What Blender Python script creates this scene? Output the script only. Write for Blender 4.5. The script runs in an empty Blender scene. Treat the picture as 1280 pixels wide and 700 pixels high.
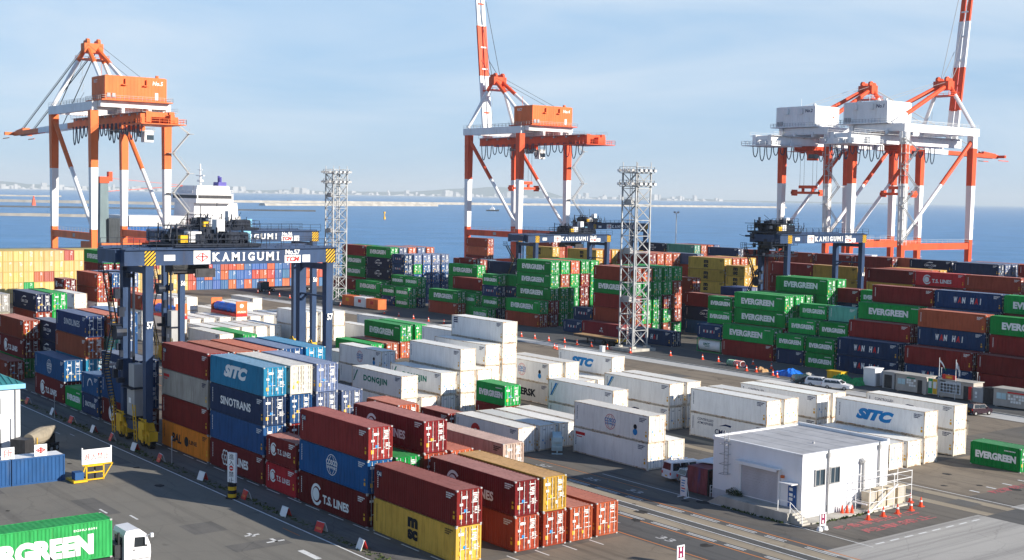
import bpy, math, random
from mathutils import Vector, Matrix
random.seed(7)
SC = bpy.context.scene
COL = SC.collection
R = math.radians

# ---------------------------------------------------------------- camera, sky, sun, exposure
cd = bpy.data.cameras.new('camera'); cam = bpy.data.objects.new('camera', cd); COL.objects.link(cam)
SC.camera = cam
cd.sensor_width = 36.0; cd.lens = 36.0 * 1626.1 / 1280.0
cd.clip_start = 1.0; cd.clip_end = 60000.0
YAW, PITCH, ROLL, CAMH = -0.9151, 0.0646, 0.0179, 28.677
_f = Vector((math.sin(YAW) * math.cos(PITCH), math.cos(YAW) * math.cos(PITCH), -math.sin(PITCH)))
_r = Vector((math.cos(YAW), -math.sin(YAW), 0))
_u = _r.cross(_f)
_r2 = _r * math.cos(ROLL) + _u * math.sin(ROLL)
_u2 = -_r * math.sin(ROLL) + _u * math.cos(ROLL)
cam.matrix_world = Matrix(((_r2.x, _u2.x, -_f.x, 0), (_r2.y, _u2.y, -_f.y, 0), (_r2.z, _u2.z, -_f.z, CAMH), (0, 0, 0, 1)))

SUN = Vector((2.40, 1.20, 1.0)).normalized()      # towards the sun
sl = bpy.data.lights.new('sun', 'SUN'); so = bpy.data.objects.new('sun', sl); COL.objects.link(so)
sl.energy = 5.0; sl.angle = R(0.5); sl.color = (1.0, 0.92, 0.80)
so.rotation_euler = (-SUN).to_track_quat('-Z', 'Y').to_euler()
so.location = (100, 60, 120)

w = bpy.data.worlds.new('World'); SC.world = w; w.use_nodes = True
nt = w.node_tree; nt.nodes.clear()
out = nt.nodes.new('ShaderNodeOutputWorld'); bg = nt.nodes.new('ShaderNodeBackground')
sky = nt.nodes.new('ShaderNodeTexSky'); sky.sky_type = 'NISHITA'; sky.sun_disc = False
sky.sun_elevation = math.asin(SUN.z); sky.sun_rotation = math.atan2(SUN.x, SUN.y)
sky.air_density = 0.9; sky.dust_density = 0.0; sky.ozone_density = 4.0; sky.altitude = 30
bg.inputs['Strength'].default_value = 0.10
# thin streaky cloud veil, by direction
tc = nt.nodes.new('ShaderNodeTexCoord'); mp = nt.nodes.new('ShaderNodeMapping')
mp.inputs['Scale'].default_value = (1.6, 1.6, 9.0)
nz = nt.nodes.new('ShaderNodeTexNoise'); nz.inputs['Scale'].default_value = 1.7; nz.inputs['Detail'].default_value = 7; nz.inputs['Roughness'].default_value = 0.55
nz.inputs['Distortion'].default_value = 0.6
rp = nt.nodes.new('ShaderNodeValToRGB'); rp.color_ramp.elements[0].position = 0.36; rp.color_ramp.elements[1].position = 0.66
rp.color_ramp.elements[0].color = (0, 0, 0, 1); rp.color_ramp.elements[1].color = (0.85, 0.85, 0.85, 1)
sx = nt.nodes.new('ShaderNodeSeparateXYZ'); gr = nt.nodes.new('ShaderNodeValToRGB')       # hazy air: paler and bluer to the horizon
gr.color_ramp.elements[0].position = 0.0; gr.color_ramp.elements[0].color = (2.1, 3.3, 4.9, 1)
gr.color_ramp.elements[1].position = 0.22; gr.color_ramp.elements[1].color = (3.05, 4.3, 5.7, 1)
mh = nt.nodes.new('ShaderNodeMixRGB'); vf = nt.nodes.new('ShaderNodeMapRange')           # the haze veil thins out towards the deep blue zenith
vf.inputs['From Min'].default_value = 0.17; vf.inputs['From Max'].default_value = 0.42; vf.inputs['To Min'].default_value = 0.82; vf.inputs['To Max'].default_value = 0.0
mx = nt.nodes.new('ShaderNodeMixRGB'); mx.inputs['Color2'].default_value = (4.7, 5.3, 5.95, 1)
L = nt.links.new
L(tc.outputs['Generated'], mp.inputs['Vector']); L(mp.outputs['Vector'], nz.inputs['Vector'])
L(tc.outputs['Generated'], sx.inputs['Vector']); L(sx.outputs['Z'], gr.inputs['Fac'])
L(sx.outputs['Z'], vf.inputs['Value']); L(vf.outputs['Result'], mh.inputs['Fac']); L(sky.outputs['Color'], mh.inputs['Color1']); L(gr.outputs['Color'], mh.inputs['Color2'])
ml = nt.nodes.new('ShaderNodeMath'); ml.operation = 'MULTIPLY'
L(nz.outputs['Fac'], rp.inputs['Fac']); L(rp.outputs['Color'], ml.inputs[0]); L(vf.outputs['Result'], ml.inputs[1]); L(ml.outputs['Value'], mx.inputs['Fac'])
L(mh.outputs['Color'], mx.inputs['Color1']); L(mx.outputs['Color'], bg.inputs['Color']); L(bg.outputs['Background'], out.inputs['Surface'])

SC.view_settings.view_transform = 'Standard'; SC.view_settings.look = 'None'
SC.view_settings.exposure = 0.72; SC.view_settings.gamma = 1.0; SC.view_settings.use_curve_mapping = False
SC.render.engine = 'CYCLES'
SC.cycles.max_bounces = 6; SC.cycles.diffuse_bounces = 3; SC.cycles.glossy_bounces = 3; SC.cycles.transmission_bounces = 3
SC.cycles.use_denoising = True
SC.cycles.caustics_reflective = False; SC.cycles.caustics_refractive = False

# ---------------------------------------------------------------- materials
MATS = {}
def nodemat(name):
    m = bpy.data.materials.new(name); m.use_nodes = True
    MATS[name] = m
    return m, m.node_tree, m.node_tree.nodes['Principled BSDF']
def N(nt, t, **kw):
    n = nt.nodes.new(t)
    for k, v in kw.items():
        if k in n.inputs: n.inputs[k].default_value = v
        else: setattr(n, k, v)
    return n
def mixc(nt, fac, a, b, mode='MIX'):
    n = nt.nodes.new('ShaderNodeMixRGB'); n.blend_type = mode
    for sock, v in (('Fac', fac), ('Color1', a), ('Color2', b)):
        if hasattr(v, 'is_output'): nt.links.new(v, n.inputs[sock])
        else: n.inputs[sock].default_value = v if not isinstance(v, tuple) or len(v) == 4 else (*v, 1)
    return n.outputs['Color']
def noise(nt, scale, detail=4, vec=None, rough=0.55, dist=0.0):
    n = N(nt, 'ShaderNodeTexNoise', Scale=scale, Detail=detail, Roughness=rough, Distortion=dist)
    if vec is not None: nt.links.new(vec, n.inputs['Vector'])
    return n.outputs['Fac']
def ramp(nt, fac, p0, p1, c0=0.0, c1=1.0):
    n = N(nt, 'ShaderNodeMapRange'); n.inputs['From Min'].default_value = p0; n.inputs['From Max'].default_value = p1
    n.inputs['To Min'].default_value = c0; n.inputs['To Max'].default_value = c1
    nt.links.new(fac, n.inputs['Value']); return n.outputs['Result']
def coords(nt, scale=(1, 1, 1), kind='Object', loc=None):
    t = nt.nodes.new('ShaderNodeTexCoord'); m = nt.nodes.new('ShaderNodeMapping'); m.inputs['Scale'].default_value = scale
    nt.links.new(t.outputs[kind], m.inputs['Vector'])
    if loc is not None: nt.links.new(loc, m.inputs['Location'])
    return m.outputs['Vector']
def solid(name, col, rough=0.6, metal=0.0, var=0.12, scale=1.5, dirt=None, spec=0.15):
    m, t, b = nodemat(name)
    f = noise(t, scale, 5, coords(t, (1, 1, 0.35)))
    lo = tuple(c * (1 - var) for c in col); hi = tuple(min(1, c * (1 + var)) for c in col)
    c = mixc(t, ramp(t, f, 0.3, 0.7), lo, hi)
    if dirt:
        f2 = noise(t, scale * 0.7, 8, coords(t, (1, 1, 0.15)), 0.7)
        c = mixc(t, ramp(t, f2, 0.56, 0.72, 0, dirt[1]), c, dirt[0])
    t.links.new(c, b.inputs['Base Color'])
    b.inputs['Roughness'].default_value = rough; b.inputs['Metallic'].default_value = metal
    b.inputs['Specular IOR Level'].default_value = spec
    return m
def objpaint(name, rough=0.5, rust=0.5, rustc=(0.12, 0.045, 0.02), fade=0.12, rlo=0.66, streak=0.28, grime=0.7):
    """paint whose colour is the object's own colour, with fading, dirt streaks and rust spots placed per object"""
    m, t, b = nodemat(name)
    oi = t.nodes.new('ShaderNodeObjectInfo')
    vm = N(t, 'ShaderNodeVectorMath', operation='SCALE'); t.links.new(oi.outputs['Location'], vm.inputs[0]); vm.inputs['Scale'].default_value = 1.37
    v1 = coords(t, (0.5, 0.5, 0.5), 'Object', vm.outputs['Vector'])
    v2 = coords(t, (3.0, 3.0, 0.35), 'Object', vm.outputs['Vector'])
    c = oi.outputs['Color']
    f1 = noise(t, 0.9, 5, v1)
    c = mixc(t, ramp(t, f1, 0.3, 0.75, 0, 1), c, mixc(t, 1.0, mixc(t, 1.0, c, (1.0 + fade * 2.2,) * 3, 'MULTIPLY'), (fade * .008,) * 3, 'ADD'))
    f2 = noise(t, 1.0, 6, v2, 0.65)
    c = mixc(t, ramp(t, f2, 0.46, 0.78, 0, grime), c, mixc(t, 1.0, c, (0.42, 0.38, 0.35), 'MULTIPLY'))
    f4 = noise(t, 1.6, 8, coords(t, (2.2, 2.2, 0.10), 'Object', vm.outputs['Vector']), 0.75)
    c = mixc(t, ramp(t, f4, 0.58, 0.72, 0, streak), c, rustc)
    bpn = N(t, 'ShaderNodeBump'); bpn.inputs['Strength'].default_value = 0.5; bpn.inputs['Distance'].default_value = 0.06
    t.links.new(noise(t, 0.8, 3, v1), bpn.inputs['Height']); t.links.new(bpn.outputs['Normal'], b.inputs['Normal'])
    f3 = noise(t, 2.2, 9, v1, 0.72)
    c = mixc(t, ramp(t, f3, rlo, rlo + 0.06, 0, rust), c, rustc)
    t.links.new(c, b.inputs['Base Color'])
    b.inputs['Roughness'].default_value = rough; b.inputs['Specular IOR Level'].default_value = 0.03
    return m
M_PAINT = objpaint('container_paint')
M_REEF = objpaint('reefer_paint', 0.4, 0.4, (0.34, 0.24, 0.14), 0.05, 0.67, 0.16, 0.28)
M_RFRAME = objpaint('reefer_frame_paint', 0.6, 0.8, (0.33, 0.17, 0.07), 0.1, 0.52, 0.6)
M_GALV = solid('galvanised_steel', (0.55, 0.55, 0.54), 0.45, 0.3, 0.2, 3)
M_GASK = solid('black_rubber', (0.02, 0.02, 0.022), 0.7)
M_WHITE = solid('white_lettering', (0.82, 0.82, 0.8), 0.5, 0, 0.10, 4, ((0.5, 0.48, 0.46), 0.3))
M_YEL = solid('yellow_sticker', (0.75, 0.42, 0.03), 0.5)
M_BLK = solid('black_lettering', (0.015, 0.015, 0.02), 0.5)
M_TXB = solid('blue_lettering', (0.02, 0.22, 0.52), 0.45)
M_TXG = solid('green_lettering', (0.01, 0.20, 0.13), 0.45)
M_TXR = solid('red_lettering', (0.60, 0.03, 0.03), 0.45)
M_TXD = solid('navy_lettering', (0.015, 0.025, 0.09), 0.45)
M_TXP = solid('pale_grey_lettering', (0.55, 0.58, 0.62), 0.5)
M_NAVY = solid('navy_gantry_paint', (0.028, 0.055, 0.12), 0.42, 0, 0.25, 0.8, ((0.10, 0.06, 0.04), 0.35))
M_NAVYD = solid('dark_machinery_paint', (0.015, 0.022, 0.04), 0.5, 0, 0.4, 2)
M_HAZ = solid('hazard_yellow', (0.72, 0.42, 0.02), 0.5, 0, 0.15, 2, ((0.2, 0.13, 0.04), 0.35))
M_ORG = solid('orange_crane_paint', (0.76, 0.165, 0.045), 0.5, 0, 0.14, 0.4, ((0.34, 0.09, 0.04), 0.55))
M_RED = solid('red_crane_paint', (0.72, 0.095, 0.035), 0.5, 0, 0.14, 0.4, ((0.28, 0.05, 0.03), 0.55))
M_CWH = solid('white_crane_paint', (0.80, 0.80, 0.80), 0.5, 0, 0.06, 0.4, ((0.48, 0.40, 0.34), 0.45))
M_CABLE = solid('festoon_cable', (0.06, 0.09, 0.14), 0.6)
M_GREY = solid('grey_cabinet', (0.38, 0.38, 0.38), 0.5, 0, 0.1, 1.0, ((0.22, 0.2, 0.18), 0.3))
M_CONC = solid('pale_concrete', (0.42, 0.40, 0.36), 0.9, 0, 0.2, 0.6, ((0.2, 0.18, 0.15), 0.5))
M_WALL = solid('white_wall', (0.80, 0.80, 0.82), 0.75, 0, 0.05, 0.5, ((0.55, 0.52, 0.48), 0.25))
M_WALLB = solid('grey_plinth', (0.50, 0.51, 0.53), 0.8, 0, 0.12, 0.8)
M_ROOFG = solid('grey_roof_sheet', (0.42, 0.42, 0.43), 0.8, 0, 0.14, 0.5, ((0.28, 0.27, 0.26), 0.5))
M_TEAL = solid('teal_roof', (0.04, 0.20, 0.22), 0.5, 0, 0.15, 1)
M_SKYB = solid('pale_blue_trim', (0.22, 0.50, 0.72), 0.5)
M_GLASS = solid('window_glass', (0.03, 0.05, 0.07), 0.08, 0, 0.2, 1, None, 0.8)
M_CGLASS = solid('car_glass', (0.02, 0.025, 0.03), 0.06, 0, 0.2, 1, None, 0.8)
M_TYRE = solid('tyre_rubber', (0.02, 0.02, 0.02), 0.85)
M_CONE = solid('cone_orange', (0.80, 0.08, 0.03), 0.5, 0, 0.1, 3)
M_SHUT = solid('roller_shutter', (0.48, 0.48, 0.52), 0.5, 0.1, 0.08, 1)
M_DOORB = solid('blue_door', (0.03, 0.10, 0.30), 0.45)
M_DRUM = solid('drum_paint', (0.30, 0.26, 0.20), 0.6, 0, 0.25, 0.6, ((0.06, 0.06, 0.06), 0.7))
M_FUNN = solid('purple_funnel_paint', (0.10, 0.09, 0.34), 0.5)
M_TOWER = solid('shaded_tower_steel', (0.36, 0.37, 0.38), 0.55, 0.2, 0.25, 1.0)  # galvanised grey, darkened so the colour carries the towers' shade
M_BEIGE = solid('beige_unit', (0.52, 0.45, 0.34), 0.6, 0, 0.12, 1.5)
M_PREF = solid('prefab_wall', (0.44, 0.40, 0.36), 0.7, 0, 0.1, 1.0)
M_TARP = solid('blue_tarp', (0.02, 0.16, 0.62), 0.4, 0, 0.3, 2)
M_NETG = solid('green_net', (0.03, 0.30, 0.10), 0.8, 0, 0.35, 3)
M_TREAD = solid('yellow_stair_tread', (0.62, 0.38, 0.04), 0.6)
M_CARW = solid('white_car_paint', (0.82, 0.82, 0.84), 0.2, 0, 0.03, 1, None, 0.6)
M_CARS = solid('silver_car_paint', (0.35, 0.36, 0.38), 0.25, 0.5, 0.05, 1, None, 0.6)
M_CARD = solid('dark_car_paint', (0.03, 0.012, 0.02), 0.2, 0, 0.05, 1, None, 0.6)
M_CART = solid('dark_teal_car_paint', (0.02, 0.05, 0.06), 0.2, 0, 0.05, 1, None, 0.6)
M_WOOD = solid('deck_planks', (0.42, 0.26, 0.13), 0.8, 0, 0.3, 2)
M_STEELD = solid('dark_steel', (0.045, 0.045, 0.05), 0.5, 0.3, 0.3, 2)
M_FENCEB = solid('blue_box_paint', (0.022, 0.08, 0.215), 0.5, 0, 0.15, 1.2, ((0.12, 0.15, 0.19), 0.35))
M_RUSTB = solid('faded_maroon_blue_paint', (0.22, 0.06, 0.07), 0.7, 0, 0.3, 1.5, ((0.05, 0.07, 0.22), 0.9))
M_SHIPG = solid('ship_grey', (0.16, 0.22, 0.24), 0.5, 0, 0.2, 0.3)
M_PURP = solid('purple_sign', (0.22, 0.015, 0.07), 0.5)
M_ORGB = solid('orange_box_paint', (0.70, 0.16, 0.05), 0.5, 0, 0.2, 1, ((0.3, 0.1, 0.05), 0.4))
M_BUSH = solid('dark_foliage', (0.03, 0.06, 0.02), 0.9, 0, 0.4, 6)
M_CABG = solid('pale_cyan_paint', (0.45, 0.62, 0.66), 0.5)

def worn_letter(name, col):
    m, t, b = nodemat(name)
    oi = t.nodes.new('ShaderNodeObjectInfo'); vm = N(t, 'ShaderNodeVectorMath', operation='SCALE'); t.links.new(oi.outputs['Location'], vm.inputs[0]); vm.inputs['Scale'].default_value = 0.73
    v = coords(t, (1, 1, .5), 'Object', vm.outputs['Vector'])
    c = mixc(t, ramp(t, noise(t, 1.1, 6, v, .65),   .45, .8, 0, .45), col, tuple(x * .6 + .04 for x in col))
    t.links.new(c, b.inputs['Base Color']); b.inputs['Roughness'].default_value = .6; b.inputs['Specular IOR Level'].default_value = .05
    tr = t.nodes.new('ShaderNodeBsdfTransparent'); mx_ = t.nodes.new('ShaderNodeMixShader'); o = t.nodes['Material Output']
    t.links.new(ramp(t, noise(t, 3.2, 9, v, .78), .66, .74, 0, .7), mx_.inputs['Fac']); t.links.new(b.outputs['BSDF'], mx_.inputs[1]); t.links.new(tr.outputs['BSDF'], mx_.inputs[2]); t.links.new(mx_.outputs['Shader'], o.inputs['Surface'])
    return m
WORN = [worn_letter('worn_%s_lettering' % n, c) for n, c in (('white', (.80, .80, .78)), ('black', (.015, .015, .02)), ('blue', (.02, .22, .52)), ('green', (.01, .20, .13)), ('red', (.60, .03, .03)), ('navy', (.015, .025, .09)), ('grey', (.55, .58, .62)), ('yellow', (.75, .42, .03)))]

# ---------------------------------------------------------------- mesh helpers
class MB:
    def __init__(s): s.v = []; s.f = []; s.m = []
    def add(s, vs, fs, mi=0):
        o = len(s.v); s.v += [tuple(p) for p in vs]; s.f += [tuple(i + o for i in f) for f in fs]; s.m += [mi] * len(fs); return s
    def box(s, x0, x1, y0, y1, z0, z1, mi=0):
        return s.add([(x0, y0, z0), (x1, y0, z0), (x1, y1, z0), (x0, y1, z0), (x0, y0, z1), (x1, y0, z1), (x1, y1, z1), (x0, y1, z1)],
                     [(0, 3, 2, 1), (4, 5, 6, 7), (0, 1, 5, 4), (1, 2, 6, 5), (2, 3, 7, 6), (3, 0, 4, 7)], mi)
    def frus(s, c0, a0, b0, c1, a1, b1, mi=0):
        """tapered box between two horizontal rectangles (centre, half sizes)"""
        vs = [(c[0] + sx * a, c[1] + sy * b, c[2]) for c, a, b in ((c0, a0, b0), (c1, a1, b1)) for sx, sy in ((-1, -1), (1, -1), (1, 1), (-1, 1))]
        return s.add(vs, [(0, 3, 2, 1), (4, 5, 6, 7), (0, 1, 5, 4), (1, 2, 6, 5), (2, 3, 7, 6), (3, 0, 4, 7)], mi)
    def bar(s, p, q, w, h=None, mi=0, up=(0, 0, 1)):
        p = Vector(p); q = Vector(q); d = (q - p).normalized(); h = w if h is None else h
        up = Vector(up)
        if abs(d.dot(up)) > 0.98: up = Vector((1, 0, 0))
        a = d.cross(up).normalized() * w / 2; b = a.cross(d).normalized() * h / 2
        vs = [t + x for t in (p, q) for x in (-a - b, a - b, a + b, -a + b)]
        return s.add(vs, [(0, 3, 2, 1), (4, 5, 6, 7), (0, 1, 5, 4), (1, 2, 6, 5), (2, 3, 7, 6), (3, 0, 4, 7)], mi)
    def cyl(s, p, q, r, n=8, r2=None, mi=0, cap=True):
        p = Vector(p); q = Vector(q); d = (q - p).normalized(); r2 = r if r2 is None else r2
        up = Vector((0, 0, 1)) if abs(d.z) < 0.95 else Vector((1, 0, 0))
        a = d.cross(up).normalized(); b = a.cross(d)
        vs = []
        for c, rr in ((p, r), (q, r2)):
            for i in range(n):
                t = 2 * math.pi * i / n; vs.append(c + (a * math.cos(t) + b * math.sin(t)) * rr)
        fs = [(i, (i + 1) % n, n + (i + 1) % n, n + i) for i in range(n)]
        if cap: fs += [tuple(range(n - 1, -1, -1)), tuple(range(n, 2 * n))]
        return s.add(vs, fs, mi)
    def tube(s, pts, r, n=5, mi=0):
        for a, b in zip(pts, pts[1:]): s.cyl(a, b, r, n, None, mi, False)
        return s
    def prism(s, pts, d, mi=0):
        """closed polygon (3D, planar) pushed along vector d"""
        n = len(pts); d = Vector(d)
        vs = [Vector(p) for p in pts]; vs += [p + d for p in vs]
        return s.add(vs, [tuple(range(n - 1, -1, -1)), tuple(range(n, 2 * n))] + [(i, (i + 1) % n, n + (i + 1) % n, n + i) for i in range(n)], mi)
    def quad(s, a, b, c, d, mi=0): return s.add([a, b, c, d], [(0, 1, 2, 3)], mi)
    def wheel(s, c, r, wd, axis=(0, 1, 0), mt=0, mr=1):
        c = Vector(c); ax = Vector(axis) * wd / 2
        s.cyl(c - ax, c + ax, r, 14, None, mt); s.cyl(c - ax * 1.06, c + ax * 1.06, r * 0.55, 10, None, mr); return s
    def mesh(s, name, mats):
        me = bpy.data.meshes.new(name); me.from_pydata(s.v, [], s.f); 
        mats = mats if isinstance(mats, (list, tuple)) else [mats]
        for m in mats: me.materials.append(m)
        if len(mats) > 1: me.polygons.foreach_set('material_index', s.m)
        me.update(); return me
    def build(s, name, mats, parent=None, color=None):
        return link(name, s.mesh(name, mats), parent, color)
def link(name, me, parent=None, color=None, loc=None):
    o = bpy.data.objects.new(name, me); COL.objects.link(o)
    if parent is not None: o.parent = parent
    if color is not None: o.color = (*color[:3], 1)
    if loc is not None: o.location = loc
    return o
def thing(name, label, cat, loc=(0, 0, 0), rz=0, group=None):
    o = bpy.data.objects.new(name, None); COL.objects.link(o); o.location = loc; o.rotation_euler = (0, 0, rz)
    o.empty_display_size = 0.5
    o['label'] = label; o['category'] = cat
    if group: o['group'] = group
    return o
def tag(o, label, cat, group=None):
    o['label'] = label; o['category'] = cat
    if group: o['group'] = group
    return o
def struct(o, kind='structure'): o['kind'] = kind; return o
def copy_tree(o, parent=None):
    c = o.copy(); COL.objects.link(c)
    if parent is not None: c.parent = parent
    for ch in o.children: copy_tree(ch, c)
    return c

_tc = {}
def text_mb(body, width, height, mi=0, shear=0.0, bold=0.02, serif=False, space=1.0):
    """flat lettering in the x-z plane facing -y, centred on the origin, fitted to width x height"""
    key = (body, shear, bold, space)
    if key not in _tc:
        c = bpy.data.curves.new('lettering', 'FONT'); c.body = body; c.shear = shear; c.offset = bold; c.space_character = space
        c.resolution_u = 3; c.fill_mode = 'FRONT'
        o = bpy.data.objects.new('lettering', c); COL.objects.link(o)
        dg = bpy.context.evaluated_depsgraph_get(); me = bpy.data.meshes.new_from_object(o.evaluated_get(dg))
        vs = [tuple(v.co) for v in me.vertices]; fs = [tuple(p.vertices) for p in me.polygons]
        bpy.data.objects.remove(o); bpy.data.curves.remove(c); bpy.data.meshes.remove(me)
        _tc[key] = (vs, fs)
    vs, fs = _tc[key]
    x0 = min(v[0] for v in vs); x1 = max(v[0] for v in vs); y0 = min(v[1] for v in vs); y1 = max(v[1] for v in vs)
    sx = width / (x1 - x0); sy = height / (y1 - y0)
    m = MB(); m.add([((v[0] - (x0 + x1) / 2) * sx, 0, (v[1] - (y0 + y1) / 2) * sy) for v in vs], fs, mi)
    return m
def ring(m, cx, cz, r0, r1, a0=0, a1=360, n=24, mi=0, y=0):
    k = max(3, int(n * abs(a1 - a0) / 360))
    vs = []
    for i in range(k + 1):
        t = R(a0 + (a1 - a0) * i / k)
        vs += [(cx + r0 * math.cos(t), y, cz + r0 * math.sin(t)), (cx + r1 * math.cos(t), y, cz + r1 * math.sin(t))]
    m.add(vs, [(2 * i, 2 * i + 1, 2 * i + 3, 2 * i + 2) for i in range(k)], mi); return m
def disc(m, cx, cz, r, n=20, mi=0, y=0):
    m.add([(cx + r * math.cos(2 * math.pi * i / n), y, cz + r * math.sin(2 * math.pi * i / n)) for i in range(n)], [tuple(range(n))], mi); return m
def merge(m, o, dx=0, dz=0, dy=0): 
    m.add([(v[0] + dx, v[1] + dy, v[2] + dz) for v in o.v], o.f, 0); m.m[-len(o.f):] = o.m; return m
# ---------------------------------------------------------------- ground, roads, water, far coast
def ground_mat(name, base, warm, dark, stain=0.5, scale=0.05, streak=(1, 1, 1), spot=0.0, track=(0.02, 0.9, 1), crack=0.12):
    m, t, b = nodemat(name)
    v = coords(t, (1, 1, 1)); vs = coords(t, streak)
    c = mixc(t, ramp(t, noise(t, scale, 6, v, 0.6), 0.35, 0.68), base, warm)
    c = mixc(t, ramp(t, noise(t, scale * 5, 8, vs, 0.68, 0.4), 0.5, 0.75, 0, stain), c, dark)
    c = mixc(t, ramp(t, noise(t, 9.0, 4, v, 0.7), 0.3, 0.75, 0, 0.22), c, tuple(x * 0.55 for x in dark))
    vo = N(t, 'ShaderNodeTexVoronoi', Scale=crack); vo.feature = 'DISTANCE_TO_EDGE'
    wv = N(t, 'ShaderNodeVectorMath', operation='ADD'); nn = N(t, 'ShaderNodeTexNoise', Scale=0.6, Detail=4); t.links.new(v, nn.inputs['Vector']); t.links.new(nn.outputs['Color'], wv.inputs[0]); t.links.new(v, wv.inputs[1]); t.links.new(wv.outputs['Vector'], vo.inputs['Vector'])
    c = mixc(t, ramp(t, vo.outputs['Distance'], 0.0, 0.010, 0.24, 0.0), c, tuple(x * 0.4 for x in dark))
    tr = noise(t, 1.0, 5, coords(t, track), 0.6)                          # long tyre tracks
    c = mixc(t, ramp(t, tr, 0.52, 0.66, 0, 0.5), c, tuple(x * 0.8 for x in dark))
    if spot: c = mixc(t, ramp(t, noise(t, 0.35, 3, v, 0.5), 0.70, 0.74, 0, spot), c, tuple(x * 0.35 for x in dark))
    t.links.new(c, b.inputs['Base Color']); b.inputs['Roughness'].default_value = 0.95; b.inputs['Specular IOR Level'].default_value = 0.08
    return m
M_ASPH = ground_mat('yard_asphalt', (0.150, 0.142, 0.132), (0.215, 0.190, 0.155), (0.085, 0.080, 0.076), 0.75, 0.045, (0.35, 1, 1), 0.7)
M_ROAD = ground_mat('front_asphalt', (0.205, 0.195, 0.172), (0.245, 0.228, 0.196), (0.150, 0.142, 0.13), 0.55, 0.06, (0.6, 1, 1), 0.3)
M_LANE = ground_mat('lane_asphalt', (0.115, 0.115, 0.115), (0.150, 0.146, 0.138), (0.075, 0.075, 0.076), 0.5, 0.06, (0.25, 1, 1), 0.4)
M_APRON = ground_mat('apron_concrete', (0.42, 0.40, 0.37), (0.50, 0.48, 0.44), (0.24, 0.23, 0.22), 0.8, 0.05, (3.0, 0.06, 1), 0.0, (0.8, 0.012, 1), 0.2)
M_RUN = ground_mat('runway_concrete', (0.36, 0.30, 0.22), (0.42, 0.36, 0.27), (0.22, 0.19, 0.15), 0.6, 0.12, (0.25, 2, 1))
M_RUNG = ground_mat('runway_grey', (0.16, 0.155, 0.15), (0.2, 0.19, 0.18), (0.09, 0.09, 0.09), 0.6, 0.12, (0.2, 2, 1))
M_STRIP = ground_mat('white_concrete', (0.50, 0.50, 0.49), (0.58, 0.57, 0.54), (0.34, 0.33, 0.32), 0.5, 0.1, (0.2, 2, 1))
M_BROWN = ground_mat('brown_worn_asphalt', (0.235, 0.195, 0.152), (0.30, 0.25, 0.19), (0.13, 0.11, 0.09), 0.7, 0.08, (0.5, 1, 1), 0.6)
def wornpaint(name, col, under, a=0.45, b_=0.62):
    m, t, b = nodemat(name)
    c = mixc(t, ramp(t, noise(t, 2.2, 8, coords(t), 0.75), a, b_), col, under)
    t.links.new(c, b.inputs['Base Color']); b.inputs['Roughness'].default_value = 0.8
    return m
P_WHITE = wornpaint('white_road_paint', (0.72, 0.72, 0.70), (0.16, 0.155, 0.15), 0.52, 0.75)
P_FAINT = wornpaint('faded_road_paint', (0.55, 0.55, 0.54), (0.13, 0.13, 0.13), 0.44, 0.62)
P_ORANGE = wornpaint('orange_road_paint', (0.62, 0.22, 0.05), (0.16, 0.13, 0.10), 0.52, 0.75)
P_REDT = wornpaint('red_road_paint', (0.62, 0.10, 0.11), (0.15, 0.13, 0.12), 0.40, 0.62)

def sheet(name, x0, x1, y0, y1, z, mat):
    m = MB(); m.quad((x0, y0, z), (x1, y0, z), (x1, y1, z), (x0, y1, z)); return struct(m.build(name, mat))
QU, QV = -389.0, 372.0           # quay edges
m = MB()
m.add([(QU, -260, 0), (260, -260, 0), (260, QV, 0), (QU, QV, 0)], [(0, 1, 2, 3)])
struct(m.build('yard_ground', M_ASPH))
m = MB()                          # quay walls down to the water
m.box(QU - 0.6, QU, -260, QV + 0.6, -6, 0.12); m.box(QU, 260, QV, QV + 0.6, -6, 0.12)
struct(m.build('quay_wall', M_CONC))
sheet('front_road', -330, 120, -120, 52.4, 0.004, M_ROAD)
sheet('gantry_runway_pavement', -330, -60, 54.5, 56.7, 0.006, M_RUNG)
sheet('lane_pavement', -330, -60, 74.6, 86.2, 0.004, M_LANE)
for i, (a, b_) in enumerate(((80.0, 81.3), (82.8, 84.1), (107.2, 108.5), (110.6, 111.9))):
    if i < 2: sheet('runway_pavement', -330, -60, a, b_, 0.008, M_RUN)
    else: sheet('runway_pavement', -330, -66.9, a, b_, 0.008, M_RUN)
sheet('apron_pavement', -67.6, 60, 84.6, 106.9, 0.010, M_APRON)
sheet('apron_pavement', -67.6, 60, 112.2, 150, 0.010, M_APRON)
sheet('apron_pavement', -66.9, 60, 106.9, 112.2, 0.010, M_LANE)
sheet('brown_yard_pavement', -84.5, -72.5, 112.2, 134, 0.004, M_BROWN)
sheet('brown_yard_pavement', -330, -92, 140, 157.2, 0.004, M_BROWN)
sheet('brown_yard_pavement', -80.5, -60, 57, 74.4, 0.004, M_BROWN)
sheet('white_lane_pavement', -330, 60, 157.6, 161.4, 0.006, M_STRIP)
sheet('far_lane_pavement', -380, 60, 161.8, 176.6, 0.004, M_LANE)
m = MB(); m.box(-330, 60, 161.4, 161.65, 0, 0.14); struct(m.build('kerb', M_CONC))

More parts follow.
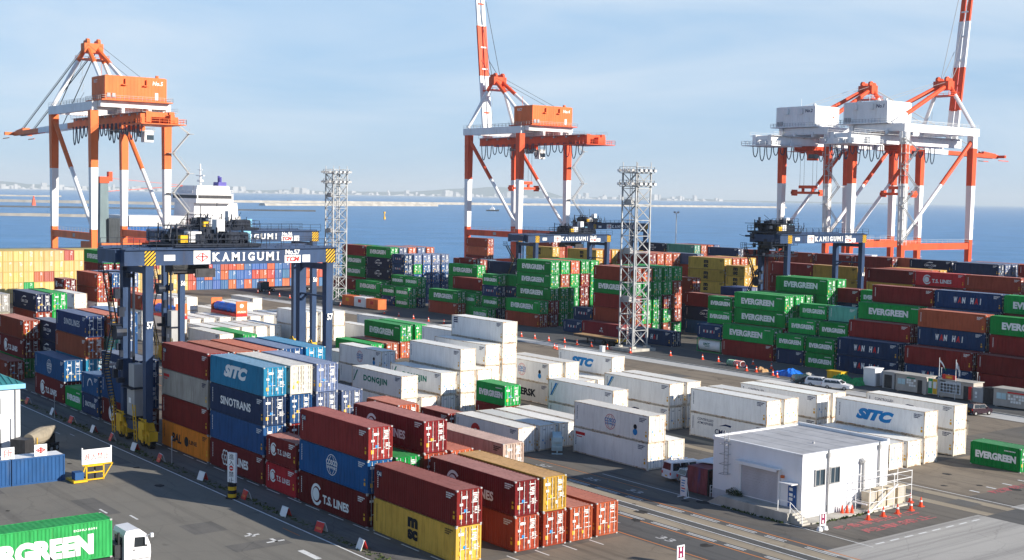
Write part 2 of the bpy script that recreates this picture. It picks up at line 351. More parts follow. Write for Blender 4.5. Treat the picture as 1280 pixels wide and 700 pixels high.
# painted lines
m = MB()
def ln(x0, x1, y0, y1, z=0.014, mi=0): m.quad((x0, y0, z), (x1, y0, z), (x1, y1, z), (x0, y1, z), mi)
ln(-330, -60, 52.5, 52.68)
x = -200.0
while x < -76:
    ln(x, x + 2.6, 57.12, 57.26); x += 4.3 if int(x) % 3 else 3.4
for y in (81.42, 82.62): ln(-330, -60, y, y + 0.14)
for k in range(60):
    xx = -320 + k * 4.4
    if xx > -64: break
    for y in (79.35, 79.62, 84.3, 84.62): ln(xx, xx + (3.3 if k % 4 else 2.2), y, y + 0.13)
ln(-330, -60, 78.85, 79.02, mi=1); ln(-330, -60, 85.05, 85.22, mi=1); ln(-330, -60, 74.75, 74.9, mi=1); ln(-330, -92, 88.0, 88.1, mi=1)
ln(-100, -66, 89.2, 89.32); ln(-80, -66.5, 112.6, 112.75)
for k in range(5):
    ln(-74.0, -72.9, 115.2 + 2.9 * k, 115.5 + 2.9 * k)
for k in range(6):
    ln(-60 + 4 * k - 0, -58 + 4 * k, 102.0, 102.25)
for k in range(8): ln(-66.6 + 0.0, -66.4, 90.2 + 2 * k, 91.4 + 2 * k)
for k in range(4): ln(-81.0, -79.2, 59.6 + 2.9 * k + 2.6, 59.75 + 2.9 * k + 2.6)
# front road arrows / numbers
for a in range(2):
    ln(-113.4 + 3.6 * a, -111.6 + 3.6 * a, 41.0 + 1.4 * a, 41.2 + 1.4 * a)
ln(-91.5, -88.5, 49.2, 49.75); ln(-96.0, -94.9, 49.0, 49.3); ln(-95.2, -94.9, 48.3, 49.9); ln(-98.6, -97.4, 48.2, 48.5); ln(-98.0, -97.7, 47.7, 49.0)
ln(-150.5, -149.0, 51.0, 51.1); ln(-152.5, -151, 50.0, 50.1); ln(-131.0, -127, 46.3, 46.4)
ln(-98.5, -95.5, 51.5, 51.62, mi=1)
def gtext(s, cx, cy, width, height, rot, mi=0):
    t = text_mb(s, width, height, mi, 0, 0.02); c, sn = math.cos(rot), math.sin(rot)
    m.add([(cx + v[0] * c - v[2] * sn, cy + v[0] * sn + v[2] * c, 0.016) for v in t.v], t.f, mi)
for s, xx, yy in (('33', -77.6, 76.6), ('35', -84.6, 76.6), ('33', -92.2, 86.6), ('35', -98.6, 86.6), ('37', -106.4, 86.6)):
    gtext(s, xx, yy, 1.9, 0.95, 0, 3)
gtext('緊急車両出入口', -71.6, 97.2, 11.2, 1.25, math.pi / 2, 2)
gtext('駐車禁止', -69.7, 97.8, 10.0, 1.2, math.pi / 2, 2)
gtext('駐車禁止', -72.2, 119.8, 7.0, 1.3, math.pi / 2, 2)
struct(m.build('lane_markings', [P_WHITE, P_ORANGE, P_REDT, P_FAINT]))

# resurfaced patches, drains and oil stains
M_PATCH = ground_mat('asphalt_patch', (0.155, 0.15, 0.14), (0.19, 0.18, 0.165), (0.10, 0.10, 0.098), 0.5, 0.2)
rp_ = random.Random(21)
m = MB()
for x, y, a, b_ in ((-118, 40, 7, 2.2), (-104, 44.5, 3.5, 3.0), (-140, 49.5, 9, 1.4), (-96, 45, 2.2, 5), (-128, 32, 4, 4), (-110, 36.2, 11, 1.2), (-92, 88.6, 6, 1.6), (-104, 90.2, 4, 2), (-79, 108.9, 3, 1.2), (-90, 150, 8, 3), (-105, 146, 3, 7), (-130, 150, 12, 2), (-72.4, 108.8, 2.6, 2.2), (-152, 146, 4, 5), (-116, 152, 6, 2.5)):
    m.quad((x, y, 0.012), (x + a, y, 0.012), (x + a, y + b_, 0.012), (x, y + b_, 0.012))
struct(m.build('asphalt_patch_pavement', M_PATCH))
m = MB()
for k in range(70):
    x = rp_.uniform(-170, -60); y = rp_.choice((rp_.uniform(28, 52), rp_.uniform(75, 90), rp_.uniform(140, 157), rp_.uniform(112, 130) if x > -84 else rp_.uniform(30, 52))); r = rp_.uniform(.15, .75); n = 11
    m.add([(x + r * (1 + rp_.uniform(-.3, .3)) * math.cos(i * 6.283 / n), y + r * .8 * (1 + rp_.uniform(-.3, .3)) * math.sin(i * 6.283 / n), 0.0165) for i in range(n)], [tuple(range(n))])
struct(m.build('oil_stain_ground', ground_mat('oil_stain', (0.05, 0.048, 0.046), (0.09, 0.085, 0.08), (0.03, 0.03, 0.03), 0.5, 1.0)))

# sea
mt, t, b = nodemat('sea_water')
v = coords(t, (1, 1, 1))
c = mixc(t, ramp(t, noise(t, 0.02, 9, v, 0.72, 0.6), 0.38, 0.66), (0.028, 0.165, 0.37), (0.080, 0.27, 0.54))
t.links.new(c, b.inputs['Base Color']); b.inputs['Roughness'].default_value = 0.30; b.inputs['IOR'].default_value = 1.33
bp = N(t, 'ShaderNodeBump'); bp.inputs['Strength'].default_value = 0.9; bp.inputs['Distance'].default_value = 1.2
n1 = noise(t, 0.11, 9, coords(t, (1, 1, 1)), 0.8)
t.links.new(n1, bp.inputs['Height']); t.links.new(bp.outputs['Normal'], b.inputs['Normal'])
m = MB(); m.quad((-30000, -14000, -3), (9000, -14000, -3), (9000, 30000, -3), (-30000, 30000, -3)); struct(m.build('sea_water', mt))

# breakwaters and the far shore, each at its own distance
M_BREAK = solid('breakwater_stone', (0.40, 0.37, 0.32), 0.9, 0, 0.25, 0.05)
M_BREAKD = solid('dark_breakwater_stone', (0.10, 0.10, 0.10), 0.9, 0, 0.3, 0.02)
M_HILL = solid('far_hill_woods', (0.05, 0.09, 0.06), 0.95, 0, 0.3, 0.002)
M_CITY = solid('far_city_walls', (0.50, 0.49, 0.48), 0.8, 0, 0.3, 0.01)
def wall_line(name, p, q, wd, h, mat, label):
    m = MB(); n = 14
    P, Q = Vector((*p, -4)), Vector((*q, -4)); d = (Q - P); s = Vector((-d.y, d.x, 0)).normalized() * wd / 2
    for i in range(n):
        a = P + d * (i / n); b_ = P + d * ((i + 1) / n); hh = 4 - 3 + h * (0.9 + 0.2 * random.random())
        m.add([a - s * 1.6, b_ - s * 1.6, b_ + s * 1.6, a + s * 1.6] + [x + Vector((0, 0, hh)) for x in (a - s, b_ - s, b_ + s, a + s)],
              [(4, 5, 6, 7), (0, 1, 5, 4), (1, 2, 6, 5), (2, 3, 7, 6), (3, 0, 4, 7)])
    return tag(m.build(name, mat), label, 'breakwater')
wall_line('breakwater', (-1600, 250), (-1330, 640), 14, 3.2, M_BREAK, 'nearest pale stone breakwater across the water behind the leftmost crane')
wall_line('breakwater', (-2200, 420), (-1900, 1050), 16, 2.2, M_BREAKD, 'low dark breakwater between two pale ones, behind the leftmost crane')
wall_line('breakwater', (-3000, 600), (-2500, 1180), 18, 6.0, M_BREAK, 'broad pale breakwater second out from the shore, far left behind leftmost crane')
wall_line('breakwater', (-2650, 1330), (-2890, 1960), 14, 5.0, M_BREAK, 'bright white breakwater ending left of the middle crane')
wall_line('breakwater', (-3300, 1560), (-3700, 4300), 22, 7.0, M_BREAK, 'long thin pale breakwater on the horizon behind the middle crane')
wall_line('breakwater', (-4800, 700), (-4500, 1500), 18, 5.0, M_BREAK, 'faintest pale breakwater far out, left of the leftmost crane legs')
def ridge(name, pts, mat):
    m = MB(); n = len(pts); vs = []
    for x, y, h in pts:
        d = Vector((x, y, 0)).normalized() * 1500
        vs += [(x, y, -5), (x + d.x * .5, y + d.y * .5, h), (x + d.x, y + d.y, -5)]
    m.add(vs, [(3 * i + j, 3 * i + 3 + j, 3 * i + 4 + j, 3 * i + 1 + j) for i in range(n - 1) for j in (0, 1)])
    return struct(m.build(name, mat))
def polar(deg, r): return (math.sin(YAW + R(deg)) * r, math.cos(YAW + R(deg)) * r)
rng = random.Random(3)
pts = []
for i in range(90):
    a = -32 + i * 0.55
    h = 30 + 95 * max(0, math.sin(i * 0.12 + 0.4)) * (0.6 + 0.4 * math.sin(i * 0.37)) + rng.uniform(0, 16)
    if a > 2: h *= 0.35
    pts.append((*polar(a, 21500), max(16, h * 1.5)))
ridge('far_hills', pts, M_HILL)
m = MB()
for i in range(420):
    a = rng.uniform(-30, 9) if i % 4 else rng.uniform(-30, -14); r = rng.uniform(19000, 20500); x, y = polar(a, r)
    s = rng.uniform(25, 90); h = rng.choice((12, 16, 20, 28, 36, 55, 80)) * rng.uniform(.7, 1.2)
    m.box(x - s / 2, x + s / 2, y - s / 2, y + s / 2, -4, h)
o = m.build('far_city_buildings', M_CITY); o['kind'] = 'stuff'
m = MB()
for i in range(60):
    a = -32 + i * 0.75; x, y = polar(a, 18800); x2, y2 = polar(a + 0.8, 18800); x3, y3 = polar(a, 21800); x4, y4 = polar(a + .8, 21800)
    if a > 10: break
    m.add([(x, y, -2), (x2, y2, -2), (x4, y4, -2), (x3, y3, -2), (x, y, 4), (x2, y2, 4), (x4, y4, 4), (x3, y3, 4)], [(4, 5, 6, 7), (0, 1, 5, 4)])
struct(m.build('far_shore', M_CITY))

# sea air: one closed box of thin even haze round the camera and everything built
m = MB(); m.box(-31000, 10000, -15000, 31000, -8, 260)
hz = m.build('haze', None if False else M_CONC); hz.data.materials.clear()
mt = bpy.data.materials.new('sea_haze'); mt.use_nodes = True; t = mt.node_tree; t.nodes.clear()
o = t.nodes.new('ShaderNodeOutputMaterial'); pv = t.nodes.new('ShaderNodeVolumePrincipled')
pv.inputs['Color'].default_value = (0.82, 0.92, 1.0, 1); pv.inputs['Density'].default_value = 6.5e-5; pv.inputs['Anisotropy'].default_value = 0.0
t.links.new(pv.outputs['Volume'], o.inputs['Volume']); hz.data.materials.append(mt); hz['kind'] = 'stuff'
# ---------------------------------------------------------------- shipping containers
CW = 2.438; L40, L20 = 12.192, 6.058; HC, HS = 2.896, 2.591
def corr(x0, x1, lo, hi, per=0.278):
    """points (x, depth) of a trapezoid corrugation"""
    n = max(1, round((x1 - x0) / per)); p = (x1 - x0) / n; out = []
    for i in range(n):
        a = x0 + i * p; out += [(a, lo), (a + p * .26, lo), (a + p * .5, hi), (a + p * .76, hi)]
    out.append((x1, lo)); return out
def body_mesh(Ln, H, reefer):
    m = MB(); z0, z1 = 0.15, H - 0.11
    per, dep = (0.44, 0.012) if reefer else (0.278, 0.036)
    for side in (0, 1):
        pr = corr(-Ln + .14, -.14, 0.022, 0.022 + dep, per)
        if reefer: pr = [(x, 0.022 + (dep if k % 4 in (2, 3) else 0)) for k, (x, d) in enumerate(pr)]
        vs = []
        for x, d in pr:
            y = d if side == 0 else CW - d
            vs += [(x, y, z0), (x, y, z1)]
        fs = [(2 * i, 2 * i + 2, 2 * i + 3, 2 * i + 1) if side == 0 else (2 * i, 2 * i + 1, 2 * i + 3, 2 * i + 2) for i in range(len(pr) - 1)]
        m.add(vs, fs)
    pr = corr(.14, CW - .14, -Ln + .05, -Ln + .08)                       # blind end
    vs = []
    for y, x in pr: vs += [(x, y, z0), (x, y, z1)]
    m.add(vs, [(2 * i, 2 * i + 1, 2 * i + 3, 2 * i + 2) for i in range(len(pr) - 1)])
    m.quad((-Ln + .1, .06, .14), (-.1, .06, .14), (-.1, CW - .06, .14), (-Ln + .1, CW - .06, .14))
    return m
def roof_mesh(Ln, H, reefer):
    m = MB(); pr = corr(-Ln + .1, -.1, H - 0.018, H - 0.036 if not reefer else H - 0.022, 0.44 if not reefer else 0.6); vs = []
    for x, z in pr: vs += [(x, .06, z), (x, CW - .06, z)]
    m.add(vs, [(2 * i, 2 * i + 2, 2 * i + 3, 2 * i + 1) for i in range(len(pr) - 1)]); return m
def frame_mesh(Ln, H):
    m = MB(); a = 0.13
    for x in (-Ln, -a):
        for y in (0.004, CW - a - 0.004): m.box(x + (0 if x < -1 else 0), x + a, y, y + a, .02, H - .03)
    for y in (0.006, CW - .07):
        m.box(-Ln + a, -a, y, y + .064, H - .10, H - .012); m.box(-Ln + a, -a, y, y + .064, .06, .19)
    for x in (-Ln + .004, -a + .026):
        m.box(x, x + .10, a, CW - a, H - .12, H - .012); m.box(x, x + .10, a, CW - a, .05, .19)
    for x in (-Ln - .004, -.166):
        for y in (-.004, CW - .158):
            for z in (0, H - .118): m.box(x, x + .17, y, y + .162, z, z + .118, 1)
    return m
def door_mesh(H, leaf, var, reefer, bars=True):
    """one leaf: 0 towards -y, 1 towards +y"""
    rg = random.Random(100 * var + leaf); m = MB()
    y0, y1 = (.135, CW / 2 - .008) if leaf == 0 else (CW / 2 + .008, CW - .135)
    z0, z1 = .20, H - .13; x = -.05
    if reefer:
        m.box(x - .06, x, y0, y1, z0, z1)
    else:
        n = 5; hh = (z1 - z0) / n
        m.box(x - .06, x - .035, y0, y1, z0, z1)
        for i in range(n):                                              # raised ribs between recessed panels
            m.box(x - .035, x, y0, y1, z0 + i * hh, z0 + i * hh + hh * .42)
        m.box(x - .035, x + .002, y0, y0 + .07, z0, z1); m.box(x - .035, x + .002, y1 - .07, y1, z0, z1)
    ye = y1 if leaf == 0 else y0
    m.box(x - .05, x + .006, ye - .02, ye + .02, z0, z1, 2)              # gasket at the seam
    for k in range(4):                                                  # hinges
        zz = z0 + .2 + k * (z1 - z0 - .4) / 3; yy = y0 if leaf == 0 else y1
        m.box(x, x + .03, yy - .05, yy + .05, zz - .05, zz + .05, 1 if reefer else 0)
    X = x + .012
    def dec(y, z, wd, h, mi): m.box(x, X, y - wd / 2, y + wd / 2, z - h / 2, z + h / 2, mi)
    yc = (y0 + y1) / 2
    if not reefer:
        if leaf == 1:
            for k in range(7):
                if rg.random() < .8: dec(yc + rg.uniform(-.05, .14), z1 - .25 - k * .14, rg.uniform(.3, .6), .075, 3)
            for k in range(5):
                if rg.random() < .6: dec(yc + .2, z1 - 1.35 - k * .12, .42, .06, 3)
            dec(yc - .3, z0 + .5, .22, .26, rg.choice((3, 4)))
        else:
            dec(yc + rg.uniform(-.2, .2), z1 - .5, .5, .22, 3)
            dec(yc + .22, z0 + 1.0, .3, .26, rg.choice((4, 4, 3, 5)))
            dec(yc - .24, z0 + .55, .26, .34, rg.choice((4, 3)))
            if rg.random() < .6: dec(yc - .2, z1 - 1.05, .3, .2, 3)
    else:
        dec(yc - .1, z0 + .95, .2, .24, 4 if leaf else 5); dec(yc + .25, z0 + .62, .16, .2, rg.choice((4, 5)))
        dec(yc + .1, z1 - .4, .34, .12, 6)
    if bars: bars_into(m, H, leaf, 1)
    return m
def bars_into(m, H, leaf, mi):
    y0, y1 = (.135, CW / 2 - .008) if leaf == 0 else (CW / 2 + .008, CW - .135)
    for q in (.30, .76):
        y = y0 + (y1 - y0) * q
        m.box(-.044, -.004, y - .022, y + .022, .10, H - .06, mi)
        for z in (.34, H * .5, H - .38): m.box(-.048, 0.0, y - .05, y + .05, z - .03, z + .03, mi)
        m.box(-.045, -.005, min(y, y + .32), max(y, y + .32), 1.05, 1.10, mi)
def bar_mesh(H, leaf, q):
    m = MB(); y0, y1 = (.135, CW / 2 - .008) if leaf == 0 else (CW / 2 + .008, CW - .135); y = y0 + (y1 - y0) * q
    m.box(-.044, -.004, y - .022, y + .022, .10, H - .06)
    for z in (.34, H * .5, H - .38): m.box(-.048, 0.0, y - .05, y + .05, z - .03, z + .03)
    m.box(-.045, -.005, y, y + .32, 1.05, 1.10)
    return m
DM = [M_PAINT, M_GALV, M_GASK, M_WHITE, M_YEL, M_TXB, M_GREY]
DMR = [M_REEF, M_GALV, M_GREY, M_WHITE, M_YEL, M_TXB, M_GREY]
LIB = {}
def lib(key, fn):
    if key not in LIB: LIB[key] = fn()
    return LIB[key]

# --- lettering (built at 40-foot size; y pushed just proud of the corrugation crests)
TEXTM = [M_WHITE, M_BLK, M_TXB, M_TXG, M_TXR, M_TXD, M_TXP, M_YEL]
W_, K_, B_, G_, R_, D_, P_, Y_ = range(8)
def tx(parts):
    """parts: (text, x, z, width, height, colour, shear, bold)"""
    m = MB()
    for p in parts:
        body, x, z, wd, h, c = p[:6]; sh = p[6] if len(p) > 6 else 0; bo = p[7] if len(p) > 7 else .025
        merge(m, text_mb(body, wd, h, c, sh, bo), x, z)
    return m
def codes(m, Ln, H, c=W_, seed=0):
    """small id marks at the right end, vertical code at the left"""
    rg = random.Random(seed)
    for r in range(3):
        x = -1.5
        for k in range(9 - r * 2):
            wd = rg.uniform(.07, .11); m.quad((x, 0, H - .42 - r * .17), (x + wd, 0, H - .42 - r * .17), (x + wd, 0, H - .31 - r * .17), (x, 0, H - .31 - r * .17), c); x += .125
    for k in range(9):
        z = H - .55 - k * .17; m.quad((-Ln + .5, 0, z), (-Ln + .62, 0, z), (-Ln + .62, 0, z + .11), (-Ln + .5, 0, z + .11), c)
    m.quad((-.55, 0, .62), (-.30, 0, .62), (-.30, 0, .9), (-.55, 0, .9), Y_); m.quad((-.52, 0, 1.05), (-.34, 0, 1.05), (-.34, 0, 1.22), (-.52, 0, 1.22), Y_)
    return m
def ts_logo(m, x, z, r, c):
    ring(m, x, z, r * .74, r, 40, 330, 26, c); disc(m, x - r * .1, z, r * .60, 18, c)
    return m
def globe(m, x, z, r, c, c2=None):
    ring(m, x, z, r * .93, r, 0, 360, 28, c if c2 is None else c2)
    for s in (-.5, .5): ring(m, x + s * r * .9, z, r * .98, r * 1.04, 125 if s > 0 else -55, 235 if s > 0 else 55, 24, c if c2 is None else c2)
    merge(m, text_mb('COSCO', r * 2.1, r * .52, c, 0, .03), x, z + r * .22); merge(m, text_mb('SHIPPING', r * 1.9, r * .28, c, 0, .02), x, z - r * .28)
    return m
def letters(kind, Ln, H):
    cx, cz = -Ln / 2, H / 2; big = Ln > 8; m = MB()
    if kind == 'E':
        if big: merge(m, text_mb('EVERGREEN', 7.9, 1.12, W_, 0, .055), cx - .3, cz + .02)
        else: merge(m, text_mb('EVERGREEN', 4.9, .80, W_, 0, .06), cx + .1, cz + .02)
        for k in range(8): m.quad((-1.9 + k * .17, 0, H - .5), (-1.78 + k * .17, 0, H - .5), (-1.78 + k * .17, 0, H - .38), (-1.9 + k * .17, 0, H - .38), W_)
        return m
    if kind == 'S': merge(m, text_mb('SITC', 5.4, 1.3, W_, .35, .07), cx - .2, cz + .15); return m
    if kind == 's': merge(m, text_mb('SITC', 5.2, 1.3, B_, .35, .08), cx - .6, cz + .15); return codes(m, Ln, H, D_)
    if kind == 'n':
        if big: merge(m, text_mb('SINOTRANS', 6.9, .85, W_, 0, .03), cx - .2, cz)
        else: merge(m, text_mb('SINOTRANS', 3.6, .62, W_, 0, .02), cx, cz)
        return codes(m, Ln, H, W_, 3)
    if kind == 'l': merge(m, text_mb('SINOLINES', 6.2, .85, W_, 0, .015, space=1.25), cx + .3, cz + .1); return codes(m, Ln, H, W_, 4)
    if kind in 'TtL':
        c = {'T': W_, 't': W_, 'L': R_}[kind]
        if big:
            if kind == 'L': ring(m, cx - 2.0, cz - .1, .35, .95, 20, 175, 20, c)
            else: ts_logo(m, cx - 2.7, cz - .15, 1.0, c)
            merge(m, text_mb('T.S. LINES', 4.6, .80, c, 0, .04), cx + .75, cz - .35)
        else:
            ts_logo(m, cx - 1.55, cz, .62, c); merge(m, text_mb('T.S. LINES', 2.7, .5, c, 0, .02), cx + .55, cz - .1)
        return codes(m, Ln, H, W_ if kind != 'L' else D_, 5)
    if kind == 'k': globe(m, cx, cz, .95, W_); return codes(m, Ln, H, W_, 6)
    if kind == 'r': globe(m, cx, cz, .85, B_, R_); codes(m, Ln, H, D_, 6); disc(m, -2.1, .95, .36, 14, B_); disc(m, -2.1, 1.5, .28, 14, K_); return m
    if kind == 'u':
        for k in range(6):
            t = R(60 * k); ring(m, cx - 2.5 + .52 * math.cos(t), cz - .1 + .52 * math.sin(t), .2, .36, 0, 360, 12, W_)
        merge(m, text_mb('CULINES', 4.3, .9, W_, 0, .04), cx + .55, cz - .1); return codes(m, Ln, H, W_, 7)
    if kind == 'Y':
        merge(m, text_mb('m', 1.5, .85, K_, 0, .07), cx, cz + .52); merge(m, text_mb('sc', 1.5, .85, K_, 0, .07), cx, cz - .48); return codes(m, Ln, H, K_, 8)
    if kind == 'A':
        m.quad((-Ln + .35, 0, H - .95), (-Ln + 1.15, 0, H - .95), (-Ln + 1.15, 0, H - .45), (-Ln + .35, 0, H - .45), D_)
        t = text_mb('CAI', .66, .34, W_, 0, .03); merge(m, t, -Ln + .75, H - .7, -.004); return codes(m, Ln, H, W_, 9)
    if kind == 'a':
        merge(m, text_mb('BAL', 2.6, 1.0, K_, .2, .04), cx - 2.2, cz - .1); disc(m, cx + .45, cz - .1, .55, 14, K_); merge(m, text_mb('LINE', 2.0, .45, K_, 0, .02), cx + 2.2, cz); return codes(m, Ln, H, K_, 10)
    if kind == 'W':
        b = [('W', W_), ('A', R_), ('N', W_), (' ', W_), ('H', W_), ('A', R_), ('I', W_)]
        wd, h, st = (.66, .98, .76) if big else (.36, .55, .43); x = cx - st * 3
        for ch, c in b:
            if ch != ' ':
                merge(m, text_mb(ch, wd if ch != 'I' else wd * .36, h, c, .12, .06), x, cz + .05)
            x += st
        return codes(m, Ln, H, W_, 11)
    if kind == 'C':
        m.prism([(cx - 1.6, 0, cz + .45), (cx - .2, 0, cz + .95), (cx + .9, 0, cz + .85), (cx + .7, 0, cz + .68), (cx - .3, 0, cz + .72)], (0, .001, 0), W_)
        merge(m, text_mb('CMA CGM', 3.4, .5, W_, 0, .015), cx, cz + .05); m.prism([(cx - .6, 0, cz - .5), (cx + .4, 0, cz - .7), (cx + 1.0, 0, cz - .45), (cx + .4, 0, cz - .55)], (0, .001, 0), W_)
        return codes(m, Ln, H, W_, 12)
    if kind == 'c':
        merge(m, text_mb('CONTROLLED', 2.6, .3, D_, 0, .01), -Ln + 2.6, H - .65); merge(m, text_mb('ATMOSPHERE', 2.6, .3, D_, 0, .01), -Ln + 2.6, H - 1.1)
        m.prism([(cx - 1.3, 0, cz + .35), (cx - .2, 0, cz + .72), (cx + .7, 0, cz + .66), (cx + .6, 0, cz + .42), (cx - .2, 0, cz + .52)], (0, .001, 0), D_)
        merge(m, text_mb('CMA CGM', 4.0, .62, D_, 0, .02), cx + .1, cz - .35); return codes(m, Ln, H, D_, 13)
    if kind == 'D': 
        t = text_mb('DONGJIN', 5.8, 1.0, G_, 0, .05, space=1.15); merge(m, t, cx - .2, cz + .1)
        m.prism([(-Ln + .35, 0, H - 1.9), (-Ln + .6, 0, H - 1.9), (-Ln + 1.6, 0, H - .4), (-Ln + 1.3, 0, H - .4)], (0, .001, 0), G_)
        return codes(m, Ln, H, D_, 14)
    if kind == 'm': merge(m, text_mb('MAERSK', 5.6, 1.05, K_, 0, .05), cx + .6, cz - .1); return codes(m, Ln, H, D_, 15)
    if kind == 'v':
        m.prism([(-Ln + .35, 0, H - 2.0), (-Ln + .62, 0, H - 2.0), (-Ln + 1.75, 0, H - .35), (-Ln + 1.35, 0, H - .35)], (0, .001, 0), B_)
        m.prism([(-Ln + .70, 0, H - 2.0), (-Ln + .78, 0, H - 2.0), (-Ln + 1.92, 0, H - .35), (-Ln + 1.82, 0, H - .35)], (0, .001, 0), G_)
        return codes(m, Ln, H, D_, 16)
    if kind == 'o':
        m.quad((-Ln + .5, 0, H - .75), (-Ln + 2.1, 0, H - .75), (-Ln + 2.1, 0, H - .42), (-Ln + .5, 0, H - .42), R_)
        m.quad((-Ln + .7, 0, H - 1.0), (-Ln + 1.6, 0, H - 1.0), (-Ln + 1.6, 0, H - .9), (-Ln + .7, 0, H - .9), R_)
        return codes(m, Ln, H, D_, 17)
    if kind == 'x':
        for k in range(3): m.quad((-Ln + .5, 0, H - .5 - k * .28), (-Ln + 1.5, 0, H - .5 - k * .28), (-Ln + 1.5, 0, H - .32 - k * .28), (-Ln + .5, 0, H - .32 - k * .28), D_)
        return codes(m, Ln, H, D_, 18)
    if kind == 'h': ring(m, cx, cz - .1, .75, .95, 10, 190, 18, W_); return codes(m, Ln, H, W_, 19)
    if kind == 'R': return codes(m, Ln, H, D_, 20)
    if kind == 'i': merge(m, text_mb('MOL', 1.2, .4, W_, 0, .02), cx, cz - .2); disc(m, cx, cz + .35, .22, 12, W_); return codes(m, Ln, H, W_, 21)
    return codes(m, Ln, H, K_ if kind in 'yqgw' else W_, 22)
# kind: (colour, look phrase, category noun)
MAR = (0.200, 0.020, 0.018); BRN = (0.270, 0.048, 0.026); ORB = (0.40, 0.095, 0.045); NVY = (0.018, 0.036, 0.090); BLU = (0.022, 0.080, 0.215); GRN = (0.010, 0.26, 0.052)
KIND = {
 'E': (GRN, 'green container with large white name'), 'G': (GRN, 'plain green container'), 'M': (MAR, 'plain maroon container'), 'B': (BRN, 'plain red-brown container'),
 'O': (ORB, 'orange-brown container'), 'N': (NVY, 'plain navy container'), 'W': ((0.012, 0.038, 0.105), 'navy container with white and red letters'),
 'C': ((0.012, 0.018, 0.050), 'dark navy container with white name and swoosh'), 'Y': ((0.50, 0.30, 0.055), 'yellow container with black two-line logo'), 'y': ((0.52, 0.32, 0.06), 'plain yellow container'),
 'T': ((0.150, 0.016, 0.018), 'maroon container with white round logo and name'), 't': ((0.42, 0.022, 0.03), 'bright red container with white round logo'),
 'S': ((0.030, 0.24, 0.42), 'light blue container with white slanted letters'), 'n': (NVY, 'navy container with white lettering'), 'l': ((0.022, 0.045, 0.13), 'navy container with spaced white letters'),
 'b': (BLU, 'plain blue container'), 'k': ((0.014, 0.085, 0.22), 'blue container with white globe logo'), 'u': ((0.140, 0.017, 0.020), 'maroon container with white flower logo'),
 'g': ((0.36, 0.34, 0.31), 'weathered grey container'), 'A': ((0.205, 0.024, 0.022), 'maroon container with small corner panel'), 'a': ((0.60, 0.18, 0.02), 'orange container with black lettering'),
 'w': ((0.66, 0.62, 0.54), 'rust-streaked white container'), 'q': ((0.42, 0.34, 0.30), 'beige corrugated container'), 'p': ((0.10, 0.34, 0.26), 'pale teal container'),
 'x2': (BLU, ''), 'i': ((0.26, 0.022, 0.030), 'dark red container with small white emblem'), 'h': ((0.02, 0.10, 0.24), 'blue container with white arch mark'), 'e': ((0.11, 0.15, 0.27), 'slate-blue container'),
 'o': ((0.36, 0.34, 0.31), 'grey container with small red corner mark'),
}
RWH = (0.84, 0.83, 0.80)
RKIND = {'R': ('plain white refrigerated container', RWH), 'r': ('white refrigerated container with round globe logo', RWH), 's': ('white refrigerated container with blue slanted letters', RWH),
 'D': ('white refrigerated container with green name', RWH), 'm': ('grey-white refrigerated container with black name', (0.52, 0.51, 0.49)), 'c': ('white refrigerated container with navy name', RWH),
 'L': ('white refrigerated container with red lettering', RWH), 'v': ('white refrigerated container with blue corner stripe', RWH), 'o': ('white refrigerated container with small red corner mark', RWH),
 'x': ('white refrigerated container with black corner mark', RWH)}
vr = random.Random(11)
def container(kind, reefer, Ln, loc, label, group, fine, H=None, zoff=0):
    H = H or (HC if Ln > 8 else HS)
    if reefer: base = RKIND[kind][1]
    else: base = KIND[kind][0]
    k = vr.uniform(.72, 1.22); h = vr.uniform(-.06, .06)
    if reefer: k = vr.uniform(.90, 1.04); h = vr.uniform(-.015, .03)
    col = tuple(max(0.004, min(.9, c * k * (1 + (h if j == 0 else -h if j == 2 else 0)))) for j, c in enumerate(base))
    nm = 'refrigerated_container' if reefer else 'shipping_container'
    t = thing(nm, label, 'refrigerated container' if reefer else 'container', loc, 0, group)
    bm, fm = (M_REEF, M_RFRAME) if reefer else (M_PAINT, M_PAINT)
    rk = 'r' if reefer else 'd'
    link('body', lib(('body', rk, Ln, H), lambda: body_mesh(Ln, H, reefer).mesh('body', bm)), t, col)
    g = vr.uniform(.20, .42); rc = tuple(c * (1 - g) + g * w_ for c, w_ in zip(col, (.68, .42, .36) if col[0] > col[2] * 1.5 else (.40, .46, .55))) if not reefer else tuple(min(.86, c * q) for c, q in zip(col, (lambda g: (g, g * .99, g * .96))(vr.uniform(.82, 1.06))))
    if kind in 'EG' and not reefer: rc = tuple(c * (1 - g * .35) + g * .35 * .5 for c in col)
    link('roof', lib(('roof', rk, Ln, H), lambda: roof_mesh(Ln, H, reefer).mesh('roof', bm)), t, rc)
    fcol = (0.62, 0.55, 0.45) if reefer else tuple(c * .92 for c in col)
    link('frame', lib(('frame', rk, Ln, H), lambda: frame_mesh(Ln, H).mesh('frame', [fm, M_GREY if not reefer else fm])), t, fcol)
    var = vr.randrange(4)
    for leaf in (0, 1):
        d = link('door', lib(('door', rk, H, leaf, var, fine), lambda: door_mesh(H, leaf, var, reefer, not fine).mesh('door', DMR if reefer else DM)), t, col)
        if fine:
            for q in (.30, .76): link('locking_bar', lib(('bar', H, leaf, q), lambda: bar_mesh(H, leaf, q).mesh('locking_bar', M_GALV)), d)
    if kind not in ('G',):
        o = link('lettering', lib(('let', rk, kind, Ln, H), lambda: letters(kind, Ln, H).mesh('lettering', WORN)), t)
        o.location = (vr.uniform(-.35, .35) if kind in 'EWT' and Ln > 8 else vr.uniform(-.08, .08), .012, vr.uniform(-.10, .10))
    return t
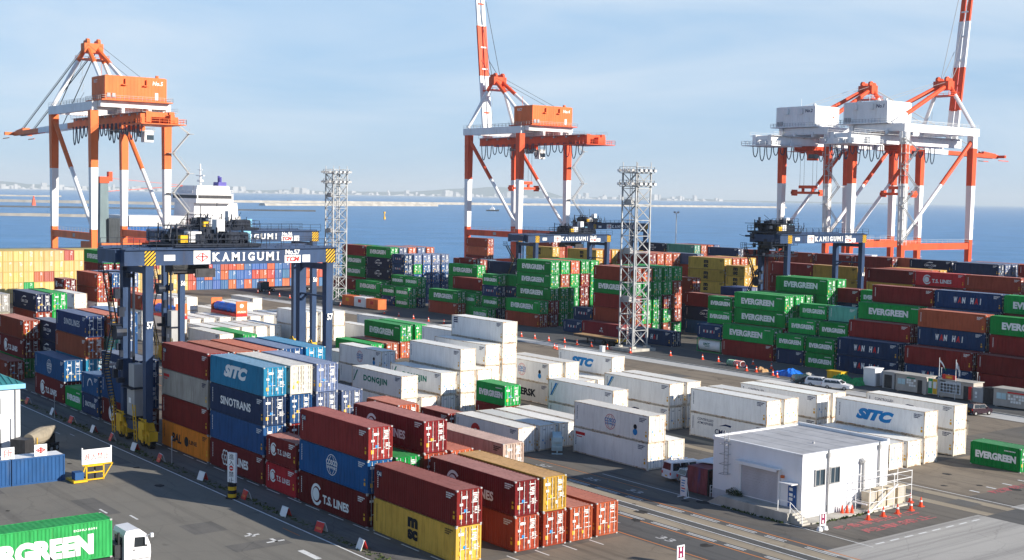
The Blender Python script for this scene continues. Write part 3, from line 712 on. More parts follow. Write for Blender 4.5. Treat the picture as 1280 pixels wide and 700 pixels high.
# far / unseen stacked boxes merged as ONE object
FAR = {'v': [], 'f': [], 'c': []}
def far_box(x, y, z, Ln, H, W, col):
    m = MB(); m.box(x - Ln, x, y, y + W, z + .02, z + H - .02)
    n0 = len(m.f); cs = [col] * n0
    g = tuple(c * .45 + .32 for c in col)
    for k in range(4):
        yy = y + W * (.2 + .2 * k + (.03 if k > 1 else -.03)); m.box(x, x + .04, yy - .03, yy + .03, z + .1, z + H - .1); cs += [g] * 6
    m.box(x, x + .02, y + W * .5 - .03, y + W * .5 + .03, z + .1, z + H - .1); cs += [tuple(c * .3 for c in col)] * 6
    if vr.random() < .75:
        for k in range(vr.randrange(2, 6)): 
            yy = y + W * vr.uniform(.58, .7); zz = z + H * (.85 - .1 * k); m.box(x, x + .03, yy, yy + W * vr.uniform(.12, .24), zz, zz + .12); cs += [(.7, .7, .68)] * 6
    m.box(x, x + .05, y, y + .1, z, z + H); m.box(x, x + .05, y + W - .1, y + W, z, z + H); m.box(x, x + .06, y, y + W, z + H - .14, z + H - .0); cs += [tuple(c * .8 for c in col)] * 18
    o = len(FAR['v']); FAR['v'] += m.v; FAR['f'] += [tuple(i + o for i in f) for f in m.f]; FAR['c'] += cs
def far_build():
    me = bpy.data.meshes.new('container_stacks'); me.from_pydata(FAR['v'], [], FAR['f'])
    at = me.color_attributes.new('paint', 'FLOAT_COLOR', 'CORNER')
    vals = []
    for f, c in zip(FAR['f'], FAR['c']): vals += [*c, 1.0] * len(f)
    at.data.foreach_set('color', vals)
    mt, t, b = nodemat('stacked_container_paint')
    a = t.nodes.new('ShaderNodeVertexColor'); a.layer_name = 'paint'
    f1 = noise(t, 0.8, 6, coords(t, (1, 1, .3)), .65)
    c = mixc(t, ramp(t, f1, .5, .75, 0, .35), a.outputs['Color'], mixc(t, 1.0, a.outputs['Color'], (.5, .45, .42), 'MULTIPLY'))
    t.links.new(c, b.inputs['Base Color']); b.inputs['Roughness'].default_value = .6; b.inputs['Specular IOR Level'].default_value = .08
    me.materials.append(mt); me.update()
    o = link('container_stacks', me); o['kind'] = 'stuff'; o['label'] = 'far walls of stacked containers and the unseen lower tiers'
    return o
# ---------------------------------------------------------------- the stacks: (near end u, row v, length 40/20, kinds from the ground up)
def PV(i): return 57.5 + 2.9 * i
def QV_(i): return 88.2 + 2.95 * i
def RV(i): return 177.5 + 2.9 * i
def SV(i): return 232.0 + 2.9 * i
ST = []
def P(u, i, Ln, tiers): ST.append(('P', i, u, PV(i), Ln, tiers))
def Q(u, v, Ln, tiers): ST.append(('Q', round((v - 88.2) / 2.95), u, v, Ln, tiers))
def RR(u, i, Ln, tiers): ST.append(('R', i, u, RV(i), Ln, tiers))
def S(u, v, Ln, tiers): ST.append(('S', round((v - 200) / 2.9), u, v, Ln, tiers))
# P : the block along the front road
P(-81.3, 0, 40, 'YA'); P(-81.3, 2, 40, 'BT'); P(-81.3, 3, 40, 'By'); P(-81.3, 4, 40, 'O'); P(-81.3, 5, 40, 'O')
P(-94.5, 0, 40, 'TkA'); P(-94.5, 1, 40, 'BG'); P(-94.5, 2, 40, 'BBT'); P(-94.5, 3, 40, 'BO'); P(-94.5, 5, 40, 'Bq')
P(-107.3, 0, 20, 'tT'); P(-107.9, 4, 20, 'BBO')
P(-114.0, 0, 40, 'ubnS'); P(-114.0, 1, 40, 'MMbw'); P(-114.0, 2, 40, 'beee'); P(-114.0, 3, 40, 'bbe')
P(-126.8, 0, 40, 'aMoA'); P(-126.8, 1, 40, 'MMMO'); P(-126.8, 2, 40, 'MMMO'); P(-126.8, 3, 40, 'Mbbb'); P(-126.8, 4, 40, 'MbbS')
P(-145.8, 0, 40, 'Tbn'); P(-159.0, 0, 20, 'nh'); P(-165.3, 0, 20, 'E'); P(-160.5, 1, 20, 'BO')
P(-171.6, 0, 40, 'Tk'); P(-171.6, 1, 40, 'MSOl'); P(-171.6, 2, 40, 'BMpO'); P(-174.5, 3, 40, 'MMbb')
P(-196.5, 0, 40, 'B'); P(-198.5, 1, 40, 'GTB'); P(-190.5, 2, 40, 'MCC'); P(-211.0, 3, 40, 'MMBC'); P(-212.0, 4, 40, 'MMGG'); P(-213.5, 1, 40, 'OMgg')
# Q : refrigerated yard (lower-case white kinds); capital letters and G E M O B are ordinary boxes
Q(-98.5, 94.3, 40, 'or'); Q(-98.5, 97.2, 40, 'R')
Q(-113.0, 88.2, 40, 'L'); Q(-113.0, 91.15, 40, 'R'); Q(-113.0, 94.1, 40, 'R'); Q(-113.0, 97.05, 40, 'R')
Q(-114.0, 103.1, 40, 'Rv'); Q(-126.4, 88.0, 20, 'M'); Q(-127.0, 96.9, 20, 'ME')
Q(-136.9, 88.1, 40, 'RD'); Q(-136.9, 91.1, 40, 'R'); Q(-136.9, 94.1, 40, 'RD'); Q(-137.0, 97.2, 40, 'RRR'); Q(-137.2, 100.1, 40, 'RR'); Q(-139.6, 103.1, 40, 'RRR'); Q(-139.6, 106.0, 40, 'RRRx')
Q(-152.5, 100.3, 40, 'R--'); Q(-152.5, 109.5, 40, 'RRR'); Q(-152.5, 112.4, 40, 'RRR')
Q(-137.2, 112.2, 40, 'mr'); Q(-137.2, 115.2, 40, 'RR'); Q(-138.4, 124.9, 40, 'Rs'); Q(-137.4, 118.4, 40, 'R'); Q(-137.4, 121.4, 40, 'R')
Q(-114.5, 113.0, 40, 'cv'); Q(-114.5, 116.0, 40, 'RR')
Q(-98.9, 113.1, 40, 'cR'); Q(-98.9, 116.2, 40, 'RR'); Q(-98.9, 121.9, 40, 'Rc'); Q(-98.9, 124.9, 40, 'RR')
Q(-84.3, 116.2, 40, 'R'); Q(-84.3, 119.4, 40, 'R'); Q(-84.5, 122.6, 40, 'Rs'); Q(-85.3, 129.4, 40, 'Rc'); Q(-75.8, 127.4, 20, 'E')
Q(-160.2, 99.6, 40, 'Rr'); Q(-163, 103.0, 40, 'R'); Q(-176, 106.0, 40, 'R')
Q(-189.8, 115.9, 40, 'G'); Q(-189.8, 119.0, 40, 'O'); Q(-190.6, 122.3, 40, 'OE'); Q(-190.6, 125.4, 40, 'OE')
Q(-214.6, 131.0, 40, 'R'); Q(-228.0, 143.0, 40, 'R'); Q(-219.5, 125.6, 40, 'RR'); Q(-219.5, 122.7, 40, 'RR'); Q(-219.5, 119.6, 40, 'RR')
Q(-190.0, 92.2, 40, 'RG'); Q(-192.0, 89.1, 40, 'RR')
Q(-226.0, 103.6, 40, 'r'); Q(-226.0, 106.5, 40, 'R'); Q(-226.0, 109.4, 40, 'R'); Q(-226.0, 112.3, 40, 'R'); Q(-226.0, 115.2, 40, 'R')
Q(-245.5, 127.3, 40, 'c'); Q(-245.0, 130.4, 40, 'R'); Q(-245.0, 117.3, 40, 'R'); Q(-245.0, 104.2, 40, 'R'); Q(-245.0, 107.2, 40, 'R'); Q(-245.0, 110.2, 40, 'R'); Q(-245.0, 113.7, 40, 'R'); Q(-245.0, 120.4, 40, 'R'); Q(-245.0, 123.5, 40, 'R')
Q(-262.0, 120.4, 40, 'R'); Q(-262.0, 123.5, 40, 'R'); Q(-275.0, 131.0, 40, 'R'); Q(-275.0, 134.0, 40, 'R'); Q(-286.0, 141.3, 40, 'R'); Q(-262.0, 114, 40, 'RR'); Q(-262, 111, 40, 'RR')
Q(-245.0, 84.0, 40, 'RRR'); Q(-261.0, 87.5, 20, 'MMMT'); Q(-257.0, 92.8, 40, 'ccBB'); Q(-257.0, 95.8, 40, 'RRMb'); Q(-257.0, 98.8, 40, 'RROe'); Q(-237.0, 93.9, 40, 'RRB'); Q(-290.0, 106.0, 40, 'OMbME'); Q(-290.0, 109.0, 40, 'OMbMG')
# R : the block beyond the coned lane
RR(-166.9, 0, 20, 'FW'); RR(-154.3, 0, 40, 'ME'); RR(-147.4, 0, 20, 'NE'); RR(-140.7, 0, 20, 'EE'); RR(-127.9, 0, 40, 'WW'); RR(-114.4, 0, 40, 'WM'); RR(-101.3, 0, 40, 'MM'); RR(-88.2, 0, 40, 'MM')
RR(-167.1, 1, 20, 'NNEE'); RR(-154.2, 1, 40, 'MMEE'); RR(-147.3, 1, 20, 'NNE'); RR(-140.4, 1, 20, 'NNE'); RR(-127.9, 1, 40, 'WWM'); RR(-114.2, 1, 40, 'MMWO'); RR(-101.2, 1, 40, 'MMME'); RR(-88.2, 1, 40, 'MMME')
RR(-154.2, 2, 40, 'MMGG'); RR(-154.2, 3, 40, 'MMGG'); RR(-147.3, 2, 20, 'NNNE'); RR(-140.7, 2, 20, 'NNNp'); RR(-128.2, 2, 40, 'MMME'); RR(-114.8, 2, 40, 'NNNN'); RR(-101.2, 2, 40, 'MMMM')
RR(-115.2, 3, 40, 'NNNNW'); RR(-127.6, 3, 40, 'MMMMM'); RR(-102.6, 3, 40, 'MMMME'); RR(-89.4, 3, 40, 'MMMME')
RR(-151.9, 4, 40, 'MMMGE'); RR(-151.9, 5, 40, 'MMMGG'); RR(-140.6, 5, 20, 'NNNNE'); RR(-147.0, 5, 20, 'NNNNM')
RR(-186.5, 7.76, 40, 'kCM'); RR(-199.6, 8.8, 40, 'NNMB')
RR(-179.6, 0, 40, 'W'); RR(-194.2, 0, 40, 'i'); RR(-206.5, 0, 20, 'W'); RR(-220.7, 0, 40, 'BE'); RR(-239.9, 0, 20, 'E'); RR(-251.9, 0, 40, 'BE'); RR(-273.3, 0, 20, 'EE'); RR(-279.8, 0, 20, 'WE'); RR(-286.6, 0, 40, 'EE'); RR(-299.4, 0, 40, 'EM')
RR(-194.2, 1, 40, 'BBMEB'); RR(-194.2, 2, 40, 'BGGGO'); RR(-194.2, 3, 40, 'GGGGG'); RR(-194.2, 4, 40, 'OGMGG'); RR(-194.2, 5, 40, 'GBOBG')
RR(-206.6, 1, 20, 'NW'); RR(-220.6, 1, 40, 'MMEEE'); RR(-220.6, 2, 40, 'GGGOG'); RR(-220.6, 3, 40, 'GGGGO'); RR(-220.6, 4, 40, 'BBMMG'); RR(-220.6, 5, 40, 'OGGGG')
RR(-239.9, 1, 20, 'NEWE'); RR(-236.6, 2, 20, 'NNWG'); RR(-248.6, 1, 20, 'GE'); RR(-250.0, 2, 40, 'EEM'); RR(-256.0, 3, 40, 'EEEE'); RR(-262.0, 4, 20, 'GGGGM')
RR(-273.4, 1, 20, 'WEE'); RR(-279.9, 1, 20, 'NEE')
RR(-284.1, 2, 20, 'NNNWW'); RR(-284.1, 3, 20, 'bbbGe'); RR(-284.1, 4, 20, 'bbbbe'); RR(-284.1, 5, 20, 'bbbee'); RR(-284.1, 6, 20, 'bbbbe')
RR(-291.0, 2, 40, 'EECCE'); RR(-291.2, 3, 40, 'GGbbe'); RR(-291.2, 4, 40, 'GGbbO'); RR(-291.2, 5, 40, 'GGbbe'); RR(-291.2, 6, 40, 'GGbbO'); RR(-303.9, 2, 40, 'MMEEM'); RR(-303.9, 3, 40, 'MMGGG')
# S : the blocks behind
S(-185.2, 203.0, 20, 'NNWW'); S(-185.2, 205.9, 20, 'NNbe'); S(-278.0, 203.0, 40, 'BBBB'); S(-278.0, 205.9, 40, 'GGbe'); S(-262.0, 203.0, 40, 'NNNN')
S(-217.5, SV(0), 40, 'YYYYY'); S(-217.5, SV(1), 40, 'yyyyO'); S(-217.5, SV(2), 40, 'yyyyO'); S(-217.5, SV(3), 40, 'yyyyy')
S(-211.0, SV(0), 20, 'yyyYY'); S(-211.0, SV(1), 20, 'yyyyy')
S(-163.6, SV(0), 40, 'MMYYM'); S(-163.6, SV(1), 40, 'OOOOO'); S(-163.6, SV(2), 40, 'OOOyO'); S(-163.6, SV(3), 40, 'yyyyy')
S(-178.4, SV(0), 40, 'yyyyY'); S(-190.8, SV(0), 40, 'MMMMM'); S(-139.6, SV(0), 40, 'BBBBB'); S(-151.9, SV(0), 40, 'MMMMt'); S(-125.6, SV(0), 40, 'BBBBB')
S(-283.0, SV(0), 40, 'YYYYY'); S(-264.5, SV(0), 40, 'yyyYY'); S(-264.5, SV(1), 40, 'yyyBO'); S(-264.5, SV(2), 40, 'yyyyy'); S(-258.0, SV(3), 40, 'yyyyy')
S(-243.8, SV(0), 40, 'BBBBM'); S(-243.8, SV(1), 40, 'BBBBO'); S(-243.8, SV(2), 40, 'BBBOO'); S(-243.8, SV(3), 40, 'BBBBO'); S(-238.0, SV(4), 40, 'BBBBe')
def T(u, v, Ln, tiers): ST.append(('T', round((v - 200) / 2.9), u, v, Ln, tiers))
T(-284.6, 290, 40, 'NNNNp'); T(-284.6, 292.9, 40, 'OOOOO'); T(-284.6, 295.8, 40, 'OOOOO'); T(-284.6, 298.7, 40, 'eeeee'); T(-297.5, 290, 40, 'NNNNC')
T(-188.5, 282, 40, 'NNNNC'); T(-173.8, 279, 40, 'NNNNN'); T(-173.8, 281.9, 40, 'bbbbe'); T(-173.8, 284.8, 40, 'bbbbe'); T(-173.8, 287.7, 40, 'OOOOO')
T(-232.0, 282, 40, 'BBBBB'); T(-245.0, 282, 40, 'BBBBM'); T(-219.0, 282, 40, 'BBBBM'); T(-219.0, 284.9, 40, 'bbbbe'); T(-219.0, 287.8, 40, 'bbbbe'); T(-219.0, 290.7, 40, 'ccccR'); T(-206.0, 282, 40, 'MMMMM'); T(-201.0, 285, 40, 'BBBBO'); T(-160, 285, 40, 'MMMMM'); T(-147, 282, 40, 'NNNNM'); T(-134, 282, 40, 'MMMMe')
T(-262, 285, 40, 'NNNNN'); T(-320, 262, 40, 'BBBBB'); T(-320, 265, 40, 'OOOOO'); T(-320, 268, 40, 'MMMMM'); T(-345, 255, 40, 'OBMOB')

ORD = ['', 'second', 'third', 'fourth', 'fifth', 'sixth', 'seventh', 'eighth', 'ninth', 'tenth', 'eleventh', 'twelfth', 'thirteenth', 'fourteenth', 'fifteenth', 'sixteenth', 'seventeenth', 'eighteenth', 'nineteenth', 'twentieth']
ORDR = ['front'] + ORD[1:]
BN = {'P': 'roadside block', 'Q': 'white yard', 'R': 'block beyond coned lane', 'S': 'block behind far gantry cranes', 'T': 'rearmost block'}
GRP = {'P': 'containers stacked along the front road', 'Q': 'containers in the refrigerated yard', 'R': 'containers stacked beyond the coned lane', 'S': 'containers in the blocks near the quay', 'T': 'containers in the blocks near the quay'}
rows_of = {}
for b, i, u, v, Ln, t in ST: rows_of.setdefault((b, i), []).append(u)
rowrank = {b: {i: k for k, i in enumerate(sorted(j for (bb, j) in rows_of if bb == b))} for b in BN}
def label_for(b, i, u, Ln, kind, k, n, reefer):
    look = (RKIND[kind][0] if reefer else KIND[kind][1]).replace('refrigerated container', 'reefer')
    if Ln == 20: look = 'short ' + look
    us = sorted(rows_of[(b, i)], reverse=True); c = us.index(u)
    if n == 1: tp = 'alone as'
    elif k == n - 1: tp = 'top of'
    elif k == 0: tp = 'bottom of'
    else: tp = ORD[k] + ' up in'
    st = (ORD[c] + ' ' if c else '') + ('stack from right' if c else 'rightmost stack')
    r = rowrank[b][i]; rw = (ORDR[r] if r < len(ORDR) else 'back') + ' row'
    s = f"{look}, {tp} {st}, {rw}, {BN[b]}"
    if len(s.split()) > 16: s = s.replace(' with small ', ' with ').replace(' refrigerated', '').replace(', ' + BN[b], ' of ' + BN[b]).replace('rust-streaked ', '').replace('large ', '').replace('plain ', '').replace('spaced ', '').replace(' round', '')
    if len(s.split()) > 16: s = s.replace(' of far gantry cranes', ' of far cranes').replace('two-line ', '').replace('two red', 'red').replace(' corner ', ' ').replace('dark ', '')
    if len(s.split()) > 16: s = s.replace(', rightmost stack,', ', right stack,').replace('container with ', 'box with ').replace('block behind far gantry cranes', 'cranes block')
    if len(s.split()) > 16: s = s.replace(' with white name and swoosh', ' with white swoosh').replace(' with white and red letters', ' with red letters').replace('block behind far gantry cranes', 'block behind cranes').replace('block beyond coned lane', 'coned-lane block').replace(' logo and name', ' logo')
    if len(s.split()) > 16: s = s.replace('dark navy ', 'navy ').replace('short ', '').replace(' from right', '')
    if len(s.split()) > 16: s = s.replace(' from right', '')
    return s
OVER = {
    71: 'light blue container with white slanted letters under an orange-brown one left of crane stairs',
    0: 'yellow container with black two-line logo, under the brick-red box nearest the bottom edge',
    1: 'brick-red container on the yellow one with black logo, nearest the bottom edge',
    2: 'plain brown container under the maroon lettered one, beside the red ground-level boxes',
    3: 'maroon container with white name, between the yellow-topped stack and front yellow one',
    4: 'red-brown container directly beneath the plain yellow one with sunlit yellow doors',
    5: 'plain yellow container with sunlit yellow doors, topping a red-brown one by the lane',
    6: 'orange-brown container alone on the ground, squeezed between yellow-topped stack and lane-side box',
    7: 'orange-brown container alone on the ground, closest to the painted lane',
    8: 'maroon container with big white round logo, below the blue globe-logo container by the road',
    9: 'blue container with white globe logo sandwiched between two maroon ones by the road',
    10: 'maroon container with small corner panel topping the blue globe-logo one by the road',
    15: 'maroon lettered container topping the stack behind the green-roofed box',
    19: 'beige corrugated container with pale roof between maroon stacks and white reefers',
    20: 'short bright red container with white round logo at the bottom of two by the road',
    21: 'short maroon container with white round logo on the bright red one',
    25: 'maroon container with white flower logo at the foot of the light blue-topped stack',
    26: 'plain blue container between the flower-logo maroon one and the navy lettered one',
    27: 'navy container with white lettering directly under the light blue one',
    28: 'light blue container with white slanted letters topping a four-high roadside stack',
    32: 'rust-streaked white container beside the light blue one on top of its stack',
    36: 'slate-blue container topping the stack beside the rust-streaked white one',
    40: 'orange container with black lettering on the ground beside the yellow crane bogie',
    41: 'maroon container resting directly on the orange one with black lettering',
    42: 'weathered grey container with red corner mark between two maroon ones above the orange',
    43: 'maroon container topping the four-high stack that stands on the orange one',
    69: 'blue globe-logo container topping a two-high roadside stack left of the crane bogie',
    73: 'navy container with widely spaced white letters topping a stack left of the crane stairs',
    101: 'weathered off-white reefer with red corner mark under the globe-logo one beside the van',
    102: 'white reefer with round globe logo topping the stack beside the white van',
    104: 'white reefer with red lettering on the ground between beige box and blue power unit',
    109: 'white reefer with blue corner stripe whose end faces the globe-logo stack by the van',
    112: 'short green container with large white name standing on a maroon one among reefers',
    114: 'white reefer with green name nearest to the blue container stack',
    117: 'white reefer with half-hidden green name behind the other green-lettered one',
    120: 'plain bluish-white reefer topping the three-high stack behind the green-lettered reefers',
    129: 'white reefer with black corner mark on the highest stack in the white yard',
    140: 'white reefer with small globe logo topping a grey-white one with bold black name',
    139: 'grey-white reefer with bold black name half hidden by the short green container',
    144: 'white reefer with blue slanted letters partly hidden, near the lattice tower lane',
    148: 'white reefer with blue corner stripe and half-shaded doors, behind the globe-logo stack',
    151: 'white reefer with navy name and small notice text, cut off by the workshop roof',
    152: 'plain white reefer topping the navy-lettered one left of the workshop roof',
    162: 'white reefer with large blue slanted letters right behind the workshop',
    164: 'white reefer topping the last two-high stack beside the dark maroon car',
    165: 'short green container with white name alone on brown asphalt at the right edge',
    160: 'plain white reefer on the ground directly behind the workshop roof corner',
    340: 'green container with large white name highest in the stacks below the right gantry crane',
}
# the boxes that show in the photograph, largest first up to about 300; the hidden and tiny ones go into one object
KEEP = set()
for _p in '0-10,12,14-15,17,19-21,24-28,30-32,35-36,39-43,47,51,55,59-65,68-69,71-73,76-77,81-85,87-88,91-92,96,100-122,124-125,127-129,131-132,135,138-140,142-167,169-173,175-183,185,187-208,210,212-213,217,219-221,223-225,228-232,236-237,241-242,244-256,261-262,264-266,269,272,274-275,277-279,282-283,291,295,299,303,307,311,319-320,325,330,339-340,345,350,354-355,362-378,380-383,385-403,405-415,417-420,422-425,428-434,437-440,442-443,446-447,452-455,458,462-463,467-468,471-473,476-478,480-483,485-488,493,498,503,508,511-513,530,538-543,548,553,558,562-563,572-573,583,588,592-593,597-598,602-603,607-608,618,623,633,643,648,653,658-663,668,673,688,693,698,703,708,713,718,722-723,728,748,753,758,773,778,791-793'.split(','):
    _a = _p.split('-'); KEEP.update(range(int(_a[0]), int(_a[-1]) + 1))
_n = 0
for _s in ST:                                                 # a few more that show in gaps
    if _s[0] == 'R' and _s[1] > 7: KEEP.update(range(_n, _n + len(_s[5])))
    _n += len(_s[5])
CID = 0
FARCOL = lambda k: tuple(min(.8, c * vr.uniform(.85, 1.15)) for c in (KIND[k][0] if k in KIND else RWH))
for b, i, u, v, Ln, tiers in ST:
    z = 0.0; LL = L40 if Ln == 40 else L20
    for k, kind in enumerate(tiers):
        if kind == '-': CID += 1; continue
        H = HC if Ln == 40 else HS
        reefer = kind in RKIND and (b == 'Q' or kind not in KIND)
        lab = OVER.get(CID) or (label_for(b, i, u, Ln, kind, k, len(tiers.rstrip('-')), reefer) if kind != 'F' else '')
        if kind == 'F':
            TANK_AT = (u, v)
        elif CID not in KEEP:
            far_box(u, v, z, LL, H, CW, FARCOL(kind))
        else:
            c_ = container(kind, reefer, LL, (u + vr.uniform(-.05, .05), v + vr.uniform(-.04, .04), z + .004), lab, GRP[b], b == 'P' or (b == 'Q' and u > -130))
        z += H; CID += 1
# the long wall of container ends at the far left, and the second wall behind it
wr = random.Random(5)
pat = ['ByyyMyyByMyyyyMyyyyyByyyyyyyMyyyyyyyyy', 'MyMMyMMyMyMyyyyGyyyyyMyyByyyMyyyyMyyyy', 'yyyyyMMMyMyyyyyyOMyyyyyMyyyyyyyyMyyyyy', 'MyyMyyyMyyyMyyyyyyyyyMyyyyyyMyyyyyyyyy', 'yyMyyyyyMyyyyyyyyyyMyyyyyyyyyyyyyyyyyy']
for c in range(31):
    for r in range(5):
        k = pat[4 - r][c] if r else pat[4][c]
        col = {'y': (0.60, 0.43, 0.17), 'M': (0.42, 0.10, 0.08), 'B': (0.40, 0.10, 0.07), 'O': (0.5, 0.14, 0.07), 'G': (0.03, 0.33, 0.09)}[pat[r][c]]
        far_box(-328, 92.5 + 2.5 * (c - 12) , r * 2.6, 12.19, 2.6, 2.44, tuple(x * wr.uniform(.9, 1.1) for x in col))
for c in range(21):
    for r in range(4):
        col = wr.choice(((.55, .13, .05), (.50, .10, .06), (.06, .15, .36), (.07, .17, .38), (.48, .07, .05), (.06, .15, .36), (.55, .15, .06)))
        if c < 3: col = wr.choice(((.5, .1, .06), (.60, .43, .17)))
        far_box(-352, 146 + 2.5 * c, r * 2.75, 12.19, 2.7, 2.44, tuple(x * wr.uniform(.85, 1.1) for x in col))
far_build()
# ---------------------------------------------------------------- rubber-tyred gantry cranes
def stripes(m, x0, x1, z0, z1, y, n, mi_a, mi_b, axis):
    """diagonal hazard stripes on a panel; axis 'x': panel faces +x (x0,x1 are y values and y is x)"""
    P = (lambda a, z: (y, a, z)) if axis == 'x' else (lambda a, z: (a, y, z))
    m.quad(P(x0, z0), P(x1, z0), P(x1, z1), P(x0, z1), mi_a)
    w_ = x1 - x0; h = z1 - z0; st = (w_ + h) / n
    for k in range(n):
        a = x0 - h + k * st; pts = []
        for s in (a, a + st * .5):
            pts.append(s)
        poly = [(pts[0], z0), (pts[1], z0), (pts[1] + h, z1), (pts[0] + h, z1)]
        def clip(poly, f, g):
            o = []
            for i in range(len(poly)):
                p, q = poly[i], poly[(i + 1) % len(poly)]
                if f(p): o.append(p)
                if f(p) != f(q): o.append(g(p, q))
            return o
        lerp = lambda p, q, t: (p[0] + (q[0] - p[0]) * t, p[1] + (q[1] - p[1]) * t)
        poly = clip(poly, lambda p: p[0] >= x0 - 1e-9, lambda p, q: lerp(p, q, (x0 - p[0]) / (q[0] - p[0])))
        if len(poly) > 2: poly = clip(poly, lambda p: p[0] <= x1 + 1e-9, lambda p, q: lerp(p, q, (x1 - p[0]) / (q[0] - p[0])))
        if len(poly) > 2:
            e = .004; q = (lambda p: (y + e, p[0], p[1])) if axis == 'x' else (lambda p: (p[0], y - e, p[1]))
            m.add([q(p) for p in poly], [tuple(range(len(poly)))], mi_b)
def text_x(body, cy, cz, wd, h, mi=0, shear=0, bold=.02, x=0.0, space=1.0):
    """lettering on a face looking towards +x (reads along +y)"""
    t = text_mb(body, wd, h, mi, shear, bold, space=space); m = MB(); m.add([(x, cy + v[0], cz + v[2]) for v in t.v], t.f, 0); m.m = list(t.m); return m
def serif_word(m, body, y0, step, cz, h, x, mi):
    """bold slab-serif capitals spaced along +y"""
    bot = {'K': (.14, .86), 'A': (.10, .90), 'M': (.10, .90), 'I': (.5,), 'G': (), 'U': ()}; top = {'K': (.14, .80), 'A': (), 'M': (.12, .88), 'I': (.5,), 'G': (), 'U': (.12, .88)}
    adv = {'I': .42, 'M': .98, 'A': .86, 'K': .88, 'G': .84, 'U': .86}; gap = .34
    tot = sum(adv[c] for c in body) + gap * (len(body) - 1); sc = step * len(body) / tot; y = y0
    for ch in body:
        wd = adv[ch] * sc; c = y + wd / 2; sw = .15 * sc
        t = text_x(ch, c, cz, wd * (1 if ch != 'I' else .42), h, mi, 0, .04, x); m.add(t.v, t.f, mi)
        for lst, za in ((bot[ch], cz - h / 2), (top[ch], cz + h / 2 - h * .12)):
            for f in lst:
                yy = c - wd / 2 + f * wd; m.quad((x + .002, yy - sw, za), (x + .002, yy + sw, za), (x + .002, yy + sw, za + h * .12), (x + .002, yy - sw, za + h * .12), mi)
        y += wd + gap * sc
def railing(m, p, q, h=1.05, n=8, w_=.05, mi=0):
    p = Vector(p); q = Vector(q)
    for i in range(n + 1):
        a = p.lerp(q, i / n); m.bar(a, a + Vector((0, 0, h)), w_, None, mi)
    for hh in (h, h * .5): m.bar(p + Vector((0, 0, hh)), q + Vector((0, 0, hh)), w_, None, mi)
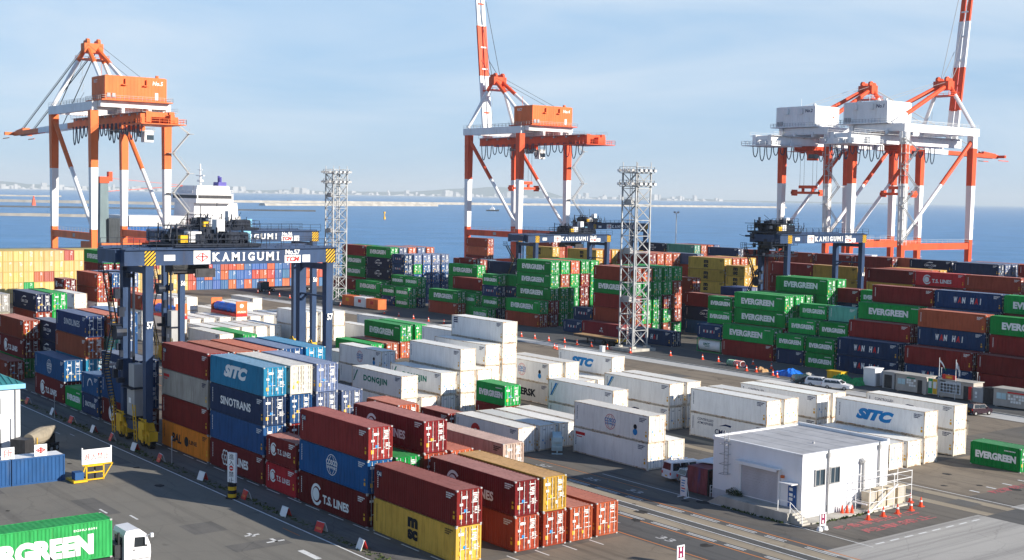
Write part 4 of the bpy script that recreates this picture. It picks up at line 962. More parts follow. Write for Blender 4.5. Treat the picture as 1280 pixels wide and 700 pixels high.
def rtg(u, v, S_, top, num, label, tr=(3.0, 13.5), wb=6.7, lower=1.0, ladders=True):
    """origin at the front left leg foot; x towards the camera side, y across the span"""
    t = thing('yard_gantry_crane', label, 'gantry crane', (u, v, 0), 0, 'yard gantry cranes on rubber tyres')
    gb, gt = top - 1.95, top - .25; rg = random.Random(num)
    for x in (0, -wb):
        for y in (0, S_):
            m = MB(); m.frus((x, y, 2.4), .40, .40, (x, y, gb), .52, .46); m.build('leg', M_NAVY, t)
            # bogie: yellow saddle, two wheels, drive
            m = MB(); s = 1 if x == 0 else -1
            m.box(x - 1.5, x + 1.5, y - .45, y + .45, 1.45, 1.95); m.frus((x, y, 1.95), .95, .5, (x, y, 2.8), .6, .45)
            for k in (-1, 1):
                m.box(x + k * .95 - .25, x + k * .95 + .25, y - .62, y + .62, .75, 1.6); m.box(x + k * 1.55 - .1, x + k * 1.55 + .1, y - .5, y + .5, .9, 1.9)
            m.box(x - .5, x + .5, y - .85, y - .45, .9, 2.3); m.bar((x + 1.5, y - .5, 1.9), (x + .3, y - .5, 3.2), .12); m.bar((x - 1.5, y - .5, 1.9), (x - .3, y - .5, 3.2), .12)
            if y == 0:
                for q in (-1.6, -.9): m.bar((x + q, -.9, .6), (x + q - .6, -.9, 4.6), .10)
                for q in range(8): m.bar((x - 1.6 - .07 * q, -.9, .9 + q * .48), (x - .9 - .07 * q, -.9, .9 + q * .48), .07)
                m.box(x - .3, x + 1.3, -1.0, -.5, 2.2, 3.0); m.bar((x + 1.4, -.8, .7), (x + 1.4, -.8, 3.4), .1); m.bar((x - .3, -.9, 3.3), (x + 1.4, -.9, 3.3), .1); m.cyl((x + .7, -1.0, 1.2), (x + .7, -.4, 1.2), .35, 10)
            bo = m.build('bogie', M_HAZ, t)
            for k in (-1, 1):
                m = MB(); m.wheel((x + k * .95, y, .72), .72, .55, (0, 1, 0)); m.build('wheel', [M_TYRE, M_HAZ], bo)
    for y in (0, S_):
        m = MB(); m.box(-wb + .5, -.5, y - .4, y + .4, 1.5, 2.5); m.bar((-wb, y, gb - .6), (0, y, gb - .6), .55, .7); m.build('sill_beam', M_NAVY, t)
    m = MB()
    for y in (S_ - .2,): m.bar((-wb + .4, y, gb - 4.2), (-.2, y, gb - 4.2), .22); m.bar((-wb + .2, y, gb - 5.2), (-wb * .72, y, gb - 4.2), .22)
    m.build('leg_brace', M_NAVY, t)
    for x in (0, -wb):
        m = MB(); m.box(x - .62, x + .62, -2.9, S_ + .75, gb, gt); m.box(x - .8, x + .95, -2.9, S_ + .9, gt, gt + .10); m.box(x - .12, x + .12, -3.0, S_ + .6, gt + .1, gt + .28)
        g = m.build('girder', M_NAVY, t)
        m = MB(); railing(m, (x + .9, -3.2, gt + .1), (x + .9, S_ + .9, gt + .1), 1.05, 14, .05); m.build('handrail', M_NAVYD, g)
    m = MB()
    for y in (-3.1, S_ + .5): m.box(-wb + .62, -.62, y - .35, y + .35, gb + .3, gt)
    m.build('end_tie', M_NAVY, t)
    for x in (.63, -wb + .63):
        m = MB()
        for y in (0, S_): stripes(m, y - .62, y + .62, gb - .02, gt + .02, x + .012, 7, 0, 1, 'x')
        m.build('hazard_panel', [M_HAZ, M_BLK], t)
        m = MB(); cz = (gb + gt) / 2; xx = x + .012
        h = (gt - gb)
        m.quad((xx, 1.6, cz - .35), (xx, 2.9, cz - .35), (xx, 2.9, cz + .3), (xx, 1.6, cz + .3), 0)
        ly = S_ * .225; m.quad((xx, ly, cz - h * .46), (xx, ly + 2.0, cz - h * .46), (xx, ly + 2.0, cz + h * .46), (xx, ly, cz + h * .46), 0)
        c = ly + 1.0
        def rh(a, b_, th):
            o = [(a, 0), (0, b_), (-a, 0), (0, -b_)]; i_ = [(a - th * 2, 0), (0, b_ - th), (-a + th * 2, 0), (0, -b_ + th)]
            vs = [(xx + .003, c + p[0], cz + p[1]) for p in o + i_]
            m.add(vs, [(k, (k + 1) % 4, 4 + (k + 1) % 4, 4 + k) for k in range(4)], 1)
        rh(.82, .56, .10)
        m.add([(xx + .003, c + p[0], cz + p[1]) for p in ((.16, -.4), (.16, .42), (.0, .46), (-.02, -.44))], [(0, 1, 2, 3)], 1)
        m.add([(xx + .003, c + p[0], cz + p[1]) for p in ((-.5, .10), (.55, .10), (.55, -.02), (-.5, -.02))], [(0, 1, 2, 3)], 1)
        serif_word(m, 'KAMIGUMI', S_ * .326, S_ * .0465, cz, h * .58, xx + .002, 0)
        ty = S_ * .775
        tt = text_x('No.%d' % num, ty, cz + h * .27, 1.9, h * .36, 0, 0, .03, xx + .002); m.add(tt.v, tt.f, 0)
        m.quad((xx, ty - 1.05, cz - h * .48), (xx, ty + 1.05, cz - h * .48), (xx, ty + 1.05, cz + h * .05), (xx, ty - 1.05, cz + h * .05), 0)
        tt = text_x('TCM', ty, cz - h * .22, 1.8, h * .36, 1, .2, .05, xx + .004); m.add(tt.v, tt.f, 1)
        m.quad((xx, ty + 1.3, cz - h * .45), (xx, ty + 2.3, cz - h * .45), (xx, ty + 2.3, cz + h * .06), (xx, ty + 1.3, cz + h * .06), 0)
        m.build('girder_lettering', [M_WHITE, M_TXR], t)
    # number on the legs
    m = MB()
    for y in (0, S_):
        tt = text_x(str(num), y, gb - 6.6, .75, .8, 0, 0, .03, .66); m.add(tt.v, tt.f, 0)
    m.build('leg_number', M_WHITE, t)
    # trolley with hoist machinery
    a, b_ = tr; zt = gt + .3
    m = MB(); m.box(-wb - .5, .5, a, b_, zt, zt + .35)
    tro = m.build('trolley', M_NAVYD, t)
    m = MB()
    m.cyl((-wb + 1.2, a + 2.2, zt + 1.2), (-1.2, a + 2.2, zt + 1.2), .75, 12); m.cyl((-wb + 1.2, a + 4.0, zt + 1.1), (-1.2, a + 4.0, zt + 1.1), .6, 12)
    for k in range(20):
        x = rg.uniform(-wb, -.1); y = rg.uniform(a + .4, b_ - .9); s = rg.uniform(.2, .55); m.box(x - s, x + s, y - s * .7, y + s * .7, zt + .35, zt + rg.uniform(.7, 1.9))
    for k in range(16):
        x = rg.uniform(-wb, .3); y = rg.uniform(a + .3, b_ - .3); m.cyl((x, y, zt + .3), (x + rg.uniform(-.5, .5), y + rg.uniform(-.8, .8), zt + rg.uniform(1.2, 2.6)), .12, 6)
    m.build('hoist_machinery', M_NAVYD, tro)
    m = MB(); m.box(-2.2, -.1, b_ - 4.1, b_ - 1.3, zt + .45, zt + 1.5); m.box(-2.0, -.2, b_ - 4.0, b_ - 1.4, zt + 1.5, zt + 1.62)
    for k in range(6): m.box(-.1, -.05, b_ - 4.0 + k * .45, b_ - 3.7 + k * .45, zt + .6, zt + 1.35)
    m.build('resistor_bank', [M_NAVYD], tro)
    m = MB(); m.box(-1.6, .0, a + 1.7, a + 3.3, zt + .5, zt + 1.7); m.box(-4.0, -2.7, a + 6.4, a + 7.4, zt + .4, zt + 3.0); m.build('white_cabinet', M_CWH, tro)
    m = MB(); m.box(-3.0, -1.6, b_ - 1.2, b_ - .3, zt + .4, zt + 1.7); m.build('blue_motor', M_SKYB, tro)
    m = MB(); m.box(-.2, .5, a + .6, a + 1.5, zt + .5, zt + 1.3); m.build('yellow_box', M_HAZ, tro)
    m = MB()
    for x in (.5, -wb - .5): railing(m, (x, a, zt + .35), (x, b_, zt + .35), 1.1, 7, .06)
    railing(m, (-wb - .5, a, zt + .35), (.5, a, zt + .35), 1.1, 4, .06); railing(m, (-wb - .5, b_, zt + .35), (.5, b_, zt + .35), 1.1, 4, .06)
    m.box(-wb + .8, -3.6, a + .6, a + 4.2, zt + 2.25, zt + 2.35)
    for x in (-wb + .8, -.6):
        for y in (a + .6, a + 4.2): m.bar((x, y, zt + .3), (x, y, zt + 2.6), .13)
    for q in range(6): m.bar((-.3, a + .8 + q * 1.5, zt + .3), (-.3, a + 1.6 + q * 1.5, zt + 1.5), .09); m.bar((.2, a + .3 + q * 1.6, zt + .3), (.2, a + .3 + q * 1.6, zt + 2.1), .08); m.bar((-wb * .6, a + q * 1.6, zt + .3), (-wb * .5, a + 1 + q * 1.6, zt + 2.8), .07)
    m.bar((-3, a + 4.5, zt + .3), (-3, a + 4.5, zt + 4.6), .08)
    m.build('trolley_frame', M_NAVYD, tro)
    # cab and spreader under the girders
    m = MB(); m.box(-3.4, -1.4, a + .4, a + 2.2, gb - 1.0, gb + 1.4); cb = m.build('operator_cab', M_STEELD, tro)
    m = MB(); m.box(-3.45, -1.36, a + .55, a + 2.25, gb - .7, gb + .4); m.build('cab_window', M_GLASS, cb)
    m = MB(); m.box(-wb * .5 - 3.2, -wb * .5 + 3.2, a + 2.9, a + 4.9, gb - 1.1, gb - .55); m.box(-wb * .5 - 1.2, -wb * .5 + 1.2, a + 2.6, a + 5.2, gb - .6, gb + .3)
    for x in (-wb * .5 - 3.1, -wb * .5 + 2.9): m.box(x, x + .25, a + 2.7, a + 5.1, gb - 1.5, gb - .5)
    m.cyl((-wb * .5, a + 2.7, gb + .1), (-wb * .5, a + 5.1, gb + .1), .42, 10)
    m.build('spreader', [M_STEELD], tro)
    # cabinets, stairs and platforms on the left legs
    m = MB(); m.box(-5.4, -3.2, -.3, .9, 3.0, 6.1); m.box(-4.9, -3.3, -.3, .9, 6.3, 8.9); cbn = m.build('electric_cabinet', M_GREY, t)
    m = MB(); m.quad((-4.9, -.31, 4.4), (-4.2, -.31, 4.4), (-4.2, -.31, 5.0), (-4.9, -.31, 5.0)); m.build('notice', M_WHITE, cbn)
    m = MB(); m.box(-6.0, -2.9, -.8, 1.1, 2.75, 2.95); m.box(-6.0, -2.9, -.8, 1.1, 6.12, 6.25); m.build('cabinet_deck', M_NAVYD, t)
    m = MB(); zz = [2.9, 8.2, 13.2, gb - 1.2]; xs = [-wb + .4, -wb - 2.0]
    for k in range(3):
        x0, x1 = (-wb - .6, -wb - 3.4) if k % 2 == 0 else (-wb - 3.4, -wb - .6)
        for y in (-1.35, -.75): m.bar((x0, y, zz[k]), (x1, y, zz[k + 1]), .1, .22, 0)
        n = 16
        for i in range(n):
            f = (i + .5) / n; m.box(x0 + (x1 - x0) * f - .12, x0 + (x1 - x0) * f + .12, -1.35, -.75, zz[k] + (zz[k + 1] - zz[k]) * f - .02, zz[k] + (zz[k + 1] - zz[k]) * f + .03, 1)
        m.box(min(x1, x1 - .7) - .2, max(x1, x1 + .7) + .2, -1.6, .6, zz[k + 1] - .06, zz[k + 1], 0)
        railing(m, (x1 - .8, -1.6, zz[k + 1]), (x1 + .8, -1.6, zz[k + 1]), 1.0, 3, .06, 0)
        for y in (-1.35,): m.bar((x0, y, zz[k] + 1), (x1, y, zz[k + 1] + 1), .05, None, 0)
    m.build('access_stairs', [M_NAVYD, M_TREAD], t)
    m = MB()
    for k in range(16):
        z = rg.uniform(3, gb + 1.5); y = rg.uniform(-1.2, .9); x = -wb + rg.uniform(-.6, 1.2); s = rg.uniform(.15, .38); m.box(x - s, x + s, y - s, y + s, z, z + rg.uniform(.4, 1.3))
    m.cyl((-wb - .3, -1.2, gb - 8), (-wb - .3, .0, gb - 8), .9, 14)
    for x in (-wb + .8, -wb + 1.2): m.bar((x, .6, 3), (x, .6, gb), .12)
    if num == 61:
        for k in range(46):
            z = rg.uniform(gb - 3.5, gt + 2.6); y = rg.uniform(-5.0, 3.5); x = -wb * rg.random(); s = rg.uniform(.15, .5); m.box(x - s, x + s, y - s, y + s, z, z + rg.uniform(.3, 1.2)); m.bar((x, y, z), (x + rg.uniform(-1, 1), y + rg.uniform(-2, 2), z + rg.uniform(-1.5, 2)), .08)
        for z in (gb - 2.5, gb - .3, gt + 2.2): railing(m, (.4, -5.2, z), (.4, 2.5, z), 1.0, 7, .06); m.box(-wb, .5, -5.2, 2.5, z - .08, z)
    m.build('cable_gear', M_NAVYD, t)
    return t
rtg(-138.2, 55.55, 22.6, 22.25, 57, 'nearest navy yard gantry crane straddling the roadside block, number 57 on its legs')
rtg(-198.5, 85.4, 24.0, 22.25, 56, 'navy yard gantry crane directly behind the nearest one, number 56 on its leg')
rtg(-245.5, 195.9, 23.0, 19.5, 63, 'navy yard gantry crane behind green stacks below the middle quay crane', (10.0, 18.0))
rtg(-171.0, 200.2, 23.4, 22.2, 61, 'navy yard gantry crane left of the paired quay cranes, behind tall green stacks', (-3.8, 3.5))
rtg(-322.0, 281.0, 23.2, 20.2, 64, 'farthest small navy yard gantry crane, partly hidden behind the lattice light tower', (-3.8, 3.0))

# ---------------------------------------------------------------- quay cranes
def quay_crane(loc, rz, mat, hmat, gauge, label, boom_up, bz, num, sep=21.0, redtop=False, apex=70.6, lift=True, boom_len=66.0, back=36.0, hoff=0.0):
    """origin between the rails; +x towards the water, y along the quay"""
    t = thing('quay_crane', label, 'quay crane', loc, rz, 'quay cranes along the water')
    g2, s2 = gauge / 2, sep / 2; GT = 50.0
    cuts = [(0, 17.4, 0), (17.4, 34.4, 1), (34.4, 46.2 if redtop else GT, 0)] + ([(46.2, GT, 1)] if redtop else [])
    for x in (g2, -g2):
        for y in (-s2, s2):
            m = MB()
            for z0, z1, mi in cuts:
                w0 = .70 + z0 * .0085; w1 = .70 + z1 * .0085; m.frus((x, y, max(2.2, z0)), w0 * (1.1 if z0 < 17 else 1), w0, (x, y, z1), w1, w1, mi)
            lg = m.build('leg', [mat, M_CWH], t)
            m = MB(); m.box(x - .7, x + .7, y - 4.2, y + 4.2, 1.5, 2.6)
            for k in (-3.2, -1.2, 1.2, 3.2): m.cyl((x - .4, y + k, .6), (x + .4, y + k, .6), .6, 10)
            m.build('rail_bogie', mat, lg)
    for y in (-s2, s2):
        m = MB(); m.box(-g2 + .9, g2 - .9, y - .65, y + .65, 14.4, 16.4); m.build('portal_beam', mat, t)
        m = MB()
        a, b_ = Vector((g2 - .3, y, 48.5)), Vector((-g2 + .9, y, 18.0)); c = a.lerp(b_, (48.5 - 34.4) / 30.5)
        m.cyl(a, c, .66, 10, None, 0); m.cyl(c, b_, .56, 10, None, 1); m.build('diagonal_brace', [mat, M_CWH], t)
        m = MB(); m.box(-g2 - 1.2, g2 + 2.6, y - .75, y + .75, GT, GT + 2.4); m.build('top_beam', M_CWH, t)
    for x, z0, mm in ((g2, 3.4, mat), (-g2, 3.4, mat), (g2 + .6, GT + .2, M_CWH), (-g2, GT + .2, M_CWH)):
        m = MB(); m.box(x - .8, x + .8, -s2 + .95, s2 - .95, z0, z0 + 2.2); m.build('cross_beam', mm, t)
    # trolley girder with back reach
    be = -g2 - back
    m = MB()
    for y in (-3.2, 3.2): m.box(be, g2 + 2.5, y - .7, y + .7, GT - 3.6, GT - .7)
    for x in (be + 1, -g2 - back / 2, -g2, 0, g2 + 1): m.box(x - .5, x + .5, -2.5, 2.5, GT - 2.2, GT - .9)
    gi = m.build('trolley_girder', M_CWH if redtop else mat, t)
    m = MB(); m.box(be - 2.5, be + 12, -6.2, 6.2, GT - 4.2, GT - 3.95)
    for s in (-6.2, 6.2): railing(m, (be - 2.5, s, GT - 3.9), (be + 12, s, GT - 3.9), 1.2, 8, .1)
    railing(m, (be - 2.5, -6.2, GT - 3.9), (be - 2.5, 6.2, GT - 3.9), 1.2, 5, .1)
    rg = random.Random(num)
    for k in range(12):
        x = be + rg.uniform(-1, 10); y = rg.uniform(-5, 5); s = rg.uniform(.4, 1.1); m.box(x - s, x + s, y - s, y + s, GT - 3.9, GT - 3.9 + rg.uniform(.8, 2.6))
    m.build('rear_platform', M_CWH if redtop else mat, gi)
    # festoon cable loops under the girder
    m = MB(); n = 17
    for k in range(n):
        x0 = be + 1 + k * (g2 + 6 - be - 1) / n * .92; x1 = x0 + (g2 - be) / n * .80; dp = 4.2 + 1.2 * math.sin(k * 1.3)
        pts = []
        for i in range(9):
            f = i / 8; pts.append((x0 + (x1 - x0) * f, 4.6, GT - 3.3 - dp * (1 - (2 * f - 1) ** 2) ** .5))
        m.tube(pts, .16, 5)
    m.build('festoon_cable', M_CABLE, gi)
    # A-frame
    ax = g2 - 2.5
    for y in (-s2, s2):
        ys = 1.6 if y > 0 else -1.6
        for p in ((g2 + .5, y, GT + 2.6),):
            m = MB(); a = Vector(p); b_ = Vector((ax, ys, apex)); c = a.lerp(b_, .74)
            m.cyl(a, c, .62, 8, None, 1); m.cyl(c, b_, .68, 8, None, 0); m.build('a_frame_leg', [mat, M_CWH], t)
    for ys in (-2.2, 2.2):
        m = MB(); a = Vector((-g2 + (2 if not redtop else 0), ys * 2.2, GT + 2.4)); b_ = Vector((ax - .8, ys * .6, apex - 1.0)); c = a.lerp(b_, .72 if not redtop else .25)
        m.cyl(a, c, .62, 8, None, 1); m.cyl(c, b_, .70, 8, None, 0); m.build('back_stay', [mat, M_CWH], t)
    m = MB(); m.box(ax - 1.6, ax + 1.6, -2.8, 2.8, apex - 2.2, apex + .6); m.box(ax - 3, ax + 3, -4, 4, apex - 4.2, apex - 4.0)
    railing(m, (ax - 3, -4, apex - 4), (ax + 3, -4, apex - 4), 1.1, 3, .1); railing(m, (ax + 3, -4, apex - 4), (ax + 3, 4, apex - 4), 1.1, 4, .1)
    for y in (-1.6, 1.6): m.cyl((ax - .7, y - .4, apex + 1.0), (ax - .7, y + .4, apex + 1.0), 1.0, 12); m.cyl((ax + 1.0, y - .4, apex + .7), (ax + 1.0, y + .4, apex + .7), .9, 12)
    m.build('apex_head', mat, t)
    # machinery house
    hx0, hx1 = (-g2 - 1.0, -g2 + 11.0) if redtop else (-g2 - 4.2, -g2 + 6.0); hy = 8.1 if redtop else 8.75; Z0 = GT + 2.95; Z1 = Z0 + 6.4
    ya, yb = hoff - hy, hoff + hy
    m = MB(); m.box(hx0, hx1, ya, yb, Z0, Z1)
    for k in range(17): m.box(hx0 - .04, hx0, ya + .3 + k, ya + .36 + k, Z0 + .1, Z1 - .1)
    for k in range(10): m.box(hx0 + .5 + k, hx0 + .56 + k, yb, yb + .04, Z0 + .1, Z1 - .1); m.box(hx0 + .5 + k, hx0 + .56 + k, ya - .04, ya, Z0 + .1, Z1 - .1)
    m.box(hx0 + .3, hx1 - .3, ya + .3, yb - .3, Z1, Z1 + .15); m.cyl((hx0 + 2, ya + 2, Z1 + .15), (hx0 + 2, ya + 2, Z1 + .9), .5, 8); m.cyl((hx1 - 2, yb - 2, Z1 + .15), (hx1 - 2, yb - 2, Z1 + 3.5), .06, 5); ho = m.build('machinery_house', hmat, t)
    m = MB()
    for y in (hoff - 3.2, hoff + 2.8): m.box(hx0 - .7, hx0 - .04, y, y + .5, Z1 - 2.2, Z1 - .6); m.box(hx0 - .8, hx0 - .04, y, y + 1.3, Z1 - 2.4, Z1 - 2.15)
    m.build('vent_hood', hmat, ho)
    m = MB(); m.box(hx0 - .08, hx0 - .04, ya + 2.5, ya + 3.4, Z0 + .4, Z0 + 2.4, 0); m.box(hx0 - .3, hx0 - .04, yb - 1.4, yb - .5, Z0 + .5, Z0 + 1.7, 1); m.box(hx0 - .3, hx0 - .04, yb - 2.8, yb - 1.9, Z0 + .5, Z0 + 1.7, 1); m.build('house_door', [M_CWH, M_GREY], ho)
    m = MB()
    tt = text_mb('No.%d' % num, 3.0, 1.1, 0, .15, .02); m.add([(hx0 - .05, ya + 2.6 - v_[0], Z1 - 1.4 + v_[2]) for v_ in tt.v], tt.f, 0)
    tt = text_mb('KICT', 2.6, .9, 0, 0, .02); m.add([(hx0 + 7 - v_[0], yb + .05, Z1 - 1.2 + v_[2]) for v_ in tt.v], tt.f, 0)
    m.build('house_lettering', M_WHITE if not redtop else M_TXD, ho)
    m = MB(); m.box(hx0 - 1.3, hx1 + 1.3, ya - 1.3, yb + 1.3, GT + 2.62, GT + 2.9); m.build('house_base', mat if not redtop else M_CWH, ho)
    m = MB(); railing(m, (hx0 - 1.3, ya - 1.3, GT + 2.9), (hx0 - 1.3, yb + 1.3, GT + 2.9), 1.1, 16, .07); railing(m, (hx0 - 1.3, ya - 1.3, GT + 2.9), (hx1 + 1.3, ya - 1.3, GT + 2.9), 1.1, 9, .07); railing(m, (hx0 - 1.3, yb + 1.3, GT + 2.9), (hx1 + 1.3, yb + 1.3, GT + 2.9), 1.1, 9, .07); m.build('house_railing', M_GREY, ho)
    m = MB(); m.box(hx0 + .6, hx1 - .6, -s2 + .8, s2 - .8, GT + .9, GT + 2.6); m.box(hx0 - .4, hx1 + .4, -4.2, -3.4, GT - .6, GT + .9); m.box(hx0 - .4, hx1 + .4, 3.4, 4.2, GT - .6, GT + .9); m.build('house_support', M_CWH, t)
    # boom
    hz = GT - 2.2; hx = g2 + 2.8
    ang = R(83.0) if boom_up else R(-1.0)
    ca, sa = math.cos(ang), math.sin(ang)
    def bp(d, y, n=0): return (hx + d * ca - n * sa, y, hz + d * sa + n * ca)
    segs = [(0, 11, 1), (11, 25, 0), (25, 40, 1), (40, boom_len, 0)] if redtop else ([(0, 24.5, 1), (24.5, 43, 0), (43, boom_len, 1)] if boom_up else [(0, 12, 0), (12, 40, 1), (40, boom_len, 0)])
    m = MB()
    for y in (-1.15, 1.15):
        for a, b_, mi in segs:
            up = (-sa, 0, ca); m.bar(bp(a, y), bp(b_, y), .8, 1.7 if a < 40 else 1.4, mi, up=(0, 1, 0) if boom_up else (0, 0, 1))
    for d in range(3, int(boom_len), 8): m.bar(bp(d, -1.2, .4), bp(d, 1.2, .4), .5, .5, 0 if 10 < d < 27 or d > 44 else 1)
    m.bar(bp(boom_len, -4.5), bp(boom_len, 4.5), 1.0, 1.0, 0); m.bar(bp(boom_len - 4, -4.2, -1.6), bp(boom_len + 2.5, -4.2, -1.6), .25, .25, 0); m.bar(bp(boom_len - 4, 4.2, -1.6), bp(boom_len + 2.5, 4.2, -1.6), .25, .25, 0)
    m.bar(bp(boom_len - 9, 0, .9), bp(boom_len - 1, 0, .3), 2.4, 1.4, 0)
    bo = m.build('boom', [mat, M_CWH], t)
    m = MB(); up1 = (ax + .5, 0, apex - .4)
    for y in (-1.8, 1.8):
        a = Vector((up1[0], y, up1[2]))
        if boom_up:
            m.cyl(a, bp(30, y, 1.2), .10, 5); m.cyl(a, bp(boom_len - 14, y, 1.2), .10, 5)
        else:
            m.cyl(a, bp(26, y, 1.2), .14, 5); m.cyl(a, bp(boom_len - 12, y, 1.2), .16, 5); m.cyl(a + Vector((0, .5, 0)), bp(boom_len - 11, y + .3, 1.2), .08, 5)
        m.cyl((ax - .8, y, apex + .4), (hx0 + 1.0, y, Z1), .06, 4)
    m.build('stay_rope', M_STEELD if not redtop else M_GREY, bo)
    # trolley, cab, spreader
    tx_ = -g2 + 11 if boom_up else -g2 + 2
    m = MB(); m.box(tx_ - 3, tx_ + 3, -3.8, 3.8, GT - 5.0, GT - 3.6); tr_ = m.build('crane_trolley', mat, t)
    m = MB(); m.box(tx_ - 4.6, tx_ - 2.0, -5.6, -3.0, GT - 8.2, GT - 5.0); cb = m.build('operator_cab', M_CWH if not redtop else mat, tr_)
    m = MB(); m.box(tx_ - 4.65, tx_ - 1.95, -5.65, -3.6, GT - 7.6, GT - 6.2); m.build('cab_window', M_GLASS, cb)
    if lift:
        m = MB(); zs = 31.0; m.box(tx_ - 1.3, tx_ + 1.3, -6.1, 6.1, zs, zs + .8); m.box(tx_ - 1.1, tx_ + 1.1, -3, 3, zs + 1.8, zs + 2.8)
        for y in (-5.8, 5.4): m.box(tx_ - 1.3, tx_ + 1.3, y, y + .4, zs - .6, zs + 1.4)
        for y in (-2, 2): m.box(tx_ - .4, tx_ + .4, y - .3, y + .3, zs + .8, zs + 1.8)
        m.build('spreader', mat, tr_)
        m = MB()
        for x in (-1, 1):
            for y in (-2.6, 2.6): m.cyl((tx_ + x, y, zs + 2.8), (tx_ + x, y, GT - 5), .06, 4)
        m.build('hoist_rope', M_STEELD, tr_)
    # zigzag stair on a land leg
    m = MB(); z = 16.6; d = 1; X = -g2 - 1.6
    def yy(k): return -(s2 + k)
    while z < GT - 4:
        z1 = min(z + 5.6, GT - 2); ya, yb = (1.2, 6.0) if d > 0 else (6.0, 1.2)
        for x in (X - .5, X + .3): m.bar((x, yy(ya), z), (x, yy(yb), z1), .14, .22)
        m.bar((X - .9, yy(ya), z + 1.1), (X - .9, yy(yb), z1 + 1.1), .07)
        m.box(X - 1, X + 1.2, yy(7.2 if d > 0 else 1.6), yy(5.6 if d > 0 else -.4), z1 - .1, z1 + .05)
        z = z1; d = -d
    if redtop:
        for x in (X - .9, X + .7):
            for k in (.8, 2.4): m.bar((x, yy(k), 16), (x, yy(k), GT), .18)
        for k in range(10): m.box(X - 1.1, X + .9, yy(2.6), yy(.6), 17 + k * 3.3, 17.15 + k * 3.3)
    m.build('access_stairs', M_GREY if not redtop else M_GALV, t)
    m = MB()
    for y in (-s2, s2):
        for e in (-1.0, 1.0): railing(m, (-g2 - 1.2, y + e * .7, GT + 2.4), (g2 + 2.6, y + e * .7, GT + 2.4), 1.1, 16, .06)
        for q in (-.25, .25): m.bar((g2 + .9, y + q, 3), (g2 + 1.2, y + q, GT), .07)
        for z in range(6, 50, 5): m.box(g2 + .85, g2 + 1.9, y - .7, y + .7, z, z + .1)
        railing(m, (-g2 + 1, y - .6, 16.4), (g2 - 1, y - .6, 16.4), 1.1, 12, .05)
    for yy_ in (-4.4, 4.4):
        m.box(be, g2 + 2, yy_ - .5, yy_ + .5, GT - 1.0, GT - .9); railing(m, (be, yy_ + (.5 if yy_ > 0 else -.5), GT - .9), (g2 + 2, yy_ + (.5 if yy_ > 0 else -.5), GT - .9), 1.1, 22, .055)
    for k in range(9):
        x = be + 3 + k * (g2 - be) / 9; m.bar((x, -4.8, GT - .9), (x, -3, GT - 2.0), .1); m.bar((x, 4.8, GT - .9), (x, 3, GT - 2.0), .1); m.box(x - .3, x + .3, 4.7, 5.2, GT - 1.7, GT - 1.2)
    for k in range(7): m.bar((ax - 1.2, 3.2 - k * .1, apex - 4.2 - k * 2.4), (ax - 1.2 + (-.9 if k % 2 else .9), 3.8, apex - 6.4 - k * 2.4), .09)
    m.build('walkway_railing', M_GREY if not redtop else M_GALV, t)
    m = MB()
    for k in range(10):
        x = tx_ + rg.uniform(-3.4, 3.2); y = rg.uniform(-4.2, 4.2); s_ = rg.uniform(.25, .6); m.box(x - s_, x + s_, y - s_, y + s_, GT - 6.6 + rg.uniform(0, 1), GT - 4.6)
    railing(m, (tx_ - 4.8, -5.8, GT - 5.2), (tx_ + 3.4, -5.8, GT - 5.2), 1.0, 5, .07); m.box(tx_ - 4.8, tx_ + 3.4, -6, 5.4, GT - 5.3, GT - 5.18)
    m.build('trolley_gear', M_GREY if not redtop else mat, tr_)
    m = MB(); m.box(-g2 * .2, -g2 * .2 + 1.8, s2 + .652, s2 + .67, 14.9, 15.9); m.build('beam_notice', M_WHITE if redtop else M_GREY, t)
    return t
quay_crane((-369.5, 137.0, 0), math.pi, M_ORG, M_ORG, 32.5, 'leftmost orange and white quay crane with lowered boom and orange machinery house', False, 0, 5, lift=False, back=21.0)
quay_crane((-366.0, 283.0, 0), math.pi, M_RED, M_ORG, 30.0, 'middle orange and white quay crane with raised boom and orange machinery house', True, 0, 4, apex=70.6, back=27.0)
quay_crane((-280.0, 352.0, 0), math.pi / 2, M_RED, M_CWH, 34.0, 'red and white quay crane with white house and lowered boom, left of the right pair', False, 0, 2, sep=19.0, redtop=True, apex=67.5, boom_len=72, back=21, hoff=3.6)
quay_crane((-248.6, 348.8, 0), math.pi / 2, M_RED, M_CWH, 35.0, 'rightmost red and white quay crane with white house and raised boom', True, 0, 1, sep=19.0, redtop=True, apex=67.0, back=18, hoff=4.5)
